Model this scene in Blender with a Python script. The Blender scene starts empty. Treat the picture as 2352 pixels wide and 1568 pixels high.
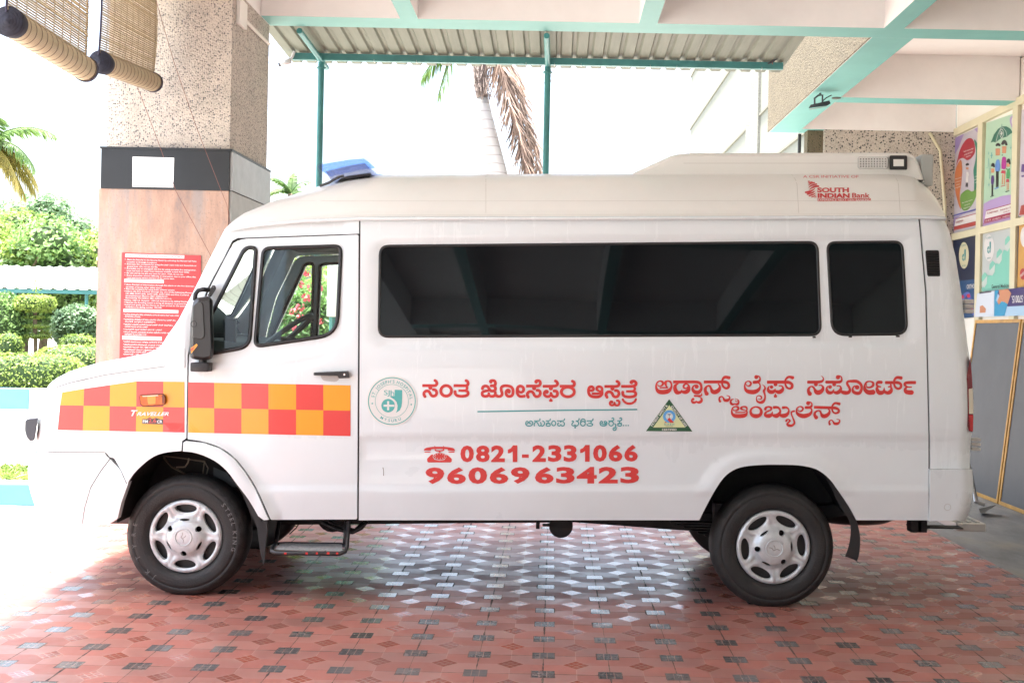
import bpy, bmesh, math, random
import numpy as np
from mathutils import Vector, Matrix
from mathutils.geometry import delaunay_2d_cdt

random.seed(7)
R_ = random.Random(11)
scene = bpy.context.scene
COL = scene.collection

# ------------------------------------------------------------------ camera
F_PX, PPX, PPY, ROLL, EYE = 2740.0, 1274.0, 756.0, 0.02, 1.559   # measured on a 2352 x 1568 plan of the view
cd = bpy.data.cameras.new("camera")
cd.sensor_width = 36.0
cd.lens = 36.0 * F_PX / 2352.0
cd.shift_x = (1176.0 - PPX) / 2352.0
cd.shift_y = (PPY - 784.0) / 2352.0
cd.clip_start = 0.1
cd.clip_end = 2000.0
cam = bpy.data.objects.new("camera", cd)
COL.objects.link(cam)
cr, sr = math.cos(ROLL), math.sin(ROLL)
cam.matrix_world = Matrix(((cr, -sr, 0, 0), (0, 0, -1, 0), (sr, cr, 0, EYE), (0, 0, 0, 1)))
scene.camera = cam

# ------------------------------------------------------------------ sky, sun, exposure
SUN_EL, SUN_AZ = math.radians(82), math.radians(-102)
w = bpy.data.worlds.new("World"); scene.world = w; w.use_nodes = True
nt = w.node_tree; nt.nodes.clear()
sky = nt.nodes.new("ShaderNodeTexSky"); sky.sky_type = 'NISHITA'; sky.sun_disc = False
sky.sun_elevation = SUN_EL; sky.sun_rotation = SUN_AZ
sky.air_density = 1.0; sky.dust_density = 6.0; sky.ozone_density = 1.0
bg = nt.nodes.new("ShaderNodeBackground"); bg.inputs[1].default_value = 0.095
wo = nt.nodes.new("ShaderNodeOutputWorld")
hsv = nt.nodes.new("ShaderNodeHueSaturation"); hsv.inputs['Saturation'].default_value = 0.85   # milky overcast veil
nt.links.new(sky.outputs[0], hsv.inputs['Color']); nt.links.new(hsv.outputs[0], bg.inputs[0])
nt.links.new(bg.outputs[0], wo.inputs[0])
ld = bpy.data.lights.new("sun", 'SUN'); ld.energy = 3.2; ld.angle = math.radians(8.0); ld.color = (1.0, 0.975, 0.945)
sun = bpy.data.objects.new("sun", ld); COL.objects.link(sun)
sv = Vector((math.cos(SUN_EL) * math.sin(SUN_AZ), math.cos(SUN_EL) * math.cos(SUN_AZ), math.sin(SUN_EL)))
sun.rotation_euler = (-sv).to_track_quat('-Z', 'Y').to_euler()
sun.location = sv * 60
scene.view_settings.view_transform = 'Standard'
scene.view_settings.look = 'None'
scene.view_settings.exposure = 3.08
scene.view_settings.gamma = 1.0
scene.cycles.max_bounces = 10
scene.cycles.diffuse_bounces = 6
scene.cycles.glossy_bounces = 5
scene.cycles.transparent_max_bounces = 16
scene.cycles.use_denoising = True
scene.cycles.sample_clamp_indirect = 8.0

# ------------------------------------------------------------------ helpers
def P(px, py, Y):
    """the point of the place that lies at depth Y on the sight line of plan position px, py"""
    dx, dy = px - PPX, py - PPY
    u = dx * cr + dy * sr
    v = -dx * sr + dy * cr
    return Vector((u * Y / F_PX, Y, EYE - v * Y / F_PX))

def PX(px, py, X):
    dx, dy = px - PPX, py - PPY
    u = dx * cr + dy * sr
    return P(px, py, X * F_PX / u)

def zz(o, pts):
    """zoomed tracing (origin x, origin y, factor) -> plan positions"""
    return [((o[0] + p[0] / o[2]) * 0.6125, (o[1] + p[1] / o[2]) * 0.6125) + tuple(q / o[2] * 0.6125 for q in p[2:]) for p in pts]

def interp(x, kn):
    return np.interp(x, [k[0] for k in kn], [k[1] for k in kn])

def sstep(a, b, x):
    t = np.clip((x - a) / (b - a), 0, 1)
    return t * t * (3 - 2 * t)

# ---- materials
MATS = {}
def M(name, col, rough=0.5, metal=0.0, var=0.0, vs=6.0, bump=0.0, bs=80.0, ior=1.5, coat=0.0, emit=None, alpha=None, col2=None, spec=0.5):
    if name in MATS: return MATS[name]
    m = bpy.data.materials.new(name); m.use_nodes = True
    n = m.node_tree.nodes; l = m.node_tree.links
    b = n["Principled BSDF"]
    b.inputs['Base Color'].default_value = (*col, 1)
    b.inputs['Roughness'].default_value = rough
    b.inputs['Metallic'].default_value = metal
    b.inputs['IOR'].default_value = ior
    b.inputs['Specular IOR Level'].default_value = spec
    if coat: b.inputs['Coat Weight'].default_value = coat; b.inputs['Coat Roughness'].default_value = 0.05
    tc = n.new("ShaderNodeTexCoord")
    if var or col2:
        nz = n.new("ShaderNodeTexNoise"); nz.inputs['Scale'].default_value = vs; nz.inputs['Detail'].default_value = 6
        nz.inputs['Roughness'].default_value = 0.65
        l.new(tc.outputs['Object'], nz.inputs['Vector'])
        rp = n.new("ShaderNodeValToRGB")
        rp.color_ramp.elements[0].position = 0.3; rp.color_ramp.elements[1].position = 0.7
        c2 = col2 or tuple(min(1, c * (1 + var)) for c in col)
        c1 = col if col2 else tuple(c * (1 - var) for c in col)
        rp.color_ramp.elements[0].color = (*c1, 1); rp.color_ramp.elements[1].color = (*c2, 1)
        l.new(nz.outputs['Fac'], rp.inputs[0]); l.new(rp.outputs[0], b.inputs['Base Color'])
    if bump:
        nb = n.new("ShaderNodeTexNoise"); nb.inputs['Scale'].default_value = bs; nb.inputs['Detail'].default_value = 4
        l.new(tc.outputs['Object'], nb.inputs['Vector'])
        bp = n.new("ShaderNodeBump"); bp.inputs['Strength'].default_value = bump; bp.inputs['Distance'].default_value = 0.01
        l.new(nb.outputs['Fac'], bp.inputs['Height']); l.new(bp.outputs[0], b.inputs['Normal'])
    if emit:
        b.inputs['Emission Color'].default_value = (*emit[0], 1); b.inputs['Emission Strength'].default_value = emit[1]
    MATS[name] = m
    return m

def tintfilm(name, tint, refl=0.07):
    if name in MATS: return MATS[name]
    m = bpy.data.materials.new(name); m.use_nodes = True
    n = m.node_tree.nodes; l = m.node_tree.links; n.clear()
    o = n.new("ShaderNodeOutputMaterial"); mx = n.new("ShaderNodeMixShader"); mx.inputs[0].default_value = refl
    t = n.new("ShaderNodeBsdfTransparent"); t.inputs[0].default_value = (*tint, 1)
    g = n.new("ShaderNodeBsdfGlossy"); g.inputs['Roughness'].default_value = 0.05
    l.new(t.outputs[0], mx.inputs[1]); l.new(g.outputs[0], mx.inputs[2]); l.new(mx.outputs[0], o.inputs[0])
    MATS[name] = m
    return m

def glass(name, tint, refl_ior=1.5):
    if name in MATS: return MATS[name]
    m = bpy.data.materials.new(name); m.use_nodes = True
    n = m.node_tree.nodes; l = m.node_tree.links; n.clear()
    o = n.new("ShaderNodeOutputMaterial"); mx = n.new("ShaderNodeMixShader")
    t = n.new("ShaderNodeBsdfTransparent"); t.inputs[0].default_value = (*tint, 1)
    g = n.new("ShaderNodeBsdfGlossy"); g.inputs['Roughness'].default_value = 0.01
    fr = n.new("ShaderNodeFresnel"); fr.inputs[0].default_value = refl_ior
    l.new(fr.outputs[0], mx.inputs[0]); l.new(t.outputs[0], mx.inputs[1]); l.new(g.outputs[0], mx.inputs[2])
    l.new(mx.outputs[0], o.inputs[0])
    MATS[name] = m
    return m

# ---- objects
def link(name, me, mat=None, parent=None, smooth=False):
    o = bpy.data.objects.new(name, me); COL.objects.link(o)
    if mat is not None: me.materials.append(mat)
    if smooth:
        me.polygons.foreach_set("use_smooth", [True] * len(me.polygons))
    if parent is not None:
        o.parent = parent
        if parent.type == 'EMPTY':
            o.matrix_parent_inverse = parent.matrix_basis.inverted()
    return o

def tag(o, label=None, cat=None, group=None, kind=None):
    if label: o["label"] = label
    if cat: o["category"] = cat
    if group: o["group"] = group
    if kind: o["kind"] = kind
    return o

def thing(name, loc, label, cat, group=None):
    o = bpy.data.objects.new(name, None); COL.objects.link(o)
    o.location = loc; o.empty_display_size = 0.2
    return tag(o, label, cat, group)

class MB:
    """collects shapes that become ONE mesh object"""
    def __init__(s): s.v = []; s.f = []; s.m = []
    def add(s, vs, fs, mi=0):
        b = len(s.v); s.v += [tuple(p) for p in vs]; s.f += [tuple(i + b for i in q) for q in fs]; s.m += [mi] * len(fs)
        return s
    def box(s, lo, hi, mi=0, bev=0.0):
        if bev > 0:
            bm = bmesh.new(); bmesh.ops.create_cube(bm, size=1)
            for v in bm.verts:
                v.co = Vector([(lo[i] + hi[i]) / 2 + v.co[i] * (hi[i] - lo[i]) for i in range(3)])
            bmesh.ops.bevel(bm, geom=bm.edges[:], offset=bev, segments=2, profile=0.6, affect='EDGES')
            bm.verts.index_update()
            s.add([v.co[:] for v in bm.verts], [[v.index for v in f.verts] for f in bm.faces], mi); bm.free()
            return s
        x0, y0, z0 = lo; x1, y1, z1 = hi
        return s.add([(x0, y0, z0), (x1, y0, z0), (x1, y1, z0), (x0, y1, z0), (x0, y0, z1), (x1, y0, z1), (x1, y1, z1), (x0, y1, z1)],
                     [(3, 2, 1, 0), (4, 5, 6, 7), (0, 1, 5, 4), (1, 2, 6, 5), (2, 3, 7, 6), (3, 0, 4, 7)], mi)
    def tube(s, pts, r, n=10, mi=0, caps=True):
        pts = [Vector(p) for p in pts]; rr = r if isinstance(r, (list, tuple)) else [r] * len(pts)
        rings = []; prev = None
        for i, p in enumerate(pts):
            d = (pts[min(i + 1, len(pts) - 1)] - pts[max(i - 1, 0)]).normalized()
            if prev is None:
                a = d.orthogonal().normalized()
            else:
                a = (prev - d * prev.dot(d))
                a = a.normalized() if a.length > 1e-6 else d.orthogonal().normalized()
            prev = a; b = d.cross(a)
            rings.append([p + (a * math.cos(t) + b * math.sin(t)) * rr[i] for t in [2 * math.pi * k / n for k in range(n)]])
        vs = [q for g in rings for q in g]; fs = []
        for i in range(len(pts) - 1):
            for k in range(n):
                k2 = (k + 1) % n
                fs.append((i * n + k, i * n + k2, (i + 1) * n + k2, (i + 1) * n + k))
        if caps:
            fs.append(tuple(range(n - 1, -1, -1))); fs.append(tuple((len(pts) - 1) * n + k for k in range(n)))
        return s.add(vs, fs, mi)
    def lathe(s, c, prof, n=48, axis='Y', mi=0, closed=False):
        """prof: (radius, offset along axis)"""
        c = Vector(c); vs = []
        for r, d in prof:
            for k in range(n):
                t = 2 * math.pi * k / n
                if axis == 'Y': vs.append(c + Vector((r * math.cos(t), d, r * math.sin(t))))
                elif axis == 'Z': vs.append(c + Vector((r * math.cos(t), r * math.sin(t), d)))
                else: vs.append(c + Vector((d, r * math.cos(t), r * math.sin(t))))
        fs = []; m = len(prof)
        for i in range(m if closed else m - 1):
            j = (i + 1) % m
            for k in range(n):
                k2 = (k + 1) % n
                fs.append((i * n + k, i * n + k2, j * n + k2, j * n + k))
        return s.add(vs, fs, mi)
    def prism(s, a, b, mi=0):
        """two matching loops of points joined into a closed solid"""
        n = len(a); vs = list(a) + list(b)
        fs = [tuple(range(n - 1, -1, -1)), tuple(range(n, 2 * n))]
        fs += [(i, (i + 1) % n, n + (i + 1) % n, n + i) for i in range(n)]
        return s.add(vs, fs, mi)
    def build(s, name, mats, parent=None, smooth=False, fix=True, auto=None):
        me = bpy.data.meshes.new(name)
        me.from_pydata(s.v, [], s.f)
        ml = mats if isinstance(mats, (list, tuple)) else [mats]
        for m in ml: me.materials.append(m)
        if len(ml) > 1: me.polygons.foreach_set("material_index", s.m)
        if fix:
            bm = bmesh.new(); bm.from_mesh(me); bmesh.ops.recalc_face_normals(bm, faces=bm.faces[:]); bm.to_mesh(me); bm.free()
        if auto is not None:
            me.polygons.foreach_set("use_smooth", [True] * len(me.polygons))
            me.set_sharp_from_angle(angle=math.radians(auto))
        return link(name, me, None, parent, smooth)

# ---- flat outlines
def resample(loop, step, closed=True):
    out = []
    n = len(loop)
    for i in range(n if closed else n - 1):
        a, b = loop[i], loop[(i + 1) % n]
        d = math.hypot(b[0] - a[0], b[1] - a[1]); k = max(1, int(math.ceil(d / step)))
        for j in range(k): out.append((a[0] + (b[0] - a[0]) * j / k, a[1] + (b[1] - a[1]) * j / k))
    if not closed: out.append(tuple(loop[-1][:2]))
    return out

def smooth_line(pts, k=6, closed=False):
    """Catmull-Rom through the points; extra values (widths) follow"""
    n = len(pts); out = []
    if n < 3: return [tuple(p) for p in pts]
    for i in range(n if closed else n - 1):
        if closed: q = [pts[(i + j) % n] for j in (-1, 0, 1, 2)]
        else: q = [pts[max(0, min(n - 1, i + j))] for j in (-1, 0, 1, 2)]
        for t in [j / k for j in range(k)]:
            out.append(tuple(0.5 * (2 * b + (c - a) * t + (2 * a - 5 * b + 4 * c - d) * t * t + (3 * b - a - 3 * c + d) * t ** 3) for a, b, c, d in zip(*q)))
    if not closed: out.append(tuple(pts[-1]))
    return out

def rrect(x0, y0, x1, y1, r, k=6):
    out = []
    for cx, cy, a in ((x1 - r, y0 + r, -90), (x1 - r, y1 - r, 0), (x0 + r, y1 - r, 90), (x0 + r, y0 + r, 180)):
        for i in range(k + 1):
            t = math.radians(a + 90 * i / k); out.append((cx + r * math.cos(t), cy + r * math.sin(t)))
    return out

def round_poly(pts, r, k=6):
    """rounded corners; r a number or one per corner"""
    n = len(pts); out = []
    for i in range(n):
        rr = r[i] if isinstance(r, (list, tuple)) else r
        p = Vector(pts[i]); a = Vector(pts[i - 1]) - p; b = Vector(pts[(i + 1) % n]) - p
        t = min(rr, a.length * .48, b.length * .48)
        p0 = p + a.normalized() * t; p1 = p + b.normalized() * t
        for j in range(k + 1):
            s = j / k; q = p0 * (1 - s) ** 2 + p * 2 * s * (1 - s) + p1 * s * s
            out.append((q.x, q.y))
    return out

def inset(loop, d):
    """move a closed loop inwards by d"""
    n = len(loop); area = sum(loop[i][0] * loop[(i + 1) % n][1] - loop[(i + 1) % n][0] * loop[i][1] for i in range(n))
    sg = 1 if area > 0 else -1; out = []
    for i in range(n):
        a, b, c = loop[i - 1], loop[i], loop[(i + 1) % n]
        tx, ty = c[0] - a[0], c[1] - a[1]; L = math.hypot(tx, ty) or 1
        out.append((b[0] - sg * ty / L * d, b[1] + sg * tx / L * d))
    return out

def inside(pts, loops):
    x = np.array([p[0] for p in pts]); y = np.array([p[1] for p in pts]); r = np.zeros(len(x), bool)
    for lp in loops:
        n = len(lp)
        for i in range(n):
            x0, y0 = lp[i][:2]; x1, y1 = lp[(i + 1) % n][:2]
            if y0 == y1: continue
            c = ((y0 > y) != (y1 > y)) & (x < (x1 - x0) * (y - y0) / (y1 - y0) + x0)
            r ^= c
    return r

def pdist(x, y, line, closed=False):
    """distance from arrays x, y to a polyline"""
    x = np.asarray(x, float); y = np.asarray(y, float); best = np.full(x.shape, 1e9); n = len(line)
    for i in range(n if closed else n - 1):
        ax, ay = line[i][:2]; bx, by = line[(i + 1) % n][:2]
        dx, dy = bx - ax, by - ay; L = dx * dx + dy * dy or 1e-9
        t = np.clip(((x - ax) * dx + (y - ay) * dy) / L, 0, 1)
        best = np.minimum(best, np.hypot(x - ax - t * dx, y - ay - t * dy))
    return best

def fill2d(outer, holes=(), gx=None, gy=None, step=None):
    """triangulated flat shape with holes: points, triangles, boundary loops (as index lists)"""
    loops = [outer] + list(holes)
    if step: loops = [resample(l, step) for l in loops]
    pts = [tuple(p[:2]) for l in loops for p in l]; edges = []; b = 0
    for l in loops:
        edges += [(b + i, b + (i + 1) % len(l)) for i in range(len(l))]; b += len(l)
    if gx:
        xs = [p[0] for p in outer]; ys = [p[1] for p in outer]
        g = [(x, y) for x in np.arange(min(xs) + gx / 2, max(xs), gx) for y in np.arange(min(ys) + gy / 2, max(ys), gy)]
        ok = inside(g, loops); ga = np.array(g); d = np.full(len(g), 1e9)
        for l in loops: d = np.minimum(d, pdist(ga[:, 0], ga[:, 1], l, True))
        pts += [g[i] for i in range(len(g)) if ok[i] and d[i] > min(gx, gy) * 0.45]
    vs, es, fs, ov, oe, of = delaunay_2d_cdt([Vector(p) for p in pts], edges, [], 1, 1e-5)
    cen = [((vs[f[0]].x + vs[f[1]].x + vs[f[2]].x) / 3, (vs[f[0]].y + vs[f[1]].y + vs[f[2]].y) / 3) for f in fs]
    ok = inside(cen, loops)
    return [(v.x, v.y) for v in vs], [tuple(f) for f, k in zip(fs, ok) if k]

def panel(name, outer, holes, depth, mat, parent, thick=0.02, gx=16, gy=8, step=8, mapf=None, smooth=True):
    """sheet cut to an outline, pushed to depth(x, y), with turned-in edges"""
    pts, tris = fill2d(outer, holes, gx, gy, step)
    a = np.array(pts); Y = depth(a[:, 0], a[:, 1]); mp = mapf or P
    v3 = [mp(p[0], p[1], y) for p, y in zip(pts, Y)]
    mb = MB()
    tris = [t if (pts[t[1]][0] - pts[t[0]][0]) * (pts[t[2]][1] - pts[t[0]][1]) - (pts[t[2]][0] - pts[t[0]][0]) * (pts[t[1]][1] - pts[t[0]][1]) < 0 else t[::-1] for t in tris]
    tris = [t[::-1] for t in tris]
    mb.add(v3, tris)
    cnt = {}
    for t in tris:
        for e in ((t[0], t[1]), (t[1], t[2]), (t[2], t[0])): cnt[e] = cnt.get(e, 0) + 1
    bd = [e for e in cnt if (e[1], e[0]) not in cnt]
    for e in bd:
        p, q = v3[e[0]], v3[e[1]]; dv = Vector((0, thick, 0))
        mb.add([p, q, q + dv, p + dv], [(1, 0, 3, 2)])
    o = mb.build(name, mat, parent, fix=False)
    me = o.data
    me.polygons.foreach_set("use_smooth", [smooth and i < len(tris) for i in range(len(me.polygons))])
    return o

# ---- brush strokes and lettering as flat shapes
def strokes2d(strokes, discs=(), polys=(), k=5, w=None):
    """union of round-ended strokes (x, y, width), discs (x, y, r) and polygons -> points, triangles"""
    pts = []; faces = []
    def poly(p):
        ar = sum(p[i][0] * p[(i + 1) % len(p)][1] - p[(i + 1) % len(p)][0] * p[i][1] for i in range(len(p)))
        if abs(ar) < 1e-6: return
        if ar < 0: p = p[::-1]
        b = len(pts); pts.extend(p); faces.append(list(range(b, b + len(p))))
    def disc(x, y, r, n=12): poly([(x + r * math.cos(2 * math.pi * i / n), y + r * math.sin(2 * math.pi * i / n)) for i in range(n)])
    for s in strokes:
        s = [p if len(p) > 2 else (p[0], p[1], w) for p in s]
        closed = len(s) > 3 and s[0][:2] == s[-1][:2]
        q = smooth_line(s[:-1], k, True) if closed else smooth_line(s, k)
        if closed: q.append(q[0])
        for i in range(len(q) - 1):
            (x0, y0, w0), (x1, y1, w1) = q[i], q[i + 1]
            L = math.hypot(x1 - x0, y1 - y0)
            if L < 1e-6: continue
            nx, ny = -(y1 - y0) / L, (x1 - x0) / L
            poly([(x0 + nx * w0 / 2, y0 + ny * w0 / 2), (x1 + nx * w1 / 2, y1 + ny * w1 / 2), (x1 - nx * w1 / 2, y1 - ny * w1 / 2), (x0 - nx * w0 / 2, y0 - ny * w0 / 2)])
            if i: disc(x0, y0, w0 / 2 * 0.995, 10)
    for d in discs: disc(*d, n=18)
    for p in polys: poly([tuple(q[:2]) for q in p])
    vs, es, fs, ov, oe, of = delaunay_2d_cdt([Vector(p) for p in pts], [], faces, 1, 1e-4)
    return [(v.x, v.y) for v in vs], [tuple(f) for f, o in zip(fs, of) if o]

def text2d(s, bold=0.0, shear=0.0):
    c = bpy.data.curves.new("tmp", 'FONT'); c.body = s; c.size = 1.0; c.fill_mode = 'FRONT' if False else 'BOTH'
    c.offset = bold; c.resolution_u = 3; c.shear = shear; c.dimensions = '2D'
    o = bpy.data.objects.new("tmp", c); COL.objects.link(o)
    bpy.context.view_layer.update()
    me = bpy.data.meshes.new_from_object(o.evaluated_get(bpy.context.evaluated_depsgraph_get()))
    pts = [(v.co.x, -v.co.y) for v in me.vertices]; fs = [tuple(p.vertices) for p in me.polygons]
    bpy.data.objects.remove(o); bpy.data.curves.remove(c); bpy.data.meshes.remove(me)
    return pts, fs

def fit(sh, x0, y0, x1, y1, rot=0.0):
    """scale a flat shape to a box (keeps aspect when y0 or x1 is None)"""
    pts, fs = sh
    if not pts: return sh
    a = min(p[0] for p in pts); b = max(p[0] for p in pts); c = min(p[1] for p in pts); d = max(p[1] for p in pts)
    sy = (y1 - y0) / (d - c); sx = sy if x1 is None else (x1 - x0) / (b - a)
    return [(x0 + (p[0] - a) * sx, y0 + (p[1] - c) * sy) for p in pts], fs

def xform(sh, ox, oy, ang=0.0, s=1.0):
    c_, s_ = math.cos(ang) * s, math.sin(ang) * s
    return [(ox + p[0] * c_ - p[1] * s_, oy + p[0] * s_ + p[1] * c_) for p in sh[0]], sh[1]

def join2d(*shs):
    pts = []; fs = []
    for p, f in shs:
        b = len(pts); pts += list(p); fs += [tuple(i + b for i in q) for q in f]
    return pts, fs

def arc_text(s, cx, cy, r, a0, a1, h, bold=0.0, flip=False):
    """letters spread on an arc, angles clockwise from the top in degrees"""
    out = []; ws = []
    for ch in s:
        if ch == ' ': ws.append((None, 0.3)); continue
        t = text2d(ch, bold); x0 = min(p[0] for p in t[0]); x1 = max(p[0] for p in t[0])
        ws.append((([(p[0] - (x0 + x1) / 2, p[1]) for p in t[0]], t[1]), x1 - x0 + 0.10))
    tot = sum(q[1] for q in ws); acc = 0
    for t, wd in ws:
        a = math.radians(a0 + (a1 - a0) * (acc + wd / 2) / tot); acc += wd
        if t is None: continue
        x, y = cx + r * math.sin(a), cy - r * math.cos(a)
        out.append(xform(t, x, y, a + (math.pi if flip else 0), h / 0.73))
    return join2d(*out)

def decal(name, sh, depth, lift, mat, parent, mapf=None, thick=0.0):
    a = np.array(sh[0]); Y = depth(a[:, 0], a[:, 1]) - lift; mp = mapf or P
    v3 = [mp(p[0], p[1], y) for p, y in zip(sh[0], Y)]
    fs = []
    for f in sh[1]:
        q = [sh[0][i] for i in f]; ar = sum(q[i][0] * q[(i + 1) % len(q)][1] - q[(i + 1) % len(q)][0] * q[i][1] for i in range(len(q)))
        if abs(ar) > 1e-7: fs.append(f if ar > 0 else f[::-1])
    mb = MB(); mb.add(v3, fs)
    if thick:
        cnt = set()
        for t in fs:
            for i in range(len(t)): cnt.add((t[i], t[(i + 1) % len(t)]))
        dv = Vector((0, thick, 0))
        for e in cnt:
            if (e[1], e[0]) not in cnt:
                p, q = v3[e[0]], v3[e[1]]; mb.add([p, q, q + dv, p + dv], [(1, 0, 3, 2)])
    return mb.build(name, mat, parent, fix=False)
# ================================================================== node maths for the patterned surfaces
class NG:
    def __init__(s, name):
        s.m = bpy.data.materials.new(name); s.m.use_nodes = True; s.n = s.m.node_tree.nodes; s.l = s.m.node_tree.links
        s.b = s.n["Principled BSDF"]; s.tc = s.n.new("ShaderNodeTexCoord"); MATS[name] = s.m
    def put(s, sock, v):
        if hasattr(v, 'is_output') or isinstance(v, bpy.types.NodeSocket): s.l.new(v, sock)
        elif isinstance(v, tuple): sock.default_value = (*v, 1) if len(v) == 3 and len(sock.default_value) == 4 else v
        else: sock.default_value = v
    def f(s, op, a, b=None, c=None):
        n = s.n.new("ShaderNodeMath"); n.operation = op; s.put(n.inputs[0], a)
        if b is not None: s.put(n.inputs[1], b)
        if c is not None: s.put(n.inputs[2], c)
        return n.outputs[0]
    def mix(s, fac, a, b):
        n = s.n.new("ShaderNodeMix"); n.data_type = 'RGBA'; s.put(n.inputs[0], fac); s.put(n.inputs[6], a); s.put(n.inputs[7], b); return n.outputs[2]
    def mixf(s, fac, a, b):
        n = s.n.new("ShaderNodeMix"); n.data_type = 'FLOAT'; s.put(n.inputs[0], fac); s.put(n.inputs[2], a); s.put(n.inputs[3], b); return n.outputs[0]
    def noise(s, scale, det=4, rough=.6, vec=None, out='Fac'):
        n = s.n.new("ShaderNodeTexNoise"); n.inputs['Scale'].default_value = scale; n.inputs['Detail'].default_value = det; n.inputs['Roughness'].default_value = rough
        s.l.new(vec or s.tc.outputs['Object'], n.inputs['Vector']); return n.outputs[out]
    def vor(s, scale, vec=None, out='Distance', rnd=1.0):
        n = s.n.new("ShaderNodeTexVoronoi"); n.inputs['Scale'].default_value = scale; n.inputs['Randomness'].default_value = rnd
        s.l.new(vec or s.tc.outputs['Object'], n.inputs['Vector']); return n.outputs[out]
    def ramp(s, v, *st):
        n = s.n.new("ShaderNodeValToRGB"); s.l.new(v, n.inputs[0]); e = n.color_ramp.elements
        while len(e) < len(st): e.new(0.5)
        for k, (p, c) in zip(e, st): k.position = p; k.color = (*c, 1) if isinstance(c, tuple) else (c, c, c, 1)
        return n.outputs[0]
    def smooth(s, v, a, b):
        n = s.n.new("ShaderNodeMapRange"); n.interpolation_type = 'SMOOTHSTEP'; s.put(n.inputs[0], v); s.put(n.inputs[1], a); s.put(n.inputs[2], b); return n.outputs[0]
    def xyz(s):
        n = s.n.new("ShaderNodeSeparateXYZ"); s.l.new(s.tc.outputs['Object'], n.inputs[0]); return n.outputs
    def scaled(s, sc, rot=None):
        n = s.n.new("ShaderNodeMapping"); n.inputs['Scale'].default_value = sc
        if rot: n.inputs['Rotation'].default_value = rot
        s.l.new(s.tc.outputs['Object'], n.inputs[0]); return n.outputs[0]
    def bump(s, h, st=.3, d=.01, nrm=None):
        n = s.n.new("ShaderNodeBump"); n.inputs['Strength'].default_value = st; n.inputs['Distance'].default_value = d; s.l.new(h, n.inputs['Height'])
        if nrm: s.l.new(nrm, n.inputs['Normal'])
        return n.outputs[0]
    def white(s, a, b):
        c = s.n.new("ShaderNodeCombineXYZ"); s.put(c.inputs[0], a); s.put(c.inputs[1], b)
        n = s.n.new("ShaderNodeTexWhiteNoise"); n.noise_dimensions = '2D'; s.l.new(c.outputs[0], n.inputs['Vector']); return n.outputs['Value'], n.outputs['Color']

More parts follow.
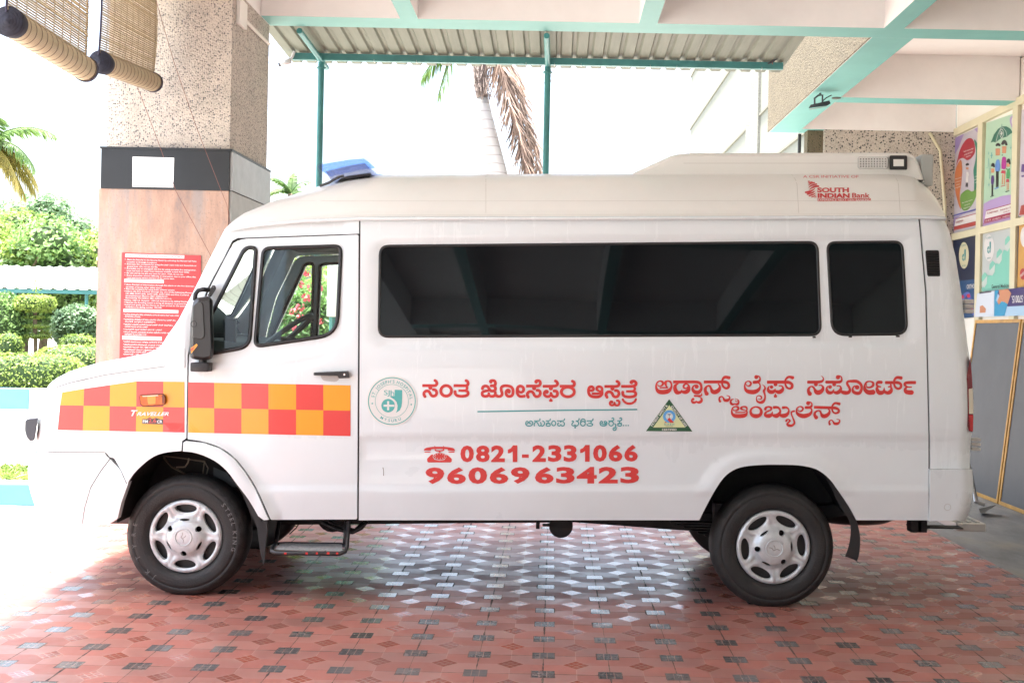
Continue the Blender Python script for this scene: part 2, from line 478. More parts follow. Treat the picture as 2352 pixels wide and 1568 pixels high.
# ---- floor tiles
def tile_material():
    g = NG("patterned_floor_tiles"); x, y, z = g.xyz(); T = .305
    wob = g.noise(9, 2)
    t = g.f('DIVIDE', g.f('ADD', x, .022), T); s_ = g.f('DIVIDE', g.f('SUBTRACT', y, .197), T)
    rt = g.f('ROUND', t); rs = g.f('ROUND', s_)
    fx = g.f('SUBTRACT', t, rt); fy = g.f('SUBTRACT', s_, rs); ax = g.f('ABSOLUTE', fx); ay = g.f('ABSOLUTE', fy)
    grey = g.f('LESS_THAN', g.f('MAXIMUM', ax, ay), .172)
    ft = g.f('FLOOR', t); fs = g.f('FLOOR', s_)
    gx = g.f('SUBTRACT', g.f('SUBTRACT', t, ft), .5); gy = g.f('SUBTRACT', g.f('SUBTRACT', s_, fs), .5)
    p = g.f('ADD', g.f('DIVIDE', gx, .205), g.f('DIVIDE', gy, .22)); q = g.f('SUBTRACT', g.f('DIVIDE', gx, .205), g.f('DIVIDE', gy, .22))
    rmax = g.f('MAXIMUM', g.f('ABSOLUTE', p), g.f('ABSOLUTE', q)); rh = g.f('LESS_THAN', rmax, 1.0)
    def near(v, c, w_): return g.f('LESS_THAN', g.f('ABSOLUTE', g.f('SUBTRACT', g.f('ABSOLUTE', v), c)), w_)
    rl = g.f('MULTIPLY', g.f('MAXIMUM', near(p, .333, .055), near(q, .333, .055)), rh)
    rl = g.f('MAXIMUM', rl, near(rmax, 1.0, .04))
    gl = g.f('MULTIPLY', g.f('MAXIMUM', near(fx, .057, .006), near(fy, .057, .004)), grey)
    thin = g.f('MULTIPLY', g.f('LESS_THAN', g.f('ABSOLUTE', gx), .0065), g.f('SUBTRACT', 1.0, rh))
    midl = g.f('MULTIPLY', g.f('LESS_THAN', g.f('ABSOLUTE', gy), .004), g.f('SUBTRACT', 1.0, rh))
    # seam width wanders, crumbled in places
    sw = g.f('ADD', .004, g.f('MULTIPLY', g.smooth(g.noise(4.0, 5, .7), .42, .72), .020))
    seam = g.f('MAXIMUM', g.f('LESS_THAN', ax, sw), g.f('LESS_THAN', ay, g.f('MULTIPLY', sw, .8)))
    seam = g.f('MULTIPLY', seam, g.f('SUBTRACT', 1.0, g.f('LESS_THAN', g.f('MAXIMUM', ax, ay), .165)))
    edge = g.f('LESS_THAN', g.f('ABSOLUTE', g.f('SUBTRACT', g.f('MAXIMUM', ax, ay), .172)), g.f('MULTIPLY', sw, .7))
    seam = g.f('MAXIMUM', seam, edge)
    # hexagon tone
    half = g.f('FLOOR', g.f('MULTIPLY', s_, 2.0))
    tone = g.f('ABSOLUTE', g.f('MODULO', g.f('ADD', g.f('ADD', rt, half), 1000.0), 2.0))
    hr, hc = g.white(rt, half)
    tr, tcol = g.white(ft, fs)
    pr, pcol = g.white(rt, rs)
    big = g.noise(.9, 5, .65); fine = g.noise(34, 5, .7)
    redA = g.mix(hr, (.48, .175, .135), (.35, .125, .10)); redB = g.mix(hr, (.47, .20, .158), (.37, .155, .125))
    col = g.mix(tone, redA, redB)
    col = g.mix(rh, col, g.mix(tr, (.40, .085, .045), (.30, .07, .045)))
    col = g.mix(grey, col, g.mix(pr, (.060, .068, .070), (.12, .132, .132)))
    col = g.mix(g.f('MULTIPLY', g.smooth(fine, .45, .8), .35), col, (.36, .24, .20))
    col = g.mix(g.f('MULTIPLY', g.smooth(big, .5, .75), .4), col, g.mix(grey, (.22, .12, .10), (.10, .10, .10)))
    lines = g.f('MAXIMUM', g.f('MAXIMUM', g.f('MULTIPLY', rl, .8), g.f('MULTIPLY', gl, .7)), g.f('MAXIMUM', g.f('MULTIPLY', thin, .8), g.f('MULTIPLY', midl, .15)))
    col = g.mix(lines, col, (.56, .36, .30))
    col = g.mix(seam, col, g.mix(g.smooth(g.noise(15, 3), .4, .7), (.03, .026, .024), (.20, .16, .13)))
    col = g.mix(g.f('MULTIPLY', g.smooth(g.noise(.55, 6, .7), .50, .66), .32), col, (.15, .095, .08))
    col = g.mix(g.f('MULTIPLY', g.smooth(g.noise(2.3, 7, .75), .54, .70), .42), col, (.40, .27, .23))
    col = g.mix(g.f('MULTIPLY', tr, .22), col, (.20, .11, .095))
    chip = g.f('MULTIPLY', g.smooth(g.noise(7, 6, .75), .67, .73), .8)
    col = g.mix(chip, col, (.46, .38, .32))
    g.l.new(col, g.b.inputs['Base Color'])
    ro = g.mixf(tone, .38, .28); ro = g.mixf(rh, ro, .09); ro = g.mixf(grey, ro, .13)
    ro = g.f('ADD', ro, g.f('MULTIPLY', g.smooth(g.noise(3.2, 5, .7), .35, .75), .16)); ro = g.f('ADD', ro, g.f('MULTIPLY', tr, .06)); ro = g.mixf(seam, ro, .9)
    g.l.new(ro, g.b.inputs['Roughness'])
    g.b.inputs['IOR'].default_value = 1.6; g.l.new(g.mixf(g.f('MAXIMUM', rh, grey), g.mixf(tone, .22, .38), .65), g.b.inputs['Specular IOR Level'])
    # each tile lies a little differently
    geo = g.n.new("ShaderNodeNewGeometry")
    def tilt(c, amt, base):
        a = g.n.new("ShaderNodeVectorMath"); a.operation = 'SUBTRACT'; g.l.new(c, a.inputs[0]); a.inputs[1].default_value = (.5, .5, .5)
        b = g.n.new("ShaderNodeVectorMath"); b.operation = 'SCALE'; g.l.new(a.outputs[0], b.inputs[0]); b.inputs['Scale'].default_value = amt
        c2 = g.n.new("ShaderNodeVectorMath"); c2.operation = 'ADD'; g.l.new(b.outputs[0], c2.inputs[0]); g.l.new(base, c2.inputs[1]); return c2.outputs[0]
    v = tilt(tcol, .022, geo.outputs['Normal']); v = tilt(pcol, .010, v)
    nn = g.n.new("ShaderNodeVectorMath"); nn.operation = 'NORMALIZE'; g.l.new(v, nn.inputs[0])
    hgt = g.f('SUBTRACT', g.f('MULTIPLY', g.noise(26, 3), .12), seam)
    g.l.new(g.bump(hgt, .35, .004, nn.outputs[0]), g.b.inputs['Normal'])
    return g.m

def pebble_material(name, base, chipc, scale, dens, base2=None):
    g = NG(name)
    d = g.vor(scale); c = g.vor(scale, out='Color'); sx = g.n.new("ShaderNodeSeparateColor"); g.l.new(c, sx.inputs[0])
    d2 = g.vor(scale * 2.3); c2 = g.vor(scale * 2.3, out='Color'); sx2 = g.n.new("ShaderNodeSeparateColor"); g.l.new(c2, sx2.inputs[0])
    ch = g.f('MULTIPLY', g.f('LESS_THAN', d, g.f('ADD', .22, g.f('MULTIPLY', sx.outputs[1], .28))), g.f('LESS_THAN', sx.outputs[0], dens))
    ch2 = g.f('MULTIPLY', g.f('LESS_THAN', d2, .36), g.f('LESS_THAN', sx2.outputs[0], dens * .5))
    lit = g.mix(g.smooth(g.noise(5, 5, .7), .35, .7), base, base2 or tuple(v * .8 for v in base))
    lit = g.mix(g.f('MULTIPLY', sx2.outputs[2], .35), lit, tuple(v * .62 for v in base))
    col = g.mix(g.f('MAXIMUM', ch, ch2), lit, g.mix(sx.outputs[2], chipc, tuple(v * 2.6 for v in chipc)))
    g.l.new(col, g.b.inputs['Base Color']); g.b.inputs['Roughness'].default_value = .85
    g.l.new(g.bump(g.f('ADD', d, g.noise(scale * .8, 3)), .6, .01), g.b.inputs['Normal'])
    return g.m

def granite_material():
    g = NG("pink_granite"); v = g.scaled((3.0, 3.0, .8)); a = g.noise(2.6, 7, .72, v); b = g.noise(1.1, 6, .7, g.scaled((5, 5, .7)))
    col = g.ramp(a, (.28, (.22, .175, .16)), (.42, (.38, .235, .175)), (.56, (.47, .295, .215)), (.72, (.45, .38, .34)))
    col = g.mix(g.f('MULTIPLY', g.smooth(b, .48, .66), .7), col, (.26, .245, .24))
    col = g.mix(g.f('MULTIPLY', g.f('LESS_THAN', g.noise(70, 2), .36), .45), col, (.22, .16, .14))
    g.l.new(col, g.b.inputs['Base Color']); g.b.inputs['Roughness'].default_value = .30
    return g.m

tiles = tile_material()
peb = pebble_material("pebble_dash", (.60, .535, .465), (.075, .073, .075), 68, .42)
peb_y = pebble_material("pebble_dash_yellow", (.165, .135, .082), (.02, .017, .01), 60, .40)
peb_w = pebble_material("pebble_dash_wall", (.56, .51, .44), (.035, .035, .035), 46, .5)
granite = granite_material()
blackg = M("black_granite", (.012, .013, .015), .36, var=.3, vs=3)
sheeng = M("granite_sheen_grey", (.36, .37, .37), .25, var=.12, vs=4)
ceilw = M("ceiling_white", (.80, .785, .77), .85, var=.05, vs=1.6)
teal = M("teal_paint", (.165, .43, .40), .55, var=.06, vs=2.2)
tealp = M("teal_steel_paint", (.07, .27, .27), .42, var=.15, vs=5)
cream = M("cream_frame", (.56, .52, .36), .5, var=.05, vs=4)
wallw = M("wall_white", (.74, .72, .66), .8, var=.04, vs=1)

def struct(o): o["kind"] = "structure"; return o
def slab(name, x0, x1, y0, y1, z, mat, n=1):
    return struct(MB().add([(x0, y0, z), (x1, y0, z), (x1, y1, z), (x0, y1, z)], [(0, 1, 2, 3)]).build(name, mat))

# ---- ground
road_m = M("pale_concrete_road", (.34, .33, .30), .8, var=.10, vs=.8, bump=.2, bs=25)
slab("road", -400, 400, -300, 900, 0.0, road_m)
TX0, TX1 = -3.56, 3.06
slab("floor", TX0, TX1, -10, 12.6, .004, tiles)
conc = NG("grey_concrete"); 
cc = conc.ramp(conc.noise(1.6, 8, .7, conc.scaled((2.2, .9, 1))), (.3, (.11, .11, .102)), (.5, (.18, .178, .168)), (.72, (.25, .247, .23)))
cc = conc.mix(conc.f('MULTIPLY', conc.smooth(conc.noise(.8, 5), .55, .7), .5), cc, (.26, .22, .14)); conc.l.new(cc, conc.b.inputs['Base Color']); conc.b.inputs['Roughness'].default_value = .55
conc.l.new(conc.bump(conc.noise(40, 5), .25, .006), conc.b.inputs['Normal'])
slab("pavement", TX1, 5.0, -10, 15.2, .0035, conc.m)

# ---- pillars
def pillar(y0, y1, label, full=True):
    x0, x1 = -3.47, -2.525
    p = thing("pillar", ((x0 + x1) / 2, (y0 + y1) / 2, 0), label, "pillar", "portico pillars")
    MB().box((x0, y0, 2.889), (x1, y1, 4.14)).build("shaft", peb, p)
    m = MB(); m.box((x0 - .03, y0 - .03, 2.569), (x1 + .008, y1 + .03, 2.873))
    band = m.build("band", blackg, p)
    MB().box((x1 + .0085, y0 - .01, 2.573), (x1 + .03, y1 + .03, 2.87)).build("band_side_sheen", sheeng, p)  # reflected light on the black band's side, painted as paler grey
    MB().box((x0 - .04, y0 - .035, 2.8735), (x1 + .03, y1 + .04, 2.8885)).build("ledge", blackg, p)
    MB().box((x0 - .045, y0 - .022, .10), (x1 + .005, y1 + .02, 2.568)).build("cladding", granite, p)
    MB().box((x1 + .0055, y0 - .005, .10), (x1 + .024, y1 + .02, 2.566)).build("side_cladding", M("grey_marble", (.34, .33, .31), .35, var=.16, vs=5), p)
    MB().box((x0 - .05, y0 - .03, .004), (x1 + .03, y1 + .03, .0995)).build("plinth", blackg, p)
    return p
pillar(9.17, 10.34, "granite and pebble-dash pillar with a fire notice, left behind the ambulance cab")
pillar(-2.6, -1.4, "granite and pebble-dash pillar on the left, behind the camera")

# ---- portico roof
ZB, ZS = 4.14, 4.62
roofth = thing("portico_roof", (0, 3, ZB), "white coffered portico roof with turquoise beam undersides above the ambulance", "roof")
def beam(x0, x1, y0, y1, z0=ZB, z1=ZS, side=ceilw, under=teal, name="beam"):
    m = MB(); m.box((x0, y0, z0), (x1, y1, z1)); m.m = [0, 0, 0, 0, 0, 0]; m.m[0] = 1
    return m.build(name, [side, under], roofth)
XB = [(10.02, 10.345), (6.2, 6.5), (-1.2, -.9), (-6.9, -6.6), (-10.3, -10.0)]
XL, XR = -2.52, 5.0
for y0, y1 in XB: beam(XL, XR, y0, y1)
YB = sorted(XB)
for i in range(len(YB) - 1):
    for xc, hw in ((-1.275, .075), (.735, .077), (2.80, .085)):
        beam(xc - hw, xc + hw, YB[i][1], YB[i + 1][0])
beam(-3.5, -2.521, -10.3, 10.345, name="edge_beam", under=ceilw)
# bay to the right of the back beam
beam(2.70, 3.06, 10.346, 15.32, name="deep_beam", z1=6.2, side=ceilw)
beam(3.061, XR, 12.97, 13.26); beam(3.061, XR, 15.02, 15.32)
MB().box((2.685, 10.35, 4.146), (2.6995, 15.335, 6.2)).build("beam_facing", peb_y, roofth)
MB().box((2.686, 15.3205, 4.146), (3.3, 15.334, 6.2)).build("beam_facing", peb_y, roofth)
MB().box((-3.5, -10.3, ZS + .001), (XR + .2, 10.345, ZS + .15)).build("slab", ceilw, roofth)
MB().box((3.061, 10.346, ZS + .001), (XR + .2, 15.32, ZS + .15)).build("slab", ceilw, roofth)

# ---- canopy of corrugated sheet
cano = thing("canopy", (0, 11, 4.08), "corrugated sheet canopy on turquoise pipe posts beyond the portico beam", "canopy")
sheetm = NG("corrugated_sheet"); cc = sheetm.ramp(sheetm.noise(2.0, 5, .7, sheetm.scaled((6, .5, 1))), (.3, (.145, .165, .125)), (.7, (.205, .23, .18))); sheetm.l.new(cc, sheetm.b.inputs['Base Color']); sheetm.b.inputs['Roughness'].default_value = .6
mb = MB(); x = -2.60; pr = []
while x < 2.69:
    pr += [(x, 0), (x + .085, 0), (x + .098, .022), (x + .128, .022)]; x += .1455
pr = [p for p in pr if p[0] < 2.16]
def sheet(pr, y0, z0, y1, z1, th=.004):
    m = MB(); n = len(pr)
    a = [(p[0], y0, z0 + p[1]) for p in pr]; b = [(p[0], y1, z1 + p[1]) for p in pr]; c = [(p[0], y0, z0 + p[1] + th) for p in pr]; d = [(p[0], y1, z1 + p[1] + th) for p in pr]
    m.add(a + b + c + d, [(i, i + 1, n + i + 1, n + i) for i in range(n - 1)] + [(2 * n + i + 1, 2 * n + i, 3 * n + i, 3 * n + i + 1) for i in range(n - 1)] + [(n + i, n + i + 1, 3 * n + i + 1, 3 * n + i) for i in range(n - 1)])
    return m
sheet(pr, 10.35, 4.165, 11.62, 4.10).build("sheet", sheetm.m, cano, fix=False)
MB().box((-2.52, 11.22, 4.045), (2.10, 11.27, 4.108)).build("purlin", tealp, cano)
for px_, rx in ((738, -2.26), (1258, -.115)):
    m = MB(); m.tube([(rx, 11.3, 0), (rx, 11.3, 4.04)], .030, 14); m.lathe((rx, 11.3, 3.98), [(.03, 0), (.045, 0), (.045, .012), (.03, .012)], 14, 'Z'); m.build("post", tealp, cano, auto=40)
    m = MB(); m.tube([(rx - .005, 10.347, 4.10), (rx, 11.56, 4.045)], .026, 12); m.build("rafter", tealp, cano, auto=40)
for xw in (-2.3, -1.75, -1.35, -.32, -.05, .2, .85, 1.1, 1.9):
    m = MB(); m.tube([(xw, 11.24, 4.12), (xw, 11.215, 4.04), (xw, 11.275, 4.04)], .0025, 5); m.build("wire_tie", M("tie_wire", (.6, .6, .6), .4, 1.0), cano)

# ---- walls on the right
bw = thing("back_wall", (4.2, 15.3, 0), "pebble-dash wall behind the back end of the ambulance", "wall")
MB().box((3.35, 15.02, .0), (5.0, 15.3, 4.139)).build("panel", peb_w, bw)
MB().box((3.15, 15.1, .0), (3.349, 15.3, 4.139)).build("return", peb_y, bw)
MB().tube([(3.1, 15.34, 0), (3.1, 15.34, 4.13)], .022, 10).build("drain_pipe", M("pipe_dark", (.03, .03, .03), .5), bw)
MB().tube([(4.66, 14.99, 4.12), (4.80, 14.99, 3.9), (4.87, 14.985, 3.2), (4.9, 14.985, 2.0)], .022, 8).build("cable_duct", cream, bw, smooth=True)
WX = 5.0
pw = thing("poster_wall", (WX, 12, 0), "white wall on the right framed in cream for posters", "wall")
MB().box((WX + .012, -10, 0), (WX + .2, 15.019, 4.6)).build("wall_face", wallw, pw)
def wy(px, py): return PX(px, py, WX).y
def wz(px, py): return PX(px, py, WX).z
mull = [(wy(2184, 420), wy(2193, 420)), (wy(2250, 400), wy(2261, 400)), (wy(2330, 400), wy(2342, 400))]
for k in range(1, 6): mull.append((mull[2][0] - 1.0 * k, mull[2][1] - 1.0 * k))
zt0, zt1 = wz(2193, 315), wz(2193, 299)
zm0, zm1 = wz(2215, 547), wz(2215, 532)
fr = MB(); yn = -2.0
for z0, z1 in ((zt0, zt1), (zm0, zm1), (1.0, 1.06)): fr.box((WX - .035, yn, z0), (WX + .0115, 15.0, z1))
for a, b_ in mull:
    for z0, z1 in ((1.0605, zm0 - .0005), (zm1 + .0005, zt0 - .0005)): fr.box((WX - .034, min(a, b_), z0), (WX + .0115, max(a, b_), z1))
fr.build("frame", cream, pw)

ew = thing("added_back_wall", (3.0, -10.6, 0), "unseen wall added behind the camera to darken the window reflections", "wall")  # added out of view so the right window reflects something dark
MB().box((-.6, -10.7, 0), (5.2, -10.45, 4.75)).build("wall_face", wallw, ew)
MB().box((1.0, -10.44, 0), (4.2, -10.40, 2.5)).build("door", M("added_dark_door", (.04, .045, .05), .2), ew)  # dark door added with the unseen wall
# ---- pale building beyond
bd = thing("pale_building", (6, 24, 0), "tall pale building seen in glare beyond the canopy on the right", "building")
pale = M("pale_facade", (.20, .212, .18), .85, var=.02, vs=.5)
MB().box((3.75, 17.5, 0), (12, 34, 11)).build("wall", pale, bd)
m = MB()
for z in (4.6, 5.6, 7.3, 8.8): m.box((3.72, 17.45, z), (3.7495, 34, z + .035))
m.build("string_course", M("facade_line", (.175, .175, .14), .9), bd)
MB().box((3.70, 22.2, 0), (3.7495, 23.6, 11)).build("pebble_strip", pebble_material("pebble_pale", (.235, .24, .21), (.10, .10, .09), 22, .42), bd)
MB().box((3.735, 25.6, 3.1), (3.7495, 26.9, 4.5)).build("window", M("pale_window", (.14, .19, .165), .4), bd)
# ================================================================== the ambulance
B = 6.70            # depth of the near lower side
YC = 7.60           # centre line
paint = M("white_paint", (0.77, 0.835, 0.86), 0.28, var=0.02, vs=1.2, coat=0.5)
def dusty(m):
    """road dust low on the panels and faint rain streaks"""
    n = m.node_tree.nodes; l = m.node_tree.links; b = n["Principled BSDF"]; tc = [q for q in n if q.type == 'TEX_COORD'][0]
    src = b.inputs['Base Color'].links[0].from_socket
    sp = n.new("ShaderNodeSeparateXYZ"); l.new(tc.outputs['Object'], sp.inputs[0])
    mr = n.new("ShaderNodeMapRange"); mr.inputs[1].default_value = .95; mr.inputs[2].default_value = .42; l.new(sp.outputs[2], mr.inputs[0])
    mp = n.new("ShaderNodeMapping"); mp.inputs['Scale'].default_value = (14, 14, 1.2); l.new(tc.outputs['Object'], mp.inputs[0])
    z1 = n.new("ShaderNodeTexNoise"); z1.inputs['Scale'].default_value = 1.6; z1.inputs['Detail'].default_value = 8; z1.inputs['Roughness'].default_value = .7; l.new(mp.outputs[0], z1.inputs['Vector'])
    z2 = n.new("ShaderNodeTexNoise"); z2.inputs['Scale'].default_value = 2.1; z2.inputs['Detail'].default_value = 8; l.new(tc.outputs['Object'], z2.inputs['Vector'])
    r1 = n.new("ShaderNodeMapRange"); r1.inputs[1].default_value = .48; r1.inputs[2].default_value = .78; l.new(z1.outputs['Fac'], r1.inputs[0])
    r2 = n.new("ShaderNodeMapRange"); r2.inputs[1].default_value = .35; r2.inputs[2].default_value = .7; l.new(z2.outputs['Fac'], r2.inputs[0])
    a = n.new("ShaderNodeMath"); a.operation = 'MULTIPLY'; l.new(mr.outputs[0], a.inputs[0]); l.new(r2.outputs[0], a.inputs[1])
    s = n.new("ShaderNodeMath"); s.operation = 'MULTIPLY_ADD'; l.new(r1.outputs[0], s.inputs[0]); s.inputs[1].default_value = .012; 
    a2 = n.new("ShaderNodeMath"); a2.operation = 'MULTIPLY'; l.new(a.outputs[0], a2.inputs[0]); a2.inputs[1].default_value = .17
    l.new(a2.outputs[0], s.inputs[2])
    mx = n.new("ShaderNodeMix"); mx.data_type = 'RGBA'; l.new(s.outputs[0], mx.inputs[0]); l.new(src, mx.inputs[6]); mx.inputs[7].default_value = (.46, .42, .36, 1)
    l.new(mx.outputs[2], b.inputs['Base Color'])
    ro = n.new("ShaderNodeMath"); ro.operation = 'MULTIPLY_ADD'; l.new(s.outputs[0], ro.inputs[0]); ro.inputs[1].default_value = .9; ro.inputs[2].default_value = .27; l.new(ro.outputs[0], b.inputs['Roughness'])
dusty(paint)
roofpaint = M("roof_gelcoat", (0.79, 0.785, 0.75), 0.38, var=0.03, vs=1.5, coat=0.2)
black = M("black_plastic", (0.022, 0.022, 0.024), 0.45, bump=0.15, bs=300)
rubber = M("seal_rubber", (0.018, 0.018, 0.019), 0.4)
dark = M("underside_black", (0.012, 0.012, 0.013), 0.7, var=0.4, vs=9)
tint = M("tinted_glass", (0.004, 0.005, 0.006), 0.02, ior=1.35)
clear = glass("cab_glass", (0.87, 0.95, 0.91), 1.55)
tint.node_tree.nodes["Principled BSDF"].inputs["Specular Tint"].default_value = (.72, .88, 1.0, 1)
vinyl_red = M("vinyl_red", (0.66, 0.045, 0.04), 0.35)
vinyl_teal = M("vinyl_teal", (0.08, 0.36, 0.38), 0.4)
chrome = M("bright_metal", (0.75, 0.75, 0.76), 0.18, 1.0)
silver = M("wheel_silver", (0.60, 0.645, 0.665), 0.30, 0.30, var=0.16, vs=14)
grey_in = M("cab_trim_grey", (0.10, 0.12, 0.125), 0.6)

amb = thing("ambulance", P(1100, 1385, YC) * 1.0, "white high-roof ambulance van with red and yellow checks and blue roof light", "ambulance")
amb.location.z = 0

FRONT = [(519.5, 523), (516.8, 526), (484, 590), (448.4, 661), (410, 735), (383, 773), (372, 792), (358, 803), (336, 811.6), (273.4, 823.9), (230, 832), (191, 843), (160, 853), (134, 866), (120, 875.5), (110, 887), (104, 899), (95.7, 927.5), (88.9, 960), (82, 1012), (78, 1038)]
BUMP_F = [(78, 1038), (66, 1062), (64, 1080), (65.6, 1110), (71, 1132), (80, 1160), (84, 1190), (88, 1201)]
REAR = [(2166, 499), (2180, 530), (2195, 590), (2207.9, 674), (2217.6, 752), (2226, 818), (2231, 870), (2233, 940), (2231, 998), (2229, 1030), (2227, 1076)]
ARCH_F = smooth_line([(268, 1200), (272, 1178), (278.9, 1153.8), (297, 1101.8), (323, 1070.5), (354.4, 1047), (385.6, 1038), (418, 1036), (453, 1040.6), (492.4, 1057.5), (521, 1081), (544.5, 1112), (573, 1150), (600, 1197)], 3)
ARCH_R = smooth_line([(1606.5, 1194), (1617, 1172), (1639, 1131), (1661, 1098), (1683, 1080), (1710.4, 1070.8), (1751.4, 1067), (1792.5, 1066.7), (1833.5, 1068), (1866, 1074), (1885.4, 1083), (1907, 1100.8), (1929, 1131), (1951, 1163.7), (1967.5, 1194)], 3)

WIN1 = rrect(868, 553.5, 1888, 774, 20, 6)
WIN1 = round_poly([(870, 562), (1880, 553), (1888, 772), (867, 776)], [24, 24, 26, 26])
WIN2 = round_poly([(1897, 554), (2075, 552), (2087, 770), (1909, 772)], [22, 22, 30, 34])
RECESS = round_poly([(863, 549), (2092, 541), (2104, 795), (863, 799)], [34, 34, 40, 40])
DWIN = round_poly([(601, 566), (788, 560.5), (778, 772), (580, 801)], [20, 22, 46, 24])
VENT = round_poly([(560, 563.5), (593, 564.5), (577, 800), (470, 819), (452, 778)], [30, 26, 30, 12, 10])

PROF = [(395, .62), (497, .085), (505, .078), (552, .066), (600, .052), (790, .010), (840, .002), (990, 0), (1130, 0), (1200, .012)]
def DS(px, py):
    px = np.asarray(px, float); py = np.asarray(py, float)
    d = interp(py, PROF)
    rear = sstep(820, 832, px)
    # waist crease behind the cab door
    d = d + rear * 0.010 * (sstep(997, 1012, py) - sstep(1030, 1120, py))
    # skirt stands proud below the sill line
    d = d - 0.009 * sstep(1114, 1127, py) * sstep(585, 600, px)
    d = d - 0.006 * (1 - sstep(1112, 1130, py)) * 0
    # pressed window band
    inr = inside(np.stack([px.ravel(), py.ravel()], 1), [RECESS]).reshape(px.shape)
    dr = pdist(px, py, RECESS, True); dr = np.where(inr, dr, -dr)
    d = d + 0.013 * sstep(-4, 9, dr)
    # door: raised belt under the windows
    door = (1 - sstep(815, 822, px)) * sstep(430, 436, px)
    bl = interp(px, [(430, 836), (600, 826), (740, 800), (800, 770), (806, 560)])
    d = d + door * 0.012 * (1 - sstep(bl - 6, bl + 14, py)) * (1 - sstep(788, 812, px))
    d = d + door * 0.006 * (np.exp(-((py - bl - 22) / 9.0) ** 2)) * (1 - sstep(700, 800, px)) * sstep(500, 540, px)
    # rear wheel arch lip
    da = pdist(px, py, ARCH_R)
    d = d - 0.016 * (1 - sstep(16, 40, da)) * (py < 1135) * (1 - sstep(1108, 1135, py) * .6)
    # front wheel arch flare
    df = pdist(px, py, ARCH_F)
    fl = (px < 640) & (px > 200)
    d = d - 0.030 * (1 - sstep(18, 50, df)) * fl
    # rounded nose and pillar
    for line, rp, rm in ((FRONT[:6], 11, .03), (FRONT[5:13], 26, .055), (FRONT[12:] , 40, .10), (BUMP_F, 40, .10), (REAR, 30, .075)):
        q = np.clip(pdist(px, py, line) / rp, 0, 1)
        d = d + rm * (1 - np.sqrt(np.clip(1 - (1 - q) ** 2, 0, 1)))
    return B + d

def glue(name, sh, mat, lift=0.0025, parent=None, thick=0.0): return decal(name, sh, DS, lift, mat, parent or amb, thick=thick)

# ---- near side panels
DOOR = round_poly([(431, 1008), (434, 815), (478, 668), (540, 549.5), (823.5, 539), (820, 1192), (622, 1193), (590, 1121), (566, 1082), (538, 1048), (506, 1026), (467, 1013)], [2, 10, 20, 26, 4, 3, 3, 20, 20, 20, 20, 20], 4)
GUT = [(520, 523), (560, 517), (620, 509.5), (700, 503), (830, 497.5), (1500, 496), (2150, 494.5), (2168, 498)]
side_out = [(828, 499), (1500, 498), (2109, 497), (2115, 560), (2125, 674), (2132.5, 1005), (2132.5, 1194), (1967.5, 1194)] + ARCH_R[::-1][1:-1] + [(1606, 1194), (824, 1194)]
panel("side_panel", side_out, [WIN1, WIN2], DS, paint, amb, gx=18, gy=7)
corner = [(2113, 497), (2166, 499)] + REAR[1:] + [(2136.5, 1076), (2136, 1005), (2129, 674), (2119, 560)]
panel("corner_panel", corner, [], DS, paint, amb, gx=7, gy=12)
# fender and pillar ahead of the door
fen = [(519.5, 523.5), (560, 518.5), (620, 511), (700, 504.5), (824.5, 499), (824.5, 536.5), (545, 546.5), (533, 553), (516, 588), (474, 666), (446, 752), (430.5, 815), (427.5, 1006)]
fender = fen + [(418, 1012), (416, 1035)] + [p for p in ARCH_F[::-1] if p[0] < 410 and p[1] < 1103] + [(292, 1110), (278, 1078), (262, 1052), (252, 1049), (245, 1040), (240, 1037.5), (126, 1037), (78, 1037)] + FRONT[::-1][1:-1]
panel("front_fender", fender, [], DS, paint, amb, gx=9, gy=9)
bump = [(78, 1038.6), (240, 1039), (244.5, 1047), (251.5, 1053), (231, 1080), (207.5, 1118), (193.7, 1165), (187.8, 1203), (153, 1206), (88, 1201)] + BUMP_F[::-1][1:-1]
panel("front_bumper", bump, [], DS, paint, amb, gx=9, gy=9, thick=0.05)
flare_f = [(254.5, 1053.5), (262, 1056), (277, 1081), (290, 1112), (297, 1104)]
cor = [(253.3, 1054.5), (276, 1079.5), (290, 1111), (295.5, 1106), (279, 1153), (270, 1190), (252, 1202), (225, 1204), (189.6, 1203), (195.5, 1165), (209.2, 1119.5), (232.6, 1081.5)]
panel("bumper_corner", cor, [], DS, paint, amb, gx=9, gy=9, thick=0.05)
flr = [(426.5, 1012.5), (466, 1016.5), (505, 1029.5), (536, 1051.5), (563.5, 1085), (587, 1124), (617, 1193), (606, 1194)] + [p for p in ARCH_F[::-1] if p[0] > 421 and p[1] < 1190] + [(420, 1036), (421, 1016)]
def DF(x, y): return DS(x, y) - 0.004
panel("wheel_arch_flare", flr, [], DF, paint, amb, gx=8, gy=8, thick=0.04)
door = panel("cab_door", DOOR, [DWIN, VENT], DS, paint, amb, gx=9, gy=7, thick=0.045)
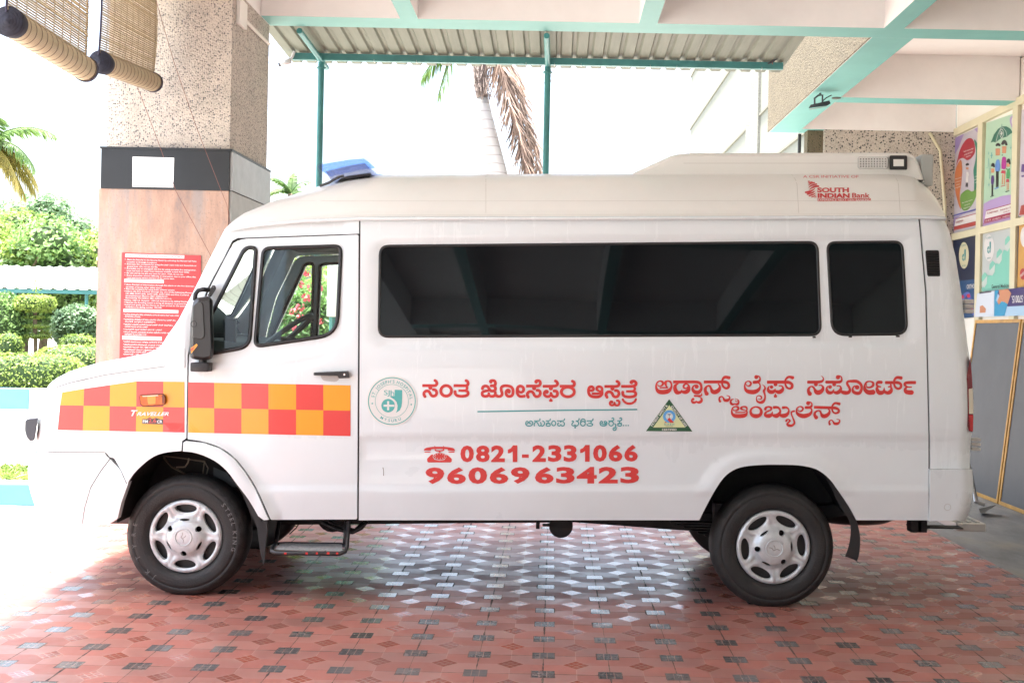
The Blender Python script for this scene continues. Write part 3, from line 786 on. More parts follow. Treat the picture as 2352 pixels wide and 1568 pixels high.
# wheel arch liners and the dark ground behind shut lines
def DL(x, y): return DS(x, y) + 0.03
def liner(name, line, y1, floor):
    mb = MB(); q = [P(p[0], p[1], B + 0.025) for p in line]; r = [p + Vector((0, y1, 0)) for p in q]
    n = len(q); mb.add(q + r, [(i, i + 1, n + i + 1, n + i) for i in range(n - 1)])
    mb.add(r + [Vector((r[0].x, r[0].y, floor)), Vector((r[-1].x, r[-1].y, floor))], [tuple(range(n)) ])
    return mb.build(name, dark, amb, fix=False)
liner("wheel_arch_liner", ARCH_F, 0.42, 0.35)
liner("wheel_arch_liner", ARCH_R, 0.50, 0.35)
jamb = MB()
for line in ([(823.5, 536), (822, 1194)], [(828, 498), (823.5, 537), (545, 548), (532, 556), (514, 592), (476, 668), (446, 755), (432, 815), (429, 1010)], [(2111, 498), (2127, 674), (2134.5, 1006), (2134.5, 1194)],
             [(428, 1010), (466, 1014.5), (505, 1027.5), (537, 1049.5), (565, 1083.5), (589, 1122), (619, 1193)], [(420, 1012), (418, 1034)], [(78, 1039), (242, 1039), (248, 1050), (292, 1108)], [(252, 1052), (232, 1081), (208, 1119), (194, 1165), (188, 1203)]):
    L = resample(line, 12, False); a = np.array(L); Y = DS(a[:, 0], a[:, 1]) + 0.016
    lo = []; hi = []
    for i, p in enumerate(L):
        q0 = L[max(0, i - 1)]; q1 = L[min(len(L) - 1, i + 1)]; tx, ty = q1[0] - q0[0], q1[1] - q0[1]; l_ = math.hypot(tx, ty)
        wj = 2.2 if line[0] in ((78, 1039), (252, 1052)) else 5; nx, ny = -ty / l_ * wj, tx / l_ * wj
        lo.append(P(p[0] - nx, p[1] - ny, Y[i])); hi.append(P(p[0] + nx, p[1] + ny, Y[i]))
    n = len(L); jamb.add(lo + hi, [(i, i + 1, n + i + 1, n + i) for i in range(n - 1)])
jamb.build("shut_line_seal", dark, amb)
bl_ = MB()
for hood in ([(104, 903), (118, 893), (160, 879), (240, 861), (330, 848), (388, 840)],):
    L = resample(hood, 10, False); a = np.array(L); Y = DS(a[:, 0], a[:, 1]) - 0.002
    v = []
    for i, p in enumerate(L):
        h_ = 0.9 if p[0] > 200 else 1.6
        v += [P(p[0], p[1] - h_, Y[i]), P(p[0], p[1] + h_, Y[i])]
    bl_.add(v, [(2 * i, 2 * i + 1, 2 * i + 3, 2 * i + 2) for i in range(len(L) - 1)])
for seg in ([(388, 840), (376, 880)], [(388, 841), (427, 834)]):
    pass
bl_.build("bonnet_gap", M("gap_grey", (0.25, 0.25, 0.25), .6), amb)
# A-pillar trim line and scuttle triangle
tri = round_poly([(424, 798), (424, 845), (360, 861)], [6, 6, 4])
glue("scuttle_trim", fill2d(tri, [], step=6), paint, 0.006, thick=0.006)

# ---- skin across the van
def across(name, line, mat, ins, holes=None):
    """sheet from the near outline to its mirror on the far side"""
    mb = MB(); n = len(line); ys = []
    a = np.array([p[:2] for p in line]); Y = DS(a[:, 0], a[:, 1]) + ins
    rows = []
    for p, y in zip(line, Y):
        q = P(p[0], p[1], y); f = q.copy(); f.y = 2 * YC - q.y
        rows.append([q.lerp(f, t) for t in (0, .06, .2, .5, .8, .94, 1)])
    m = 7
    mb.add([q for r in rows for q in r], [(i * m + k, i * m + k + 1, (i + 1) * m + k + 1, (i + 1) * m + k) for i in range(n - 1) for k in range(m - 1)])
    return mb.build(name, mat, amb, smooth=True)
across("windscreen", [(516.8, 526), (484, 590), (448.4, 661), (410, 735), (388, 768)], clear, 0.0)
across("bonnet", FRONT[4:15], paint, 0.0)
across("front_face", FRONT[14:] , paint, 0.0)
across("front_bumper_face", BUMP_F, paint, 0.0)
across("rear_door", REAR, paint, 0.0)
for s in (0.18, 0.82):
    p = P(97, 935, B + .25); MB().box((p.x - .06, B + 1.8 * s - .12, p.z - .10), (p.x + .02, B + 1.8 * s + .12, p.z + .10), bev=.02).build("headlight", M("lamp_lens", (.7, .72, .74), .1, coat=.6), amb)
gr = MB(); p = P(93, 950, B + .3)
for k in range(5): gr.box((p.x - .04, B + .55, p.z - .14 + k * .05), (p.x + .03, B + 1.25, p.z - .12 + k * .05))
gr.build("grille", black, amb)

# ---- far side: the same pressings mirrored
def mirror(o, name):
    me = o.data.copy(); me.transform(Matrix(((1, 0, 0, 0), (0, -1, 0, 2 * YC), (0, 0, 1, 0), (0, 0, 0, 1)))); me.flip_normals()
    return link(name, me, None, amb)
kids = [o for o in amb.children if o.name.split('.')[0] in ("side_panel", "corner_panel", "front_fender", "front_bumper", "bumper_corner", "wheel_arch_flare", "wheel_arch_liner")]
for o in kids: mirror(o, o.name.split('.')[0])
fdoor = mirror(door, "cab_door")

# ---- windows
def DG(off): return lambda x, y: DS(x, y) + off
def ring(name, outer, wd, off, mat, parent, bulge=.012):
    o2 = resample(outer, 7); n = len(o2); mb = MB(); prof = [(0, 0.004), (.15, -bulge * .8), (.5, -bulge), (.85, -bulge * .8), (1, .012)]
    loops = []
    for t, z in prof:
        l2 = inset(o2, wd * t); a = np.array(l2); Y = DS(a[:, 0], a[:, 1]) + off + z
        loops.append([P(p[0], p[1], y) for p, y in zip(l2, Y)])
    vs = [q for l in loops for q in l]
    mb.add(vs, [(i * n + k, i * n + (k + 1) % n, (i + 1) * n + (k + 1) % n, (i + 1) * n + k) for i in range(len(prof) - 1) for k in range(n)])
    return mb.build(name, mat, parent, smooth=True)
def pane(name, outer, d, off, mat, parent, gx=14, gy=12, wob=0.0):
    base = inset(resample(outer, 10), d)
    def D(x, y):
        f = B + .079 - (y - 552) * (.0525 / 225) + off
        if wob: f = f + wob * (np.sin(x / 90.0 + y / 60.0) + .6 * np.sin(y / 38.0 - x / 150.0))
        return f
    pts, tris = fill2d(base, [], gx * 3, gy * 2); a = np.array(pts); Y = D(a[:, 0], a[:, 1])
    mb = MB(); v = [P(p[0], p[1], y) for p, y in zip(pts, Y)]; mb.add(v, tris)
    o = mb.build(name, mat, parent, smooth=True)
    if (o.data.polygons[0].normal.y) > 0: o.data.flip_normals()
    return o
for wn in (WIN1, WIN2):
    r0 = ring("side_window", wn, 7, 0.0, rubber, amb, .006)
    pane("pane", wn, 5, -.004, tint, r0, wob=.00013)
    r1 = mirror(r0, "side_window"); g1 = mirror(r0.children[0], "pane"); g1.parent = r1; g1.matrix_parent_inverse = Matrix()
for x, y in ((1870, 773), (1953, 772), (2062, 771)):
    MB().box(tuple(P(x - 1.5, y + 3, B - .005)), tuple(P(x + 1.5, y - 1, B + .02))).build("drain_tab", black, amb)
for wn, wd in ((DWIN, 9), (VENT, 10)):
    r0 = ring("door_window", wn, wd, 0.0, rubber, door, .012)
    pane("pane", wn, wd - 2, .012, clear, r0)
    r1 = mirror(r0, "door_window"); r1.parent = fdoor; r1.matrix_parent_inverse = Matrix()
    g1 = mirror(r0.children[0], "pane"); g1.parent = r1; g1.matrix_parent_inverse = Matrix()
# door handle
hb = MB(); Yh = float(DS(np.array([760.]), np.array([860.]))[0])
hb.prism([P(x, y, Yh + .002) for x, y in round_poly([(720, 855), (801, 851), (804, 868), (778, 869), (776, 863), (720, 862)], 3)],
         [P(x, y, Yh - .035) for x, y in round_poly([(722, 856), (800, 853), (802, 866), (779, 867), (775, 862), (722, 861)], 3)])
hb.build("handle", black, door, auto=40)
glue("handle_recess_shade", fill2d(round_poly([(735, 862), (778, 862), (778, 873), (770, 877), (742, 874)], 5), [], step=4), M("recess_shadow_paint", (.5, .5, .49), .4), .0025, door)  # shade of the recess painted as a flat grey patch
lk = MB(); lk.lathe(P(791, 860, Yh - .037), [(0, -.001), (.006, -.001), (.007, .004)], 14); lk.build("lock", chrome, door)

# ---- raised roof
TOP = [(519, 523.5), (527, 515), (540, 504), (560, 490), (625, 463), (680, 445), (727, 429.5), (790, 411.5), (820, 406), (850, 402.5), (900, 400.8), (1130, 400.5), (1453, 398), (2040, 397), (2075, 399), (2100, 405), (2130, 430), (2150, 456), (2165, 482), (2171, 496)]
CAPP = [(0, .080), (.05, .066), (.09, .088), (.12, .095), (.35, .115), (.6, .165), (.8, .25), (.92, .38), (1, .60)]
def gy_(x): return interp(x, GUT)
def ty_(x): return interp(x, TOP)
def DC(px, py):
    px = np.asarray(px, float); py = np.asarray(py, float); g = gy_(px) ; t = np.clip((g + 7 - py) / np.maximum(g + 7 - ty_(px), 1), 0, 1)
    d = interp(t, CAPP)
    sc = np.clip((g - ty_(px)) / 60, .25, 1)
    end = sstep(2095, 2168, px)
    return B + .02 + (d - .08) * sc + .06 + end * .05 * t
xs = list(np.concatenate([np.arange(519, 600, 7), np.arange(600, 900, 12), np.arange(900, 2040, 38), np.arange(2040, 2172, 6)])) + [2171]
ts = [0, .05, .09, .12, .235, .35, .475, .6, .7, .8, .86, .92, .96, 1.0]
cols = []
for x in xs:
    g = float(gy_(x)); tp = float(ty_(x)); g += 7
    c = []
    for t in ts:
        y = g + (tp - g) * t; Y = float(DC(np.array([x]), np.array([y]))[0])
        c.append(P(x, y, Y))
    e = c[-1]; 
    near = c + [Vector((e.x, (e.y + YC) / 2, e.z + .018))]
    mid = [Vector((e.x, YC, e.z + .025))]
    far = [Vector((q.x, 2 * YC - q.y, q.z)) for q in near[::-1]]
    cols.append(near + mid + far)
mb = MB(); m = len(cols[0])
mb.add([q for c in cols for q in c], [(i * m + k, i * m + k + 1, (i + 1) * m + k + 1, (i + 1) * m + k) for i in range(len(cols) - 1) for k in range(m - 1)])
roof = mb.build("roof", roofpaint, amb, smooth=True)
seams = MB()
for sx in ((1116, 1116), (1829, 1826), (2062, 2066)):
    L = [(sx[0] - (0 if k > .25 else (1 - k * 4) * (-10 if sx[0] > 1800 else 0) * -1 * 0), ty_(sx[0]) + (492 - ty_(sx[0])) * k) for k in np.linspace(.03, .97, 24)]
    v = []
    for x, y in L:
        xx = x + (sx[1] - sx[0]) * 0 + (6 * ((y - 400) / 95) if sx[0] > 1200 else 0) - (12 * max(0, (425 - y) / 25) ** 2 if sx[0] > 1200 else 0)
        Y = float(DC(np.array([xx]), np.array([y]))[0]) - .0015
        v += [P(xx - .7, y, Y), P(xx + .7, y, Y)]
    seams.add(v, [(2 * i, 2 * i + 1, 2 * i + 3, 2 * i + 2) for i in range(len(L) - 1)])
L = np.arange(560, 2140, 20); v = []
for x in L:
    y = 461 if x > 900 else 461 + (x - 900) * -.0
    if y < ty_(x) + 4: continue
    Y = float(DC(np.array([x]), np.array([y]))[0]) - .0012
    v += [P(x, y - .45, Y), P(x, y + .45, Y)]
seams.add(v, [(2 * i, 2 * i + 1, 2 * i + 3, 2 * i + 2) for i in range(len(v) // 2 - 1)])
seams.build("roof_seam", M("seam_beige", (.60, .59, .55), .6), roof)
gtr = MB()
gtr.tube([P(x, float(gy_(x)) + 5, B + .062) for x in list(np.arange(522, 2172, 25)) + [2172]], .011, 8)
gtr.tube([Vector((q.x, 2 * YC - q.y, q.z)) for q in [P(x, float(gy_(x)) + 5, B + .062) for x in list(np.arange(522, 2172, 25)) + [2172]]], .011, 8)
gtr.build("rain_gutter", paint, amb, smooth=True)

# ---- rear pod with lamps
pod_o = round_poly([(1445, 412), (1453, 398), (1545, 356), (1575, 352.5), (2000, 351), (2088, 352), (2106, 364), (2122, 408), (2126, 420), (1980, 420)], [4, 4, 10, 8, 6, 14, 14, 10, 4, 4], 4)
yp = B + .52
pod = MB(); fr_ = inset(resample(pod_o, 14), 3.0)
n = len(fr_); rows = [[P(*p, yp) for p in inset(resample(pod_o, 14), 7)], [P(*p, yp + .012) for p in fr_], [P(*p, yp + .05) for p in resample(pod_o, 14)]]
fullr = [Vector((q.x, 2 * YC - q.y, q.z)) for q in rows[2]]; r4 = [Vector((q.x, 2 * YC - q.y, q.z)) for q in rows[0]]
rows += [fullr, r4]
pod.add([q for r in rows for q in r], [(i * n + k, i * n + (k + 1) % n, (i + 1) * n + (k + 1) % n, (i + 1) * n + k) for i in range(4) for k in range(n)] + [tuple(range(n))[::-1], tuple(range(4 * n, 5 * n))])
podo = pod.build("roof_pod", roofpaint, amb, auto=35)
pl_ = MB(); v = []
for x in np.arange(1570, 2090, 20): v += [P(x, 374.5, yp - .001), P(x, 375.7, yp - .001)]
pl_.add(v, [(2 * i, 2 * i + 1, 2 * i + 3, 2 * i + 2) for i in range(len(v) // 2 - 1)]); pl_.build("pod_crease", M("seam_beige", (.5, .49, .45), .6), podo)
led = MB()
led.prism([P(x, y, yp - .002) for x, y in round_poly([(1970, 360), (2041, 360), (2041, 388), (1970, 388)], 5)], [P(x, y, yp - .022) for x, y in round_poly([(1972, 362), (2039, 362), (2039, 386), (1972, 386)], 5)])
ledo = led.build("side_lamp", M("lamp_clear", (.62, .62, .6), .15, coat=.5), podo, auto=30)
dots = MB()
for i in range(10):
    for j in range(4):
        dots.lathe(P(1977 + i * 6.3, 365.5 + j * 5.6, yp - .0225), [(0, -.003), (.0042, -.002), (.0052, .0005)], 8)
dots.build("lamp_bead", M("lamp_bead", (.32, .32, .31), .12, .6), ledo)
fl_ = MB()
fl_.prism([P(x, y, yp + .0) for x, y in round_poly([(2043, 357), (2084, 357), (2084, 390.5), (2043, 390.5)], 4)], [P(x, y, yp - .03) for x, y in round_poly([(2044, 358), (2083, 358), (2083, 389.5), (2044, 389.5)], 3)])
flo = fl_.build("flood_lamp", black, podo, auto=30)
ff = MB(); ff.add([P(x, y, yp - .0335) for x, y in ((2052, 366), (2076, 366), (2076, 382), (2052, 382))], [(0, 1, 2, 3)]); ff.build("lamp_face", M("lamp_white", (.8, .8, .76), .2), flo)
# hinge box behind the pod
bx = MB(); q = P(2127, 392, YC - .35); bx.box((q.x - .03, q.y, q.z - .09), (q.x + .045, q.y + .5, q.z + .10), bev=.01); bx.build("pod_bracket", M("bracket_grey", (.4, .42, .4), .5), podo)

# ---- light bar
bl0, bl1 = YC - .55, YC + .55
LB = round_poly([(726, 381), (732, 375), (800, 363.5), (842, 361), (856, 376), (853, 398), (800, 406), (738, 417)], [4, 4, 6, 8, 8, 4, 4, 6], 4)
yb = 7.08
clr = tintfilm("clear_lens", (.86, .87, .92), .06)
bar = thing_parent = None
mb = MB(); a = [P(x, y, yb) for x, y in LB]; b2 = [Vector((q.x, 2 * YC - q.y, q.z)) for q in a]; mb.prism(a, b2)
bar = mb.build("light_bar", clr, amb, auto=30)
mb = MB()
for y0, y1 in ((yb + .012, yb + .30), (YC + .2, 2 * YC - yb - .012)):
    a = [P(x, y, yb + .012) for x, y in round_poly([(731, 384), (735, 378), (801, 367), (836, 364), (846, 371), (800, 377.5), (737, 392)], 3)]
    mb.prism([Vector((q.x, y0, q.z)) for q in a], [Vector((q.x, y1, q.z)) for q in a])
mb.build("blue_lens", tintfilm("blue_lens_clear", (.55, .72, 1.0)), bar, auto=30)
mb = MB(); a = [P(x, y, yb + .02) for x, y in ((748, 394), (800, 381), (838, 375), (850, 394), (800, 403), (758, 411))]
mb.prism(a, [Vector((q.x, 2 * YC - q.y, q.z)) for q in a]); mb.build("lamp_reflector", tintfilm("reflector_smoke", (.60, .61, .68), .16), bar)
mb = MB()
mb.prism([P(x, y, yb + .05) for x, y in ((785, 409), (800, 404), (850, 397), (854, 402), (800, 411), (775, 416))], [P(x, y, yb + .25) for x, y in ((785, 409), (800, 404), (850, 397), (854, 402), (800, 411), (775, 416))])
mb.tube([P(735, 427, yb + .1), P(755, 420, yb + .08), P(778, 407, yb + .04), P(790, 404, yb + .04)], .008, 6)
mb.build("mounting_foot", black, bar); mb = MB()
mb.prism([P(x, y, yb + .9) for x, y in ((785, 409), (800, 404), (850, 397), (854, 402), (800, 411), (775, 416))], [P(x, y, yb + 1.0) for x, y in ((785, 409), (800, 404), (850, 397), (854, 402), (800, 411), (775, 416))])
mb.build("mounting_foot", black, bar)

# ---- checks
red = M("vinyl_check_red", (.74, .055, .05), .28, coat=.3); yel = M("vinyl_check_yellow", (.86, .355, .012), .28, coat=.3)
def quad(a, b, c, d): return fill2d(resample([a, b, c, d], 8), [])
rows_f = [(143, 901, 193, 892.5), (193.5, 892.5, 252.7, 884), (252.7, 884, 313.5, 875.5), (313.5, 875.5, 375, 876), (375, 876, 423.5, 876.5)]
shR = []; shY = []
midf = lambda x: interp(x, [(140, 930.3), (430, 935.5)]); botf = lambda x: interp(x, [(130, 986.8), (430, 993)])
xb = [(138, 192), (192, 252), (252, 313), (313, 375), (375, 423.5)]; xc = [(132.5, 190), (190, 251), (251, 312), (312, 374), (374, 423.5)]
for i, (x0, y0, x1, y1) in enumerate(rows_f):
    a, b_ = xb[i]
    top = quad((x0, y0), (x1, y1), (b_, float(midf(b_))), (a, float(midf(a))))
    c_, d_ = xc[i]
    low = quad((a, float(midf(a))), (b_, float(midf(b_))), (d_, float(botf(d_))), (c_, float(botf(c_))))
    (shY if i % 2 == 0 else shR).append(top); (shR if i % 2 == 0 else shY).append(low)
xd = [432, 492, 554.5, 616.5, 680, 742.5, 805]
for i in range(6):
    y0 = lambda x: interp(x, [(432, 877.5), (805, 884.5)]); y1 = lambda x: interp(x, [(432, 936), (805, 943)]); y2 = lambda x: interp(x, [(432, 993), (805, 1001)])
    e = -2 if i else 0; e2 = -2 if i < 5 else -1.5
    a, b_ = xd[i], xd[i + 1]
    top = quad((a, float(y0(a))), (b_, float(y0(b_))), (b_ , float(y1(b_))), (a, float(y1(a))))
    low = quad((a, float(y1(a))), (b_, float(y1(b_))), (b_, float(y2(b_))), (a, float(y2(a))))
    (shR if i % 2 == 0 else shY).append(top); (shY if i % 2 == 0 else shR).append(low)
def split(sh, c): return [s for s in sh if (np.mean([p[0] for p in s[0]]) < 428) == c]
for c, par in ((True, amb), (False, door)):
    glue("check_stripe", join2d(*split(shR, c)), red, .002, par); glue("check_stripe", join2d(*split(shY, c)), yel, .002, par)
# indicator lamp
ind = round_poly([(321, 907), (375, 904.5), (381, 912), (380, 926), (374, 930), (328, 933), (322, 927)], 5)
mb = MB(); Yi = float(DS(np.array([350.]), np.array([918.]))[0])
mb.prism([P(x, y, Yi) for x, y in ind], [P(x, y, Yi - .025) for x, y in inset(ind, 1.2)])
io = mb.build("indicator_lamp", M("amber_lens", (.62, .12, .006), .25, var=.35, vs=45), amb, auto=25)
decal("painted_glow", fill2d([(338, 909), (358, 908), (357, 927), (340, 928)]), lambda x, y: np.full(np.shape(x), Yi - .0255), .001, M("amber_glow", (.85, .30, .03), .2), io)  # highlight, top glint and shaded end painted on the lens as flat patches
decal("painted_glint", fill2d([(326, 908.5), (362, 906.8), (364, 909), (328, 911)]), lambda x, y: np.full(np.shape(x), Yi - .0255), .002, M("amber_glint", (.85, .62, .45), .2), io)
decal("painted_lens_shade", fill2d([(371, 907), (376, 906.5), (378.5, 912), (377.5, 925), (373, 927.5)]), lambda x, y: np.full(np.shape(x), Yi - .0255), .0015, M("amber_shade", (.16, .03, .004), .25), io)
mb = MB(); mb.prism([P(x, y, Yi + .002) for x, y in inset(ind, -1.2)], [P(x, y, Yi - .006) for x, y in inset(ind, -1.0)]); mb.build("lamp_gasket", black, io)
# badges
t = fit(text2d("T", .02, .35), 301, 942, 318, 957); t2 = fit(text2d("RAVELLER", .02, .4), 311, 944.5, 389, 955)
glue("name_badge", join2d(fit(text2d("T", .025, .35), 301, 941.5, 316, 955), fit(text2d("RAVELLER", .02, .4), 314, 946, 388, 954.5)), M("badge_white", (.85, .85, .86), .2), .007, thick=.004)
eb = thing_b = glue("engine_badge", fill2d(round_poly([(326.5, 962), (337, 962), (343, 958), (350, 962), (357, 959), (366, 962), (374, 963), (374, 974), (326.5, 972.5)], 1.5), [], step=4), M("badge_black", (.05, .05, .05), .3), .005, thick=.003)
glue("badge_text", join2d(fit(text2d("FM", .03), 328, 964, 339.5, 971), fit(text2d("CR", .03), 360.5, 964.5, 373, 971.5)), M("badge_white", (.85, .85, .86), .2), .0062, eb)
glue("badge_text", fit(text2d("2.6", .03), 341, 960, 359, 971), M("badge_red", (.6, .08, .08), .3), .0064, eb)

# ---- mirror
mb = MB(); ym = B - .10
a = round_poly([(443, 692), (452, 683), (480, 680), (489, 689), (492, 800), (489, 823), (470, 829), (440, 824), (435, 815), (437, 740)], [8, 8, 10, 10, 20, 8, 10, 6, 8, 30], 4)
mb.prism([P(x, y, ym + .10) for x, y in inset(a, 5)], [P(x, y, ym + .06) for x, y in a])
mb.prism([P(x, y, ym + .0599) for x, y in a], [P(x, y, ym + .02) for x, y in inset(a, 2)])
mb.prism([P(x, y, ym + .0199) for x, y in inset(a, 2)], [P(x, y, ym - .005) for x, y in inset(a, 8)])
mir = mb.build("wing_mirror", M("mirror_shell", (.018, .018, .019), .38, bump=.1, bs=250), amb, auto=40)
mb = MB(); mb.prism([P(x, y, ym + .0) for x, y in round_poly([(442, 700), (455, 690), (468, 694), (472, 775), (462, 782), (440, 776)], 5)], [P(x, y, ym - .012) for x, y in round_poly([(444, 702), (456, 693), (465, 697), (469, 772), (461, 779), (443, 774)], 5)])
mb.build("mirror_cover", M("mirror_grey", (.045, .047, .047), .4), mir, auto=40)
mb = MB(); mb.lathe(P(444.5, 744, ym - .013), [(.013, 0), (.016, -.002), (.018, 0)], 20)
mb.build("mirror_emblem", M("mirror_mark", (.03, .03, .03), .3), mir)
decal("mirror_reflector", fill2d([(438, 799), (452, 789), (454, 793), (439, 812)], [], step=4), lambda x, y: np.full(x.shape, ym + .004), .013, M("vinyl_check_yellow", (.86, .355, .012), .28), mir)
decal("mirror_reflector", fill2d([(438.5, 801), (449, 793.5), (440, 807)], [], step=4), lambda x, y: np.full(x.shape, ym + .004), .0145, M("vinyl_check_red", (.74, .055, .05), .28), mir)
mb = MB()
mb.tube([P(447, 690, ym + .05), P(449, 675, ym + .05), P(455, 667, ym + .05), P(466, 664.5, ym + .05), P(485, 666, B + .03)], .0125, 10)
mb.prism([P(x, y, B + .03) for x, y in round_poly([(487, 655), (494, 655), (497, 663), (484, 683), (477, 680)], 3)], [P(x, y, B - .005) for x, y in round_poly([(487, 655), (494, 655), (497, 663), (484, 683), (477, 680)], 3)])
mb.box(tuple(P(436, 853, ym + .02)), tuple(P(490, 832, B + .02)), bev=.008)
mb.tube([P(466, 835, ym + .06), P(466, 826, ym + .06)], .022, 12)
mb.build("mirror_arm", black, mir, auto=40)
for x, y in ((490.5, 658.5), (480, 677.5)):
    mb = MB(); mb.lathe(P(x, y, B - .005), [(0, -.004), (.006, -.004), (.007, .002)], 12); mb.build("arm_bolt", M("bolt_grey", (.12, .12, .12), .3, .5), mir)
# wiper stub on the screen base
mb = MB(); mb.tube([P(408, 741, B + .3), P(421, 738, B + .25)], .012, 8); mb.build("wiper_pivot", black, amb)
# front corner convex mirror
mb = MB(); c = P(70, 987, B + .08)
a = round_poly([(57, 967), (62, 961), (88, 959), (84, 985), (80, 1011), (69, 1014), (62, 1007), (56, 990)], [4, 4, 3, 6, 4, 4, 8, 8], 4)
mb.prism([P(x, y, B + .02) for x, y in inset(a, 2)], [P(x, y, B + .04) for x, y in a]); mb.prism([P(x, y, B + .0401) for x, y in a], [P(x, y, B + .17) for x, y in inset(a, 3)])
mb.build("corner_mirror", M("mirror_grey2", (.045, .05, .065), .4), amb, auto=40)

# ---- vent grille, tail lamp, rear bumper, hinges
ven = round_poly([(2125, 574.5), (2157, 574.5), (2160.5, 637), (2129.5, 638)], 5); Yv = float(DS(np.array([2142.]), np.array([605.]))[0])
mb = MB(); mb.prism([P(x, y, Yv + .01) for x, y in ven], [P(x, y, Yv - .006) for x, y in inset(ven, .8)])
for k in range(10):
    y = 580 + k * 5.7; x0 = 2128.5 + k * .35
    mb.prism([P(x0, y, Yv - .004), P(x0 + 27, y, Yv - .004), P(x0 + 27, y + 3.2, Yv - .004), P(x0, y + 3.2, Yv - .004)], [P(x0, y + 1.5, Yv - .013), P(x0 + 27, y + 1.5, Yv - .013), P(x0 + 27, y + 3.2, Yv - .010), P(x0, y + 3.2, Yv - .010)])
mb.build("vent_grille", M("vent_black", (.012, .012, .013), .5), amb)
tl = [(2229, 820), (2224, 842), (2219, 880), (2217.5, 935), (2219, 972), (2226, 990), (2233.5, 992), (2235, 940), (2233, 872)]
mb = MB(); mb.prism([P(x, y, B + .02) for x, y in tl], [P(x + 1, y, B + .14) for x, y in tl])
tlo = mb.build("tail_lamp", M("tail_red", (.16, .004, .012), .12, coat=.8), amb, auto=30)
mb = MB(); mb.prism([P(x, y, B + .014) for x, y in ((2225, 893), (2234, 891), (2235.5, 950), (2226, 950))], [P(x, y, B + .1) for x, y in ((2226, 893), (2236.5, 891), (2237, 950), (2227, 950))]); mb.build("reverse_lens", M("lens_clear", (.62, .58, .44), .15, coat=.6), tlo)
mb = MB(); mb.prism([P(x, y, B + .012) for x, y in ((2226, 953), (2235.5, 953), (2234.5, 990), (2228, 988))], [P(x, y, B + .1) for x, y in ((2227, 953), (2237, 953), (2236, 990), (2229, 988))]); mb.build("stop_lens", M("stop_red", (.45, .01, .01), .12, coat=.8), tlo)
RB = [(2136, 1077.5), (2234, 1077.5), (2236, 1123), (2233, 1152), (2226, 1178), (2217, 1194), (2135, 1196)]
def DRB(x, y): return B - .014 + .10 * (1 - np.sqrt(np.clip(1 - (1 - np.clip(pdist(x, y, RB[1:6]) / 26, 0, 1)) ** 2, 0, 1)))
rb = panel("rear_bumper", RB, [], DRB, paint, amb, gx=9, gy=9, thick=.04)
mb = MB(); a = [P(x, y, B + .08) for x, y in RB[1:6]]; b2 = [Vector((q.x, 2 * YC - q.y, q.z)) for q in a]; n = len(a)
mb.add(a + b2, [(i, i + 1, n + i + 1, n + i) for i in range(n - 1)]); mb.build("rear_bumper_face", paint, amb, smooth=True)
mb = MB(); c = P(2176.5, 1164, B - .0155)
mb.lathe(c, [(.0165, 0), (.018, -.0015), (.0195, 0)], 24); mb.build("tow_cap", M("cap_line", (.55, .55, .53), .4), rb)
for (x, y) in ((2222, 706), (2238, 1022)):
    mb = MB()
    for k in range(3): mb.box(tuple(P(x - 6, y - 13 + k * 11 + 4, B + .10)), tuple(P(x + 7, y - 13 + k * 11 - 5, B + .16)), bev=.006)
    mb.build("door_hinge", M("hinge_beige", (.55, .54, .5), .45), amb)
# rear step and towing frame
st_a = P(2196, 1219, B + .5); st_b = P(2265, 1202, B + .5)
mb = MB(); mb.box((st_a.x, B + .5, st_a.z), (st_b.x, B + 1.35, st_b.z), bev=.006)
for k in range(3): mb.box((st_a.x + .03 + k * .05, B + .52, st_b.z), (st_a.x + .05 + k * .05, B + 1.33, st_b.z + .006))
mb.build("rear_step", M("step_alloy", (.55, .56, .54), .3, .7), amb)
mb = MB()
for x0, x1 in ((2093, 2105), (2109, 2119)): mb.box(tuple(P(x0, 1222, B + .25)), tuple(P(x1, 1190, B + .34)))
mb.box(tuple(P(2090, 1210, B + .3)), tuple(P(2126, 1203, B + .38))); mb.box(tuple(P(2118, 1213, B + .4)), tuple(P(2200, 1206, B + .5)))
mb.build("towing_bracket", dark, amb)

# ---- floor and running gear
mb = MB(); p0 = P(150, 1190, B + .12); p1 = P(2225, 1186, B + .12)
mb.box((P(600, 1180, B).x, B + .07, P(700, 1180, B).z - .0), (P(1610, 1180, B).x, 2 * YC - B - .07, P(700, 1172, B).z + .02))
mb.box((P(1960, 1180, B).x, B + .07, P(2000, 1186, B).z), (P(2225, 1180, B).x, 2 * YC - B - .07, P(2000, 1172, B).z + .02))
mb.box((P(600, 1080, B).x, B + .55, P(700, 1095, B).z), (P(2225, 1080, B).x, 2 * YC - B - .55, P(700, 1060, B).z))
mb.box((P(120, 1080, B).x, B + .5, P(300, 1185, B).z), (P(640, 1080, B).x, 2 * YC - B - .5, P(300, 1040, B).z))
mb.build("floor_pan", dark, amb)
mb = MB()
for yy in (B + .42, 2 * YC - B - .50):
    a = [P(x, y, B + .4) for x, y in ((640, 1180), (1640, 1180), (2060, 1150), (2060, 1170), (1650, 1222), (1560, 1218), (1320, 1200), (640, 1206))]
    mb.prism([Vector((q.x, yy, q.z)) for q in a], [Vector((q.x, yy + .08, q.z)) for q in a])
mb.lathe(P(1288, 1196, B + .45), [(0, -.20), (.066, -.20), (.070, -.18), (.070, .6), (0, .6)], 24)
mb.box(tuple(P(1231, 1214, B + .2)), tuple(P(1240, 1196, B + .25))); mb.box(tuple(P(1246, 1208, B + .2)), tuple(P(1262, 1202, B + .25)))
mb.lathe(P(770, 1180, B + 1.0), [(0, -.1), (.10, -.1), (.10, .3), (0, .3)], 20)
mb.build("chassis", dark, amb)
mb = MB()
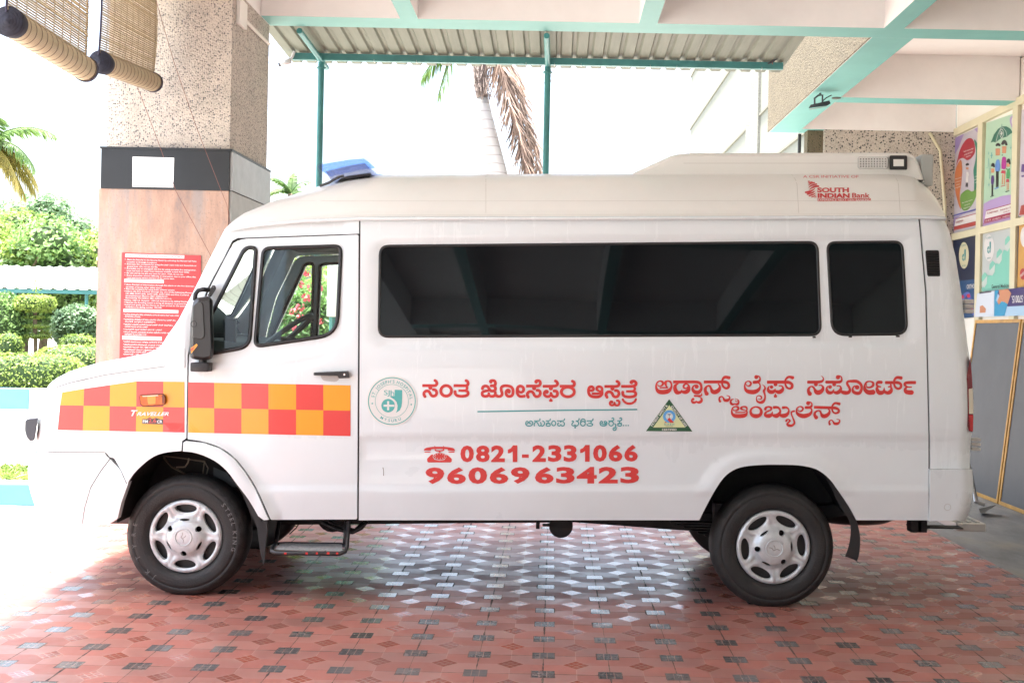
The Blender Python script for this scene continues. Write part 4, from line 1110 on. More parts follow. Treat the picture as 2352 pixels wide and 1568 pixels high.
mb.tube([P(740, 1198, B + .3), P(770, 1214, B + .3), P(810, 1222, B + .3), P(830, 1212, B + .3), P(843, 1196, B + .3)], .012, 8)
mb.tube([P(755, 1196, B + .34), P(790, 1210, B + .34), P(815, 1216, B + .34), P(838, 1196, B + .34)], .009, 8)
mb.tube([P(690, 1197, B + .5), P(680, 1212, B + .5), P(665, 1226, B + .5)], .004, 6)
mb.build("brake_hose", rubber, amb, smooth=True)
mb = MB()
for k in range(6):
    mb.box(tuple(P(1540 + k * 16, 1201 + k * 6.2, B + .28)), tuple(P(1640, 1196 + k * 6.2, B + .35)))
mb.box(tuple(P(1640, 1228, B + .26)), tuple(P(1656, 1150, B + .37)))
mb.build("leaf_spring", M("spring_black", (.02, .02, .021), .55), amb)
mb = MB(); c = P(2010, 1195, YC - .2); mb.lathe((P(1985, 1195, B + .5).x, YC, .50), [(0, -.11), (.25, -.11), (.33, -.07), (.345, 0), (.33, .07), (.25, .11), (0, .11)], 40, 'Z'); mb.build("spare_wheel", rubber, amb, smooth=True)
# axles, struts in the front arch
mb = MB()
for x in (424, 1777):
    c = P(x, 1245, 6.8); mb.tube([Vector((c.x, B + .25, .36)), Vector((c.x, 2 * YC - B - .25, .36))], .05, 12)
mb.build("axle", dark, amb, smooth=True)
mb = MB()
mb.tube([P(372, 1046, B + .3), P(420, 1052, B + .3), P(470, 1060, B + .3), P(478, 1075, B + .3), P(474, 1090, B + .3)], .004, 6)
mb.tube([P(405, 1072, B + .25), P(425, 1072, B + .25), P(432, 1062, B + .25), P(434, 1052, B + .25)], .005, 6)
mb.tube([P(375, 1050, B + .33), P(395, 1072, B + .33), P(430, 1090, B + .33)], .006, 6)
mb.tube([P(446, 1056, B + .33), P(470, 1058, B + .33), P(466, 1088, B + .33)], .004, 6)
mb.build("brake_line", M("line_brass", (.16, .14, .11), .45, .4), amb)
mb = MB(); mb.prism([P(x, y, B + .30) for x, y in ((490, 1072), (520, 1085), (545, 1118), (520, 1118), (490, 1100))], [P(x, y, B + .36) for x, y in ((490, 1072), (520, 1085), (545, 1118), (520, 1118), (490, 1100))]); mb.build("arch_bracket", M("bracket_dark", (.06, .07, .072), .6), amb)

# ---- mudflaps and cab step
mb = MB()
f0 = [(528, 1096), (540, 1104), (572, 1134), (584, 1138), (612, 1195), (614, 1215), (609, 1250), (605, 1296), (598, 1270), (590, 1210), (570, 1165), (555, 1130)]
mb.prism([P(x, y, B + .05) for x, y in f0], [P(x + 2, y, B + .30) for x, y in f0]); mb.build("mud_flap", M("flap_rubber", (.022, .022, .023), .6, var=.2, vs=20), amb)
mb = MB()
f1 = smooth_line([(1893, 1088), (1903, 1094), (1925, 1126), (1950, 1165), (1968, 1200), (1975, 1235), (1973, 1270), (1968, 1287)], 3) + smooth_line([(1941, 1277), (1950, 1250), (1954, 1215), (1948, 1190), (1928, 1160), (1912, 1125)], 3)
mb.prism([P(x, y, B + .05) for x, y in f1], [P(x + 1, y, B + .30) for x, y in f1]); mb.build("mud_flap", M("flap_rubber", (.022, .022, .023), .6), amb)
# far mud flaps
mb = MB()
def S_(x, y, d): return P(x, y, B + d)
st = [P(620, 1268, B - .05), P(626, 1259, B - .03)]
mb.tube([P(641, 1197, B + .2), P(633, 1248, B + .16), P(625, 1258, B - .02), P(624, 1265, B - .04), P(635, 1269, B - .05), P(780, 1271, B - .05), P(793, 1266, B - .04), P(797, 1255, B - .01), P(801, 1197, B + .04)], .012, 10)
mb.tube([P(790, 1256, B + .17), P(795, 1197, B + .2)], .010, 8)
mb.tube([P(633, 1248, B + .16), P(660, 1247, B + .19), P(785, 1249, B + .19), P(797, 1255, B + .1)], .009, 8)
cs = mb.build("cab_step", M("step_black", (.03, .03, .032), .32, var=.5, vs=30), amb, smooth=True)
mb = MB(); mb.add([P(628, 1262, B - .03), P(786, 1264, B - .03), P(786, 1248, B + .19), P(645, 1246, B + .19)], [(0, 1, 2, 3)]); mb.build("step_tread", M("tread_grey", (.50, .50, .49), .6, var=.4, vs=60), cs)
for x in (656, 705, 728, 755, 774):
    MB().box(tuple(P(x - R_.uniform(2, 5), 1272.5, B - .0645)), tuple(P(x + R_.uniform(2, 3.5), 1266.5 + R_.uniform(0, 1.5), B - .055))).build("reflective_patch", M("patch_red", (.75, .04, .03), .5), cs)

# ---- wheels
def wheel(cx, cy, Rpx, rot, first):
    Yw = 6.78; s = Yw / F_PX; R = Rpx * s
    c = P(cx, cy, Yw); c.z = R * .985
    hub = bpy.data.objects.new("wheel", None); COL.objects.link(hub); hub.location = c; hub.parent = amb; hub.matrix_parent_inverse = amb.matrix_basis.inverted()
    Wd = .205
    prof = [(.60 * R, .03), (.62 * R, .012), (.66 * R, -.004), (.72 * R, -.010), (.80 * R, -.010), (.845 * R, -.006), (.85 * R, -.003), (.858 * R, -.006), (.90 * R, -.003), (.925 * R, .004), (.955 * R, .014), (.985 * R, .030), (R, .055), (R, Wd - .055), (.985 * R, Wd - .03), (.93 * R, Wd), (.7 * R, Wd), (.6 * R, Wd - .03)]
    n = 120; mb = MB(); vs = []
    for i, (r, d) in enumerate(prof):
        for k in range(n):
            t = 2 * math.pi * k / n; rr = r
            if 9 <= i <= 10: rr = r + (.010 * R if (k // 2) % 2 else -.006 * R)
            z = max(rr * math.sin(t), -R * .985)
            vs.append((rr * math.cos(t), d, z))
    fs = [(i * n + k, i * n + (k + 1) % n, (i + 1) * n + (k + 1) % n, (i + 1) * n + k) for i in range(len(prof) - 1) for k in range(n)]
    mb.add(vs, fs); ty = mb.build("tyre", M("tyre_rubber", (.023, .0226, .0222), .62, var=.25, vs=5, bump=.3, bs=120), hub, smooth=True); ty.matrix_parent_inverse = Matrix()
    if first:
        def ring_text(s_, r, a0, a1, h): return arc_text(s_, 0, 0, r, a0, a1, h, .02)
        t = join2d(ring_text("STEEL KING", .80 * R, 47, 107, .052 * R * 1.35), ring_text("JK TYRE", .80 * R, 212, 288, .052 * R * 1.35))
        mbt = MB(); mbt.add([(p[0], -.0125, -p[1]) for p in t[0]], [f for f in t[1]]); lt = mbt.build("tyre_lettering", M("tyre_letter", (.13, .13, .13), .5), ty)
    # wheel cover
    Rr = .60 * R; k_ = .30
    def el(cr_, ang, a, b):
        ca, sa = math.cos(ang), math.sin(ang); out = []
        for i in range(20):
            t = 2 * math.pi * i / 20; tx = a * math.cos(t); ry = b * math.sin(t) * (1 if math.sin(t) < 0 else .8)
            out.append(((cr_ + ry) * ca - tx * sa, (cr_ + ry) * sa + tx * ca))
        return out
    holes = []
    for i in range(6): holes.append(el(.775 * Rr, rot + math.radians(90 + 60 * i), .30 * Rr, .132 * Rr))
    for i in range(3): holes.append(el(.455 * Rr, rot + math.radians(30 + 120 * i), .078 * Rr, .086 * Rr)); holes.append(el(.475 * Rr, rot + math.radians(90 + 120 * i), .135 * Rr, .036 * Rr))
    outer = [(Rr * math.cos(2 * math.pi * i / 72), Rr * math.sin(2 * math.pi * i / 72)) for i in range(72)]
    def D(x, y):
        r = np.hypot(x, y) / Rr; d = interp(r, [(0, -.030), (.2, -.030), (.215, -.026), (.23, -.026), (.245, -.030), (.30, -.029), (.44, -.022), (.56, .004), (.62, .006), (.75, .000), (.92, -.002), (.97, .002), (1, .014)])
        th = np.arctan2(y, x) - rot
        ph = np.abs(((th / math.radians(60)) + .5) % 1 - .5) * math.radians(60) * r
        d = d + .009 * np.exp(-(ph / .028) ** 2) * (r > .52) * (r < .95)
        for h in holes[:6]: d = d + .010 * np.exp(-(pdist(x, y, h, True) / (.035 * Rr)) ** 2) * (r > .6)
        return d
    pts, tris = fill2d(outer, holes, Rr * .055, Rr * .055, Rr * .06); a = np.array(pts); dd = D(a[:, 0], a[:, 1])
    tr = []
    for t in tris:
        p = [pts[i] for i in t]; ar = (p[1][0] - p[0][0]) * (p[2][1] - p[0][1]) - (p[2][0] - p[0][0]) * (p[1][1] - p[0][1]); tr.append(t if ar > 0 else t[::-1])
    mb = MB(); mb.add([(p[0], d, p[1]) for p, d in zip(pts, dd)], tr)
    nn = len(tr); cnt = set()
    for t in tr:
        for i in range(3): cnt.add((t[i], t[(i + 1) % 3]))
    for e in cnt:
        if (e[1], e[0]) not in cnt:
            p, q = Vector(mb.v[e[0]]), Vector(mb.v[e[1]]); dv = Vector((0, .022, 0)); mb.add([p, q, q + dv, p + dv], [(1, 0, 3, 2)])
    rim = mb.build("rim", silver, hub, fix=False); rim.data.polygons.foreach_set("use_smooth", [i < nn for i in range(len(rim.data.polygons))]); rim.matrix_parent_inverse = Matrix()
    mb = MB(); mb.lathe((0, .05, 0), [(0, 0), (.62 * R, 0), (.62 * R, .08)], 40); bk = mb.build("steel_wheel", M("wheel_black", (.015, .015, .016), .5), hub); bk.matrix_parent_inverse = Matrix()
    # emblem on the cap
    lg = strokes2d([[(-.03, -.15), (-.02, -.08), (-.06, -.01), (-.02, .03), (.01, .08), (0, .15)], [(.07, -.06), (.05, -.02), (.0, .01)]], w=.022)
    ca, sa = math.cos(-rot * 2), math.sin(-rot * 2)
    mb = MB(); mb.add([((p[0] * ca - p[1] * sa) * Rr * .95, -.0318, -(p[0] * sa + p[1] * ca) * Rr * .95) for p in lg[0]], [f for f in lg[1]]); e = mb.build("hub_emblem", M("emblem_grey", (.36, .36, .36), .4, .6), rim); e.matrix_parent_inverse = Matrix()
    mb = MB(); mb.lathe((0, -.0305, 0), [(.205 * Rr, .001), (.215 * Rr, -.0035), (.235 * Rr, -.0035), (.245 * Rr, .001)], 40); e2 = mb.build("hub_ring", silver, rim, smooth=True); e2.matrix_parent_inverse = Matrix()
    return hub
w1 = wheel(424.5, 1240, 139.5, 0, True)
w2 = wheel(1777, 1261, 141.5, math.radians(35), False)
def copy_tree(o, parent=None, mat=None):
    c = o.copy(); COL.objects.link(c)
    if parent is not None: c.parent = parent
    for ch in list(o.children):
        copy_tree(ch, c)
    return c
for wsrc in (w1, w2):
    c = wsrc.copy(); COL.objects.link(c); c.parent = amb; c.matrix_parent_inverse = wsrc.matrix_parent_inverse.copy(); c.location.y = 2 * YC - wsrc.location.y; c.rotation_euler = (0, 0, math.pi)
    for ch in list(wsrc.children):
        d = ch.copy(); COL.objects.link(d); d.parent = c

# ---- cab interior
mb = MB()
dsh = [(392, 770), (470, 778), (530, 786), (560, 800), (575, 835), (560, 960), (440, 960)]
a = [P(x, y, B + .12) for x, y in dsh]; mb.prism(a, [Vector((q.x, 2 * YC - q.y - .05, q.z)) for q in a]); mb.build("dashboard", grey_in, amb)
mb = MB(); mb.box(tuple(P(512, 792, B + .2)), tuple(P(545, 732, B + .24)), bev=.01); mb.tube([P(520, 790, B + .3), P(530, 745, B + .3), P(548, 735, B + .3)], .02, 8); mb.box(tuple(P(480, 775, B + .3)), tuple(P(545, 765, B + .33))); mb.build("instrument_pod", black, amb)
mb = MB(); cs_ = P(640, 760, B + .48); 
rr = .205; ring_ = []
nrm = Vector((-.62, 0, .78)).normalized(); ax = Vector((0, 1, 0)); ay = nrm.cross(ax)
cs_ = P(652, 772, B + .50)
mb.tube([cs_ + (ax * math.cos(t) + ay * math.sin(t)) * rr for t in [2 * math.pi * k / 40 for k in range(41)]], .016, 10, caps=False)
sw = mb.build("steering_wheel", M("wheel_grip", (.05, .065, .07), .4), amb, smooth=True)
mb = MB(); mb.tube([cs_ - nrm * .02, cs_ - nrm * .5], [.05, .04], 12); mb.lathe(cs_ - nrm * .03, [(0, 0)] * 2, 3)
for t in (0, math.pi, math.pi * 1.5): mb.tube([cs_ - nrm * .03, cs_ + (ax * math.cos(t) + ay * math.sin(t)) * rr], .014, 6)
mb.tube([P(585, 760, B + .25), P(588, 790, B + .3)], .018, 8)
mb.build("steering_column", grey_in, sw)
for yy in (B + .25, B + 1.05):
    mb = MB(); q = P(790, 830, B + .3)
    mb.box((q.x - .55, yy, q.z - .2), (q.x - .08, yy + .5, q.z - .04), bev=.04); mb.box((q.x - .12, yy + .02, q.z - .1), (q.x + .02, yy + .48, q.z + .16), bev=.04)
    mb.build("seat", M("seat_dark", (.03, .035, .04), .7), amb)
mb = MB(); q = P(822, 540, B + .1); q2 = P(834, 1100, B + .1); mb.box((q.x + .02, B + .14, q2.z), (q.x + .05, 2 * YC - B - .14, q.z + .05)); mb.box((P(540, 530, B).x, B + .14, q.z - .01), (q.x, 2 * YC - B - .14, q.z + .02))
mb.build("cab_lining", M("lining_grey", (.22, .235, .23), .8), amb)
mb = MB(); mb.box((P(440, 980, B).x, B + .1, P(440, 990, B).z), (P(830, 980, B).x, 2 * YC - B - .1, P(440, 980, B).z)); mb.build("cab_floor", dark, amb)
# ================================================================== lettering on the ambulance
Z1, Z2, Z3, Z4, Z5, Z6, Z7 = (1560, 1400, 5.34545), (1980, 1400, 5.34545), (2440, 1390, 5.34545), (2760, 1390, 6.5333), (3000, 1390, 5.11304), (2720, 1490, 5.11304), (1940, 1550, 5.11304)
def conv(o, strokes, w=None): return [zz(o, [p if len(p) > 2 else (p[0], p[1], w) for p in s]) for s in strokes]
def ell(cx, cy, rx, ry, w, n=16): return [(cx + rx * math.cos(2 * math.pi * i / n), cy + ry * math.sin(2 * math.pi * i / n), w) for i in range(n)] + [(cx + rx, cy, w)]
A = []; D_ = []; Q_ = []
A += conv(Z1, [
 [(128, 242), (250, 242), (330, 242), (385, 240), (412, 217), (416, 185), (402, 155), (374, 136)],
 [(185, 470), (160, 425), (165, 378), (205, 350), (250, 355), (280, 392), (302, 432), (345, 453), (395, 435), (415, 388), (400, 342), (372, 324), (340, 323)],
 ell(603, 347, 107, 105, 60),
 [(755, 243), (880, 243), (960, 243), (1010, 242), (1040, 217), (1043, 188), (1028, 155), (997, 138)],
 [(1008, 250, 50), (1022, 282, 50), (1012, 322, 50), (975, 342, 50), (850, 342, 48)],
 [(975, 342, 50), (1025, 357, 54), (1045, 395, 58), (1015, 438, 58), (920, 455), (830, 443), (790, 408), (783, 348)],
 [(1328, 312), (1342, 268), (1390, 248), (1438, 264), (1468, 312), (1498, 345), (1545, 350), (1583, 330), (1592, 295), (1572, 262), (1545, 246), (1497, 245)],
 [(1545, 246), (1582, 228), (1592, 185), (1572, 148), (1522, 140), (1492, 158), (1505, 176)],
 [(1455, 340, 50), (1395, 350, 54), (1340, 370), (1326, 402), (1338, 440), (1380, 456), (1428, 450), (1457, 425, 52), (1457, 392, 54)],
 [(1457, 425, 50), (1490, 452, 54), (1538, 456), (1574, 440), (1588, 410, 54), (1588, 375, 56)],
 [(1588, 412, 54), (1612, 445), (1665, 460), (1708, 445), (1726, 410), (1718, 368), (1706, 320), (1714, 272), (1760, 247), (1830, 246), (1900, 264), (1940, 312), (1946, 380), (1924, 440), (1870, 458), (1822, 440), (1804, 392), (1816, 342), (1852, 330), (1872, 350), (1862, 380)],
 [(2075, 372, 52), (2120, 374, 54), (2154, 340), (2150, 282), (2092, 250), (2042, 275), (2025, 340), (2032, 400), (2062, 445), (2110, 460), (2186, 450)],
 [(2042, 290, 44), (2048, 345, 44), (2082, 372, 48)],
 [(2207, 252), (2360, 250), (2420, 250), (2463, 243), (2490, 212), (2492, 178), (2470, 147), (2425, 144), (2400, 160), (2415, 178)],
 [(2255, 482), (2230, 430), (2240, 388), (2275, 362), (2320, 362), (2355, 396), (2376, 440), (2420, 463), (2470, 445), (2493, 397), (2480, 352), (2450, 336), (2420, 336)]], 58)
D_ += zz(Z1, [(287, 285, 41), (1500, 158, 38), (1858, 348, 40), (2367, 296, 41), (2408, 163, 36), (287, 262, 41), (2367, 270, 41)])
A += conv(Z2, [
 [(298, 255), (420, 255), (500, 253), (560, 245), (588, 217), (588, 187), (570, 160), (543, 147)],
 [(385, 365), (358, 352), (330, 380), (332, 430), (380, 462), (430, 452), (458, 422, 50), (460, 385, 54)],
 [(460, 405, 52), (485, 445), (525, 465), (570, 450), (590, 405), (575, 360), (545, 349), (515, 350)],
 [(638, 255), (760, 255), (870, 255), (918, 240), (930, 207), (915, 168), (882, 150)],
 ell(797, 368, 130, 97, 58),
 [(1250, 340, 52), (1300, 335, 52), (1312, 292, 52), (1272, 263), (1226, 285), (1212, 350), (1226, 415), (1272, 457), (1340, 468), (1420, 462), (1470, 430), (1485, 385), (1478, 360)],
 [(1280, 402, 50), (1400, 402, 48), (1465, 380, 40), (1484, 335, 52), (1478, 288, 52), (1430, 260, 54), (1383, 282, 54), (1385, 325, 50), (1430, 352, 40), (1480, 352, 40)],
 [(1533, 259), (1660, 259), (1740, 259), (1800, 250), (1824, 218), (1822, 190), (1805, 168), (1776, 153)],
 [(1590, 487), (1565, 432), (1572, 393), (1605, 368), (1655, 370), (1690, 406), (1710, 448), (1755, 470), (1800, 452), (1822, 405), (1810, 362), (1782, 343), (1745, 342)],
 [(1690, 566, 46), (1660, 560, 46), (1642, 592, 46), (1655, 628, 46), (1690, 636, 46), (1720, 624, 44), (1734, 600, 40), (1735, 580, 44)],
 [(1734, 602, 42), (1752, 630, 46), (1785, 638, 46), (1818, 622, 46), (1830, 582, 46), (1816, 548, 46), (1775, 540, 44)],
 [(1870, 258), (1990, 257), (2080, 255), (2138, 245), (2165, 212), (2160, 180), (2130, 155), (2085, 155), (2062, 175), (2082, 188)],
 [(2118, 262, 50), (2140, 295, 50), (2130, 335, 50), (2090, 355, 50), (1967, 357, 48)],
 [(2090, 355, 50), (2140, 370, 54), (2160, 410), (2130, 452), (2040, 470), (1950, 460), (1906, 425), (1898, 360)],
 [(1893, 506, 44), (1925, 558, 46), (1975, 594, 46), (2032, 603, 48), (2090, 592, 46), (2140, 555, 46), (2167, 508, 44)]], 58)
D_ += zz(Z2, [(458, 296, 43), (458, 272, 43), (375, 365, 42), (1692, 300, 42), (1692, 276, 42), (1680, 570, 30), (2072, 176, 36)])
Q_ += [zz(Z2, [(457, 485), (490, 532), (496, 550), (478, 566), (437, 566), (419, 550), (425, 530)])]
glue("hospital_lettering", strokes2d(A, D_, Q_, 4), vinyl_red)
A = []; D_ = []; Q_ = []
A += conv(Z3, [
 [(180, 300, 12), (215, 298, 34), (246, 262, 46), (236, 222, 46), (190, 203, 28), (135, 228, 30), (110, 290, 36), (118, 360, 52), (165, 415, 82), (262, 425, 92), (355, 402, 84), (408, 340, 46), (416, 272, 34), (392, 218, 40), (345, 202, 30), (303, 222, 54), (298, 262, 50), (312, 304, 32), (335, 328, 30)],
 [(145, 270, 14), (150, 300, 22), (195, 308, 22)],
 [(178, 338, 30), (345, 338, 30)],
 [(450, 222, 58), (650, 222, 58), (900, 222, 58), (975, 240, 56), (1010, 290, 48), (1012, 370, 52), (960, 428, 76), (890, 425, 76), (842, 375, 56), (850, 315, 34), (898, 290, 36), (935, 308, 56), (925, 338, 36), (885, 332, 18)],
 [(560, 258, 14), (500, 285, 50), (487, 355, 74), (520, 425, 84), (570, 435, 66), (612, 415, 46), (628, 375, 10)],
 [(620, 415, 44), (690, 428, 76), (748, 395, 84), (768, 335, 54), (752, 282, 36), (712, 262, 26), (672, 282, 44), (658, 322, 40), (684, 348, 34), (722, 343, 24), (738, 312, 14)],
 [(865, 500, 38), (985, 500, 38), (1022, 482, 28), (1020, 440, 8)],
 [(865, 565, 40), (835, 562, 26), (823, 600, 36), (850, 632, 52), (892, 632, 42), (918, 595, 8)],
 [(915, 622, 30), (970, 632, 54), (1015, 605, 54), (1020, 560, 38), (988, 527, 18), (945, 522, 10)],
 [(1065, 222, 58), (1250, 222, 58), (1420, 222, 58), (1515, 228, 60), (1562, 268, 54), (1560, 325, 54), (1512, 350, 46), (1452, 312, 44), (1430, 240, 38), (1442, 172, 44), (1490, 125, 58), (1588, 142, 66)],
 [(1130, 468, 84), (1098, 410, 62), (1098, 350, 56), (1140, 302, 34), (1185, 306, 44), (1213, 360, 48), (1240, 415, 80), (1300, 423, 88), (1368, 378, 78), (1385, 310, 40), (1350, 258, 24)],
 [(1395, 618, 50), (1375, 578, 38), (1385, 530, 34), (1430, 514, 22), (1457, 545, 34), (1482, 588, 54), (1540, 590, 62), (1580, 555, 36), (1575, 512, 24), (1520, 491, 14)],
 [(1665, 562, 14), (1612, 588, 34), (1607, 648, 48), (1650, 672, 42), (1688, 655, 18)],
 [(1685, 662, 26), (1738, 668, 48), (1766, 620, 30), (1745, 572, 14), (1690, 556, 12)],
 [(1702, 585, 12), (1712, 613, 18), (1745, 606, 12), (1738, 583, 10)]])
D_ += zz(Z3, [(850, 566, 27), (922, 308, 36)])
A += conv(Z4, [
 [(268, 352, 14), (300, 372, 34), (340, 360, 46), (366, 318, 48), (350, 275, 46), (305, 252, 28), (240, 280, 30), (213, 350, 36), (218, 420, 52), (262, 488, 84), (350, 516, 104), (450, 515, 108), (545, 468, 84), (590, 390, 42), (580, 322, 34), (548, 290, 44)],
 [(240, 300, 16), (246, 340, 20), (285, 368, 22)],
 [(425, 278, 78), (520, 272, 74), (575, 238, 58), (590, 188, 38), (568, 140, 34), (515, 118, 26)],
 [(640, 330, 5), (690, 372, 28), (712, 430, 44), (682, 488, 58), (692, 540, 48), (712, 620, 42), (700, 700, 52), (658, 755, 76), (590, 775, 62), (522, 745, 46), (502, 690, 30), (512, 632, 24), (562, 605, 24), (618, 632, 40), (620, 678, 34), (580, 698, 20), (545, 680, 16)],
 [(760, 275, 76), (950, 275, 76), (1180, 275, 76), (1295, 282, 78), (1370, 330, 68), (1368, 405, 70), (1310, 435, 50), (1242, 400, 54), (1206, 310, 44), (1212, 222, 48), (1262, 162, 58), (1320, 148, 62), (1400, 172, 88)],
 [(822, 372, 22), (786, 420, 46), (802, 492, 82), (870, 520, 96), (935, 495, 72), (966, 430, 8)],
 [(962, 492, 60), (1050, 520, 98), (1128, 478, 88), (1150, 412, 50), (1112, 367, 32), (1045, 368, 30)]])
D_ += zz(Z4, [(497, 152, 50), (968, 330, 48), (968, 300, 48), (870, 396, 42)])
Q_ += [zz(Z4, [(967, 548), (1003, 605), (1010, 635), (990, 655), (942, 655), (922, 635), (930, 605)])]
A += conv(Z5, [
 [(140, 215, 56), (260, 215, 56), (350, 215, 56), (418, 200, 48), (446, 168, 30), (440, 125, 18), (396, 88, 4)],
 [(195, 448, 84), (165, 400, 62), (166, 340, 46), (210, 300, 28), (252, 311, 38), (278, 350, 44), (312, 405, 82), (370, 412, 90), (428, 368, 66), (440, 310, 44), (405, 276, 24), (358, 280, 20)],
 [(490, 215, 56), (600, 215, 56), (700, 215, 56), (772, 208, 54), (802, 170, 34), (788, 112, 24), (738, 88, 18)],
 [(545, 288, 18), (510, 330, 36), (524, 395, 66), (572, 420, 66), (622, 405, 50), (654, 345, 8)],
 [(650, 402, 44), (700, 420, 66), (758, 392, 72), (784, 330, 44), (758, 287, 24), (705, 291, 22)],
 [(800, 400, 56), (850, 418, 74), (922, 416, 68), (958, 370, 50), (940, 310, 46), (906, 250, 48), (918, 205, 44), (1000, 198, 54), (1090, 202, 60), (1165, 258, 54), (1180, 340, 48), (1150, 415, 62), (1095, 430, 66), (1030, 405, 60), (1008, 350, 38), (1032, 298, 26), (1080, 290, 24)],
 [(1270, 300, 14), (1295, 318, 28), (1350, 315, 40), (1400, 280, 50), (1400, 228, 44), (1345, 202, 26), (1275, 218, 36), (1240, 290, 38), (1252, 368, 70), (1315, 412, 90), (1420, 405, 94)],
 [(1275, 250, 14), (1282, 300, 16), (1320, 322, 24)],
 [(1570, 220, 60), (1500, 217, 58), (1470, 250, 40), (1487, 292, 38), (1555, 308, 22)],
 [(1487, 300, 38), (1476, 350, 60), (1512, 412, 82), (1570, 418, 78), (1608, 385, 48), (1614, 312, 6)],
 [(1635, 224, 60), (1750, 224, 60), (1868, 224, 60), (1932, 255, 50), (1930, 318, 50), (1880, 343, 46), (1827, 310, 44), (1802, 240, 38), (1812, 172, 44), (1862, 126, 54), (1954, 140, 68)],
 [(1735, 250, 24), (1742, 292, 36), (1685, 308, 22)],
 [(1738, 300, 36), (1755, 350, 50), (1735, 398, 78), (1680, 422, 68), (1618, 398, 56)],
 [(2222, 224, 60), (2090, 224, 60), (2017, 237, 54), (2012, 275, 44), (2070, 309, 28), (2145, 311, 26)],
 [(2050, 308, 36), (2016, 350, 54), (2034, 398, 78), (2090, 412, 88), (2150, 413, 90)]])
D_ += zz(Z5, [(305, 260, 37), (305, 235, 37), (728, 121, 41), (655, 260, 37), (655, 235, 37), (578, 308, 35), (1095, 314, 43)])
A += conv(Z6, [
 [(168, 246, 16), (212, 248, 32), (250, 216, 44), (236, 182, 40), (190, 172, 24), (143, 197, 28), (123, 250, 30), (132, 310, 46), (180, 348, 72), (270, 355, 78), (368, 342, 76), (412, 300, 36), (416, 265, 24)],
 [(150, 220, 14), (158, 246, 18), (195, 252, 18)],
 [(190, 285, 26), (330, 284, 24), (398, 262, 22), (414, 222, 28), (398, 184, 40), (350, 174, 30), (305, 192, 42), (312, 222, 38), (370, 240, 16), (415, 244, 12)],
 [(587, 178, 30), (660, 204, 42), (690, 270, 56), (660, 335, 64), (587, 356, 80), (514, 335, 64), (482, 270, 46), (512, 206, 36), (587, 178, 30)],
 [(765, 232, 48), (777, 195, 44), (830, 176, 32), (876, 196, 46), (878, 230, 36), (832, 255, 34), (775, 285, 38), (766, 338, 56), (830, 353, 78), (886, 328, 56), (905, 265, 8)],
 [(920, 190, 54), (1000, 188, 48), (1046, 230, 38), (1046, 285, 46), (990, 348, 84), (920, 342, 56)],
 [(1045, 328, 40), (1090, 347, 74), (1150, 342, 80), (1203, 300, 52), (1214, 232, 28), (1168, 188, 40), (1095, 195, 56)],
 [(1165, 455, 40), (1177, 427, 34), (1215, 420, 26), (1238, 446, 34), (1206, 480, 32), (1186, 510, 40), (1215, 533, 54), (1270, 538, 48), (1318, 500, 40), (1318, 450, 34), (1290, 380, 28), (1266, 312, 28), (1276, 272, 34), (1328, 258, 38)],
 [(1410, 258, 12), (1438, 264, 28), (1475, 245, 34), (1490, 210, 36), (1465, 180, 32), (1425, 173, 22), (1378, 200, 26), (1362, 250, 30), (1382, 308, 54), (1450, 347, 78), (1530, 352, 82), (1618, 318, 62), (1655, 262, 34), (1650, 218, 28), (1622, 200, 38)],
 [(1385, 225, 14), (1395, 252, 16), (1430, 268, 18)],
 [(1532, 190, 54), (1608, 189, 54), (1648, 168, 44), (1660, 127, 28), (1640, 92, 24), (1598, 80, 18)],
 [(1700, 185, 54), (1870, 190, 54), (2030, 196, 54), (2118, 202, 54), (2174, 237, 44), (2166, 282, 46), (2110, 300, 36), (2062, 270, 34), (2045, 200, 34), (2060, 145, 38), (2110, 106, 42), (2200, 125, 58)],
 [(1750, 390, 78), (1715, 340, 56), (1720, 287, 44), (1770, 252, 28), (1815, 262, 38), (1836, 310, 42), (1865, 350, 74), (1920, 353, 78), (1982, 310, 60), (1998, 252, 34), (1970, 215, 22)],
 [(2005, 518, 46), (1990, 480, 34), (2000, 446, 28), (2040, 432, 20), (2066, 460, 28), (2092, 497, 48), (2150, 498, 54), (2190, 460, 30), (2185, 427, 20), (2130, 415, 12)]])
D_ += zz(Z6, [(1588, 108, 39)])
glue("service_lettering", strokes2d(A, D_, Q_, 4), vinyl_red)
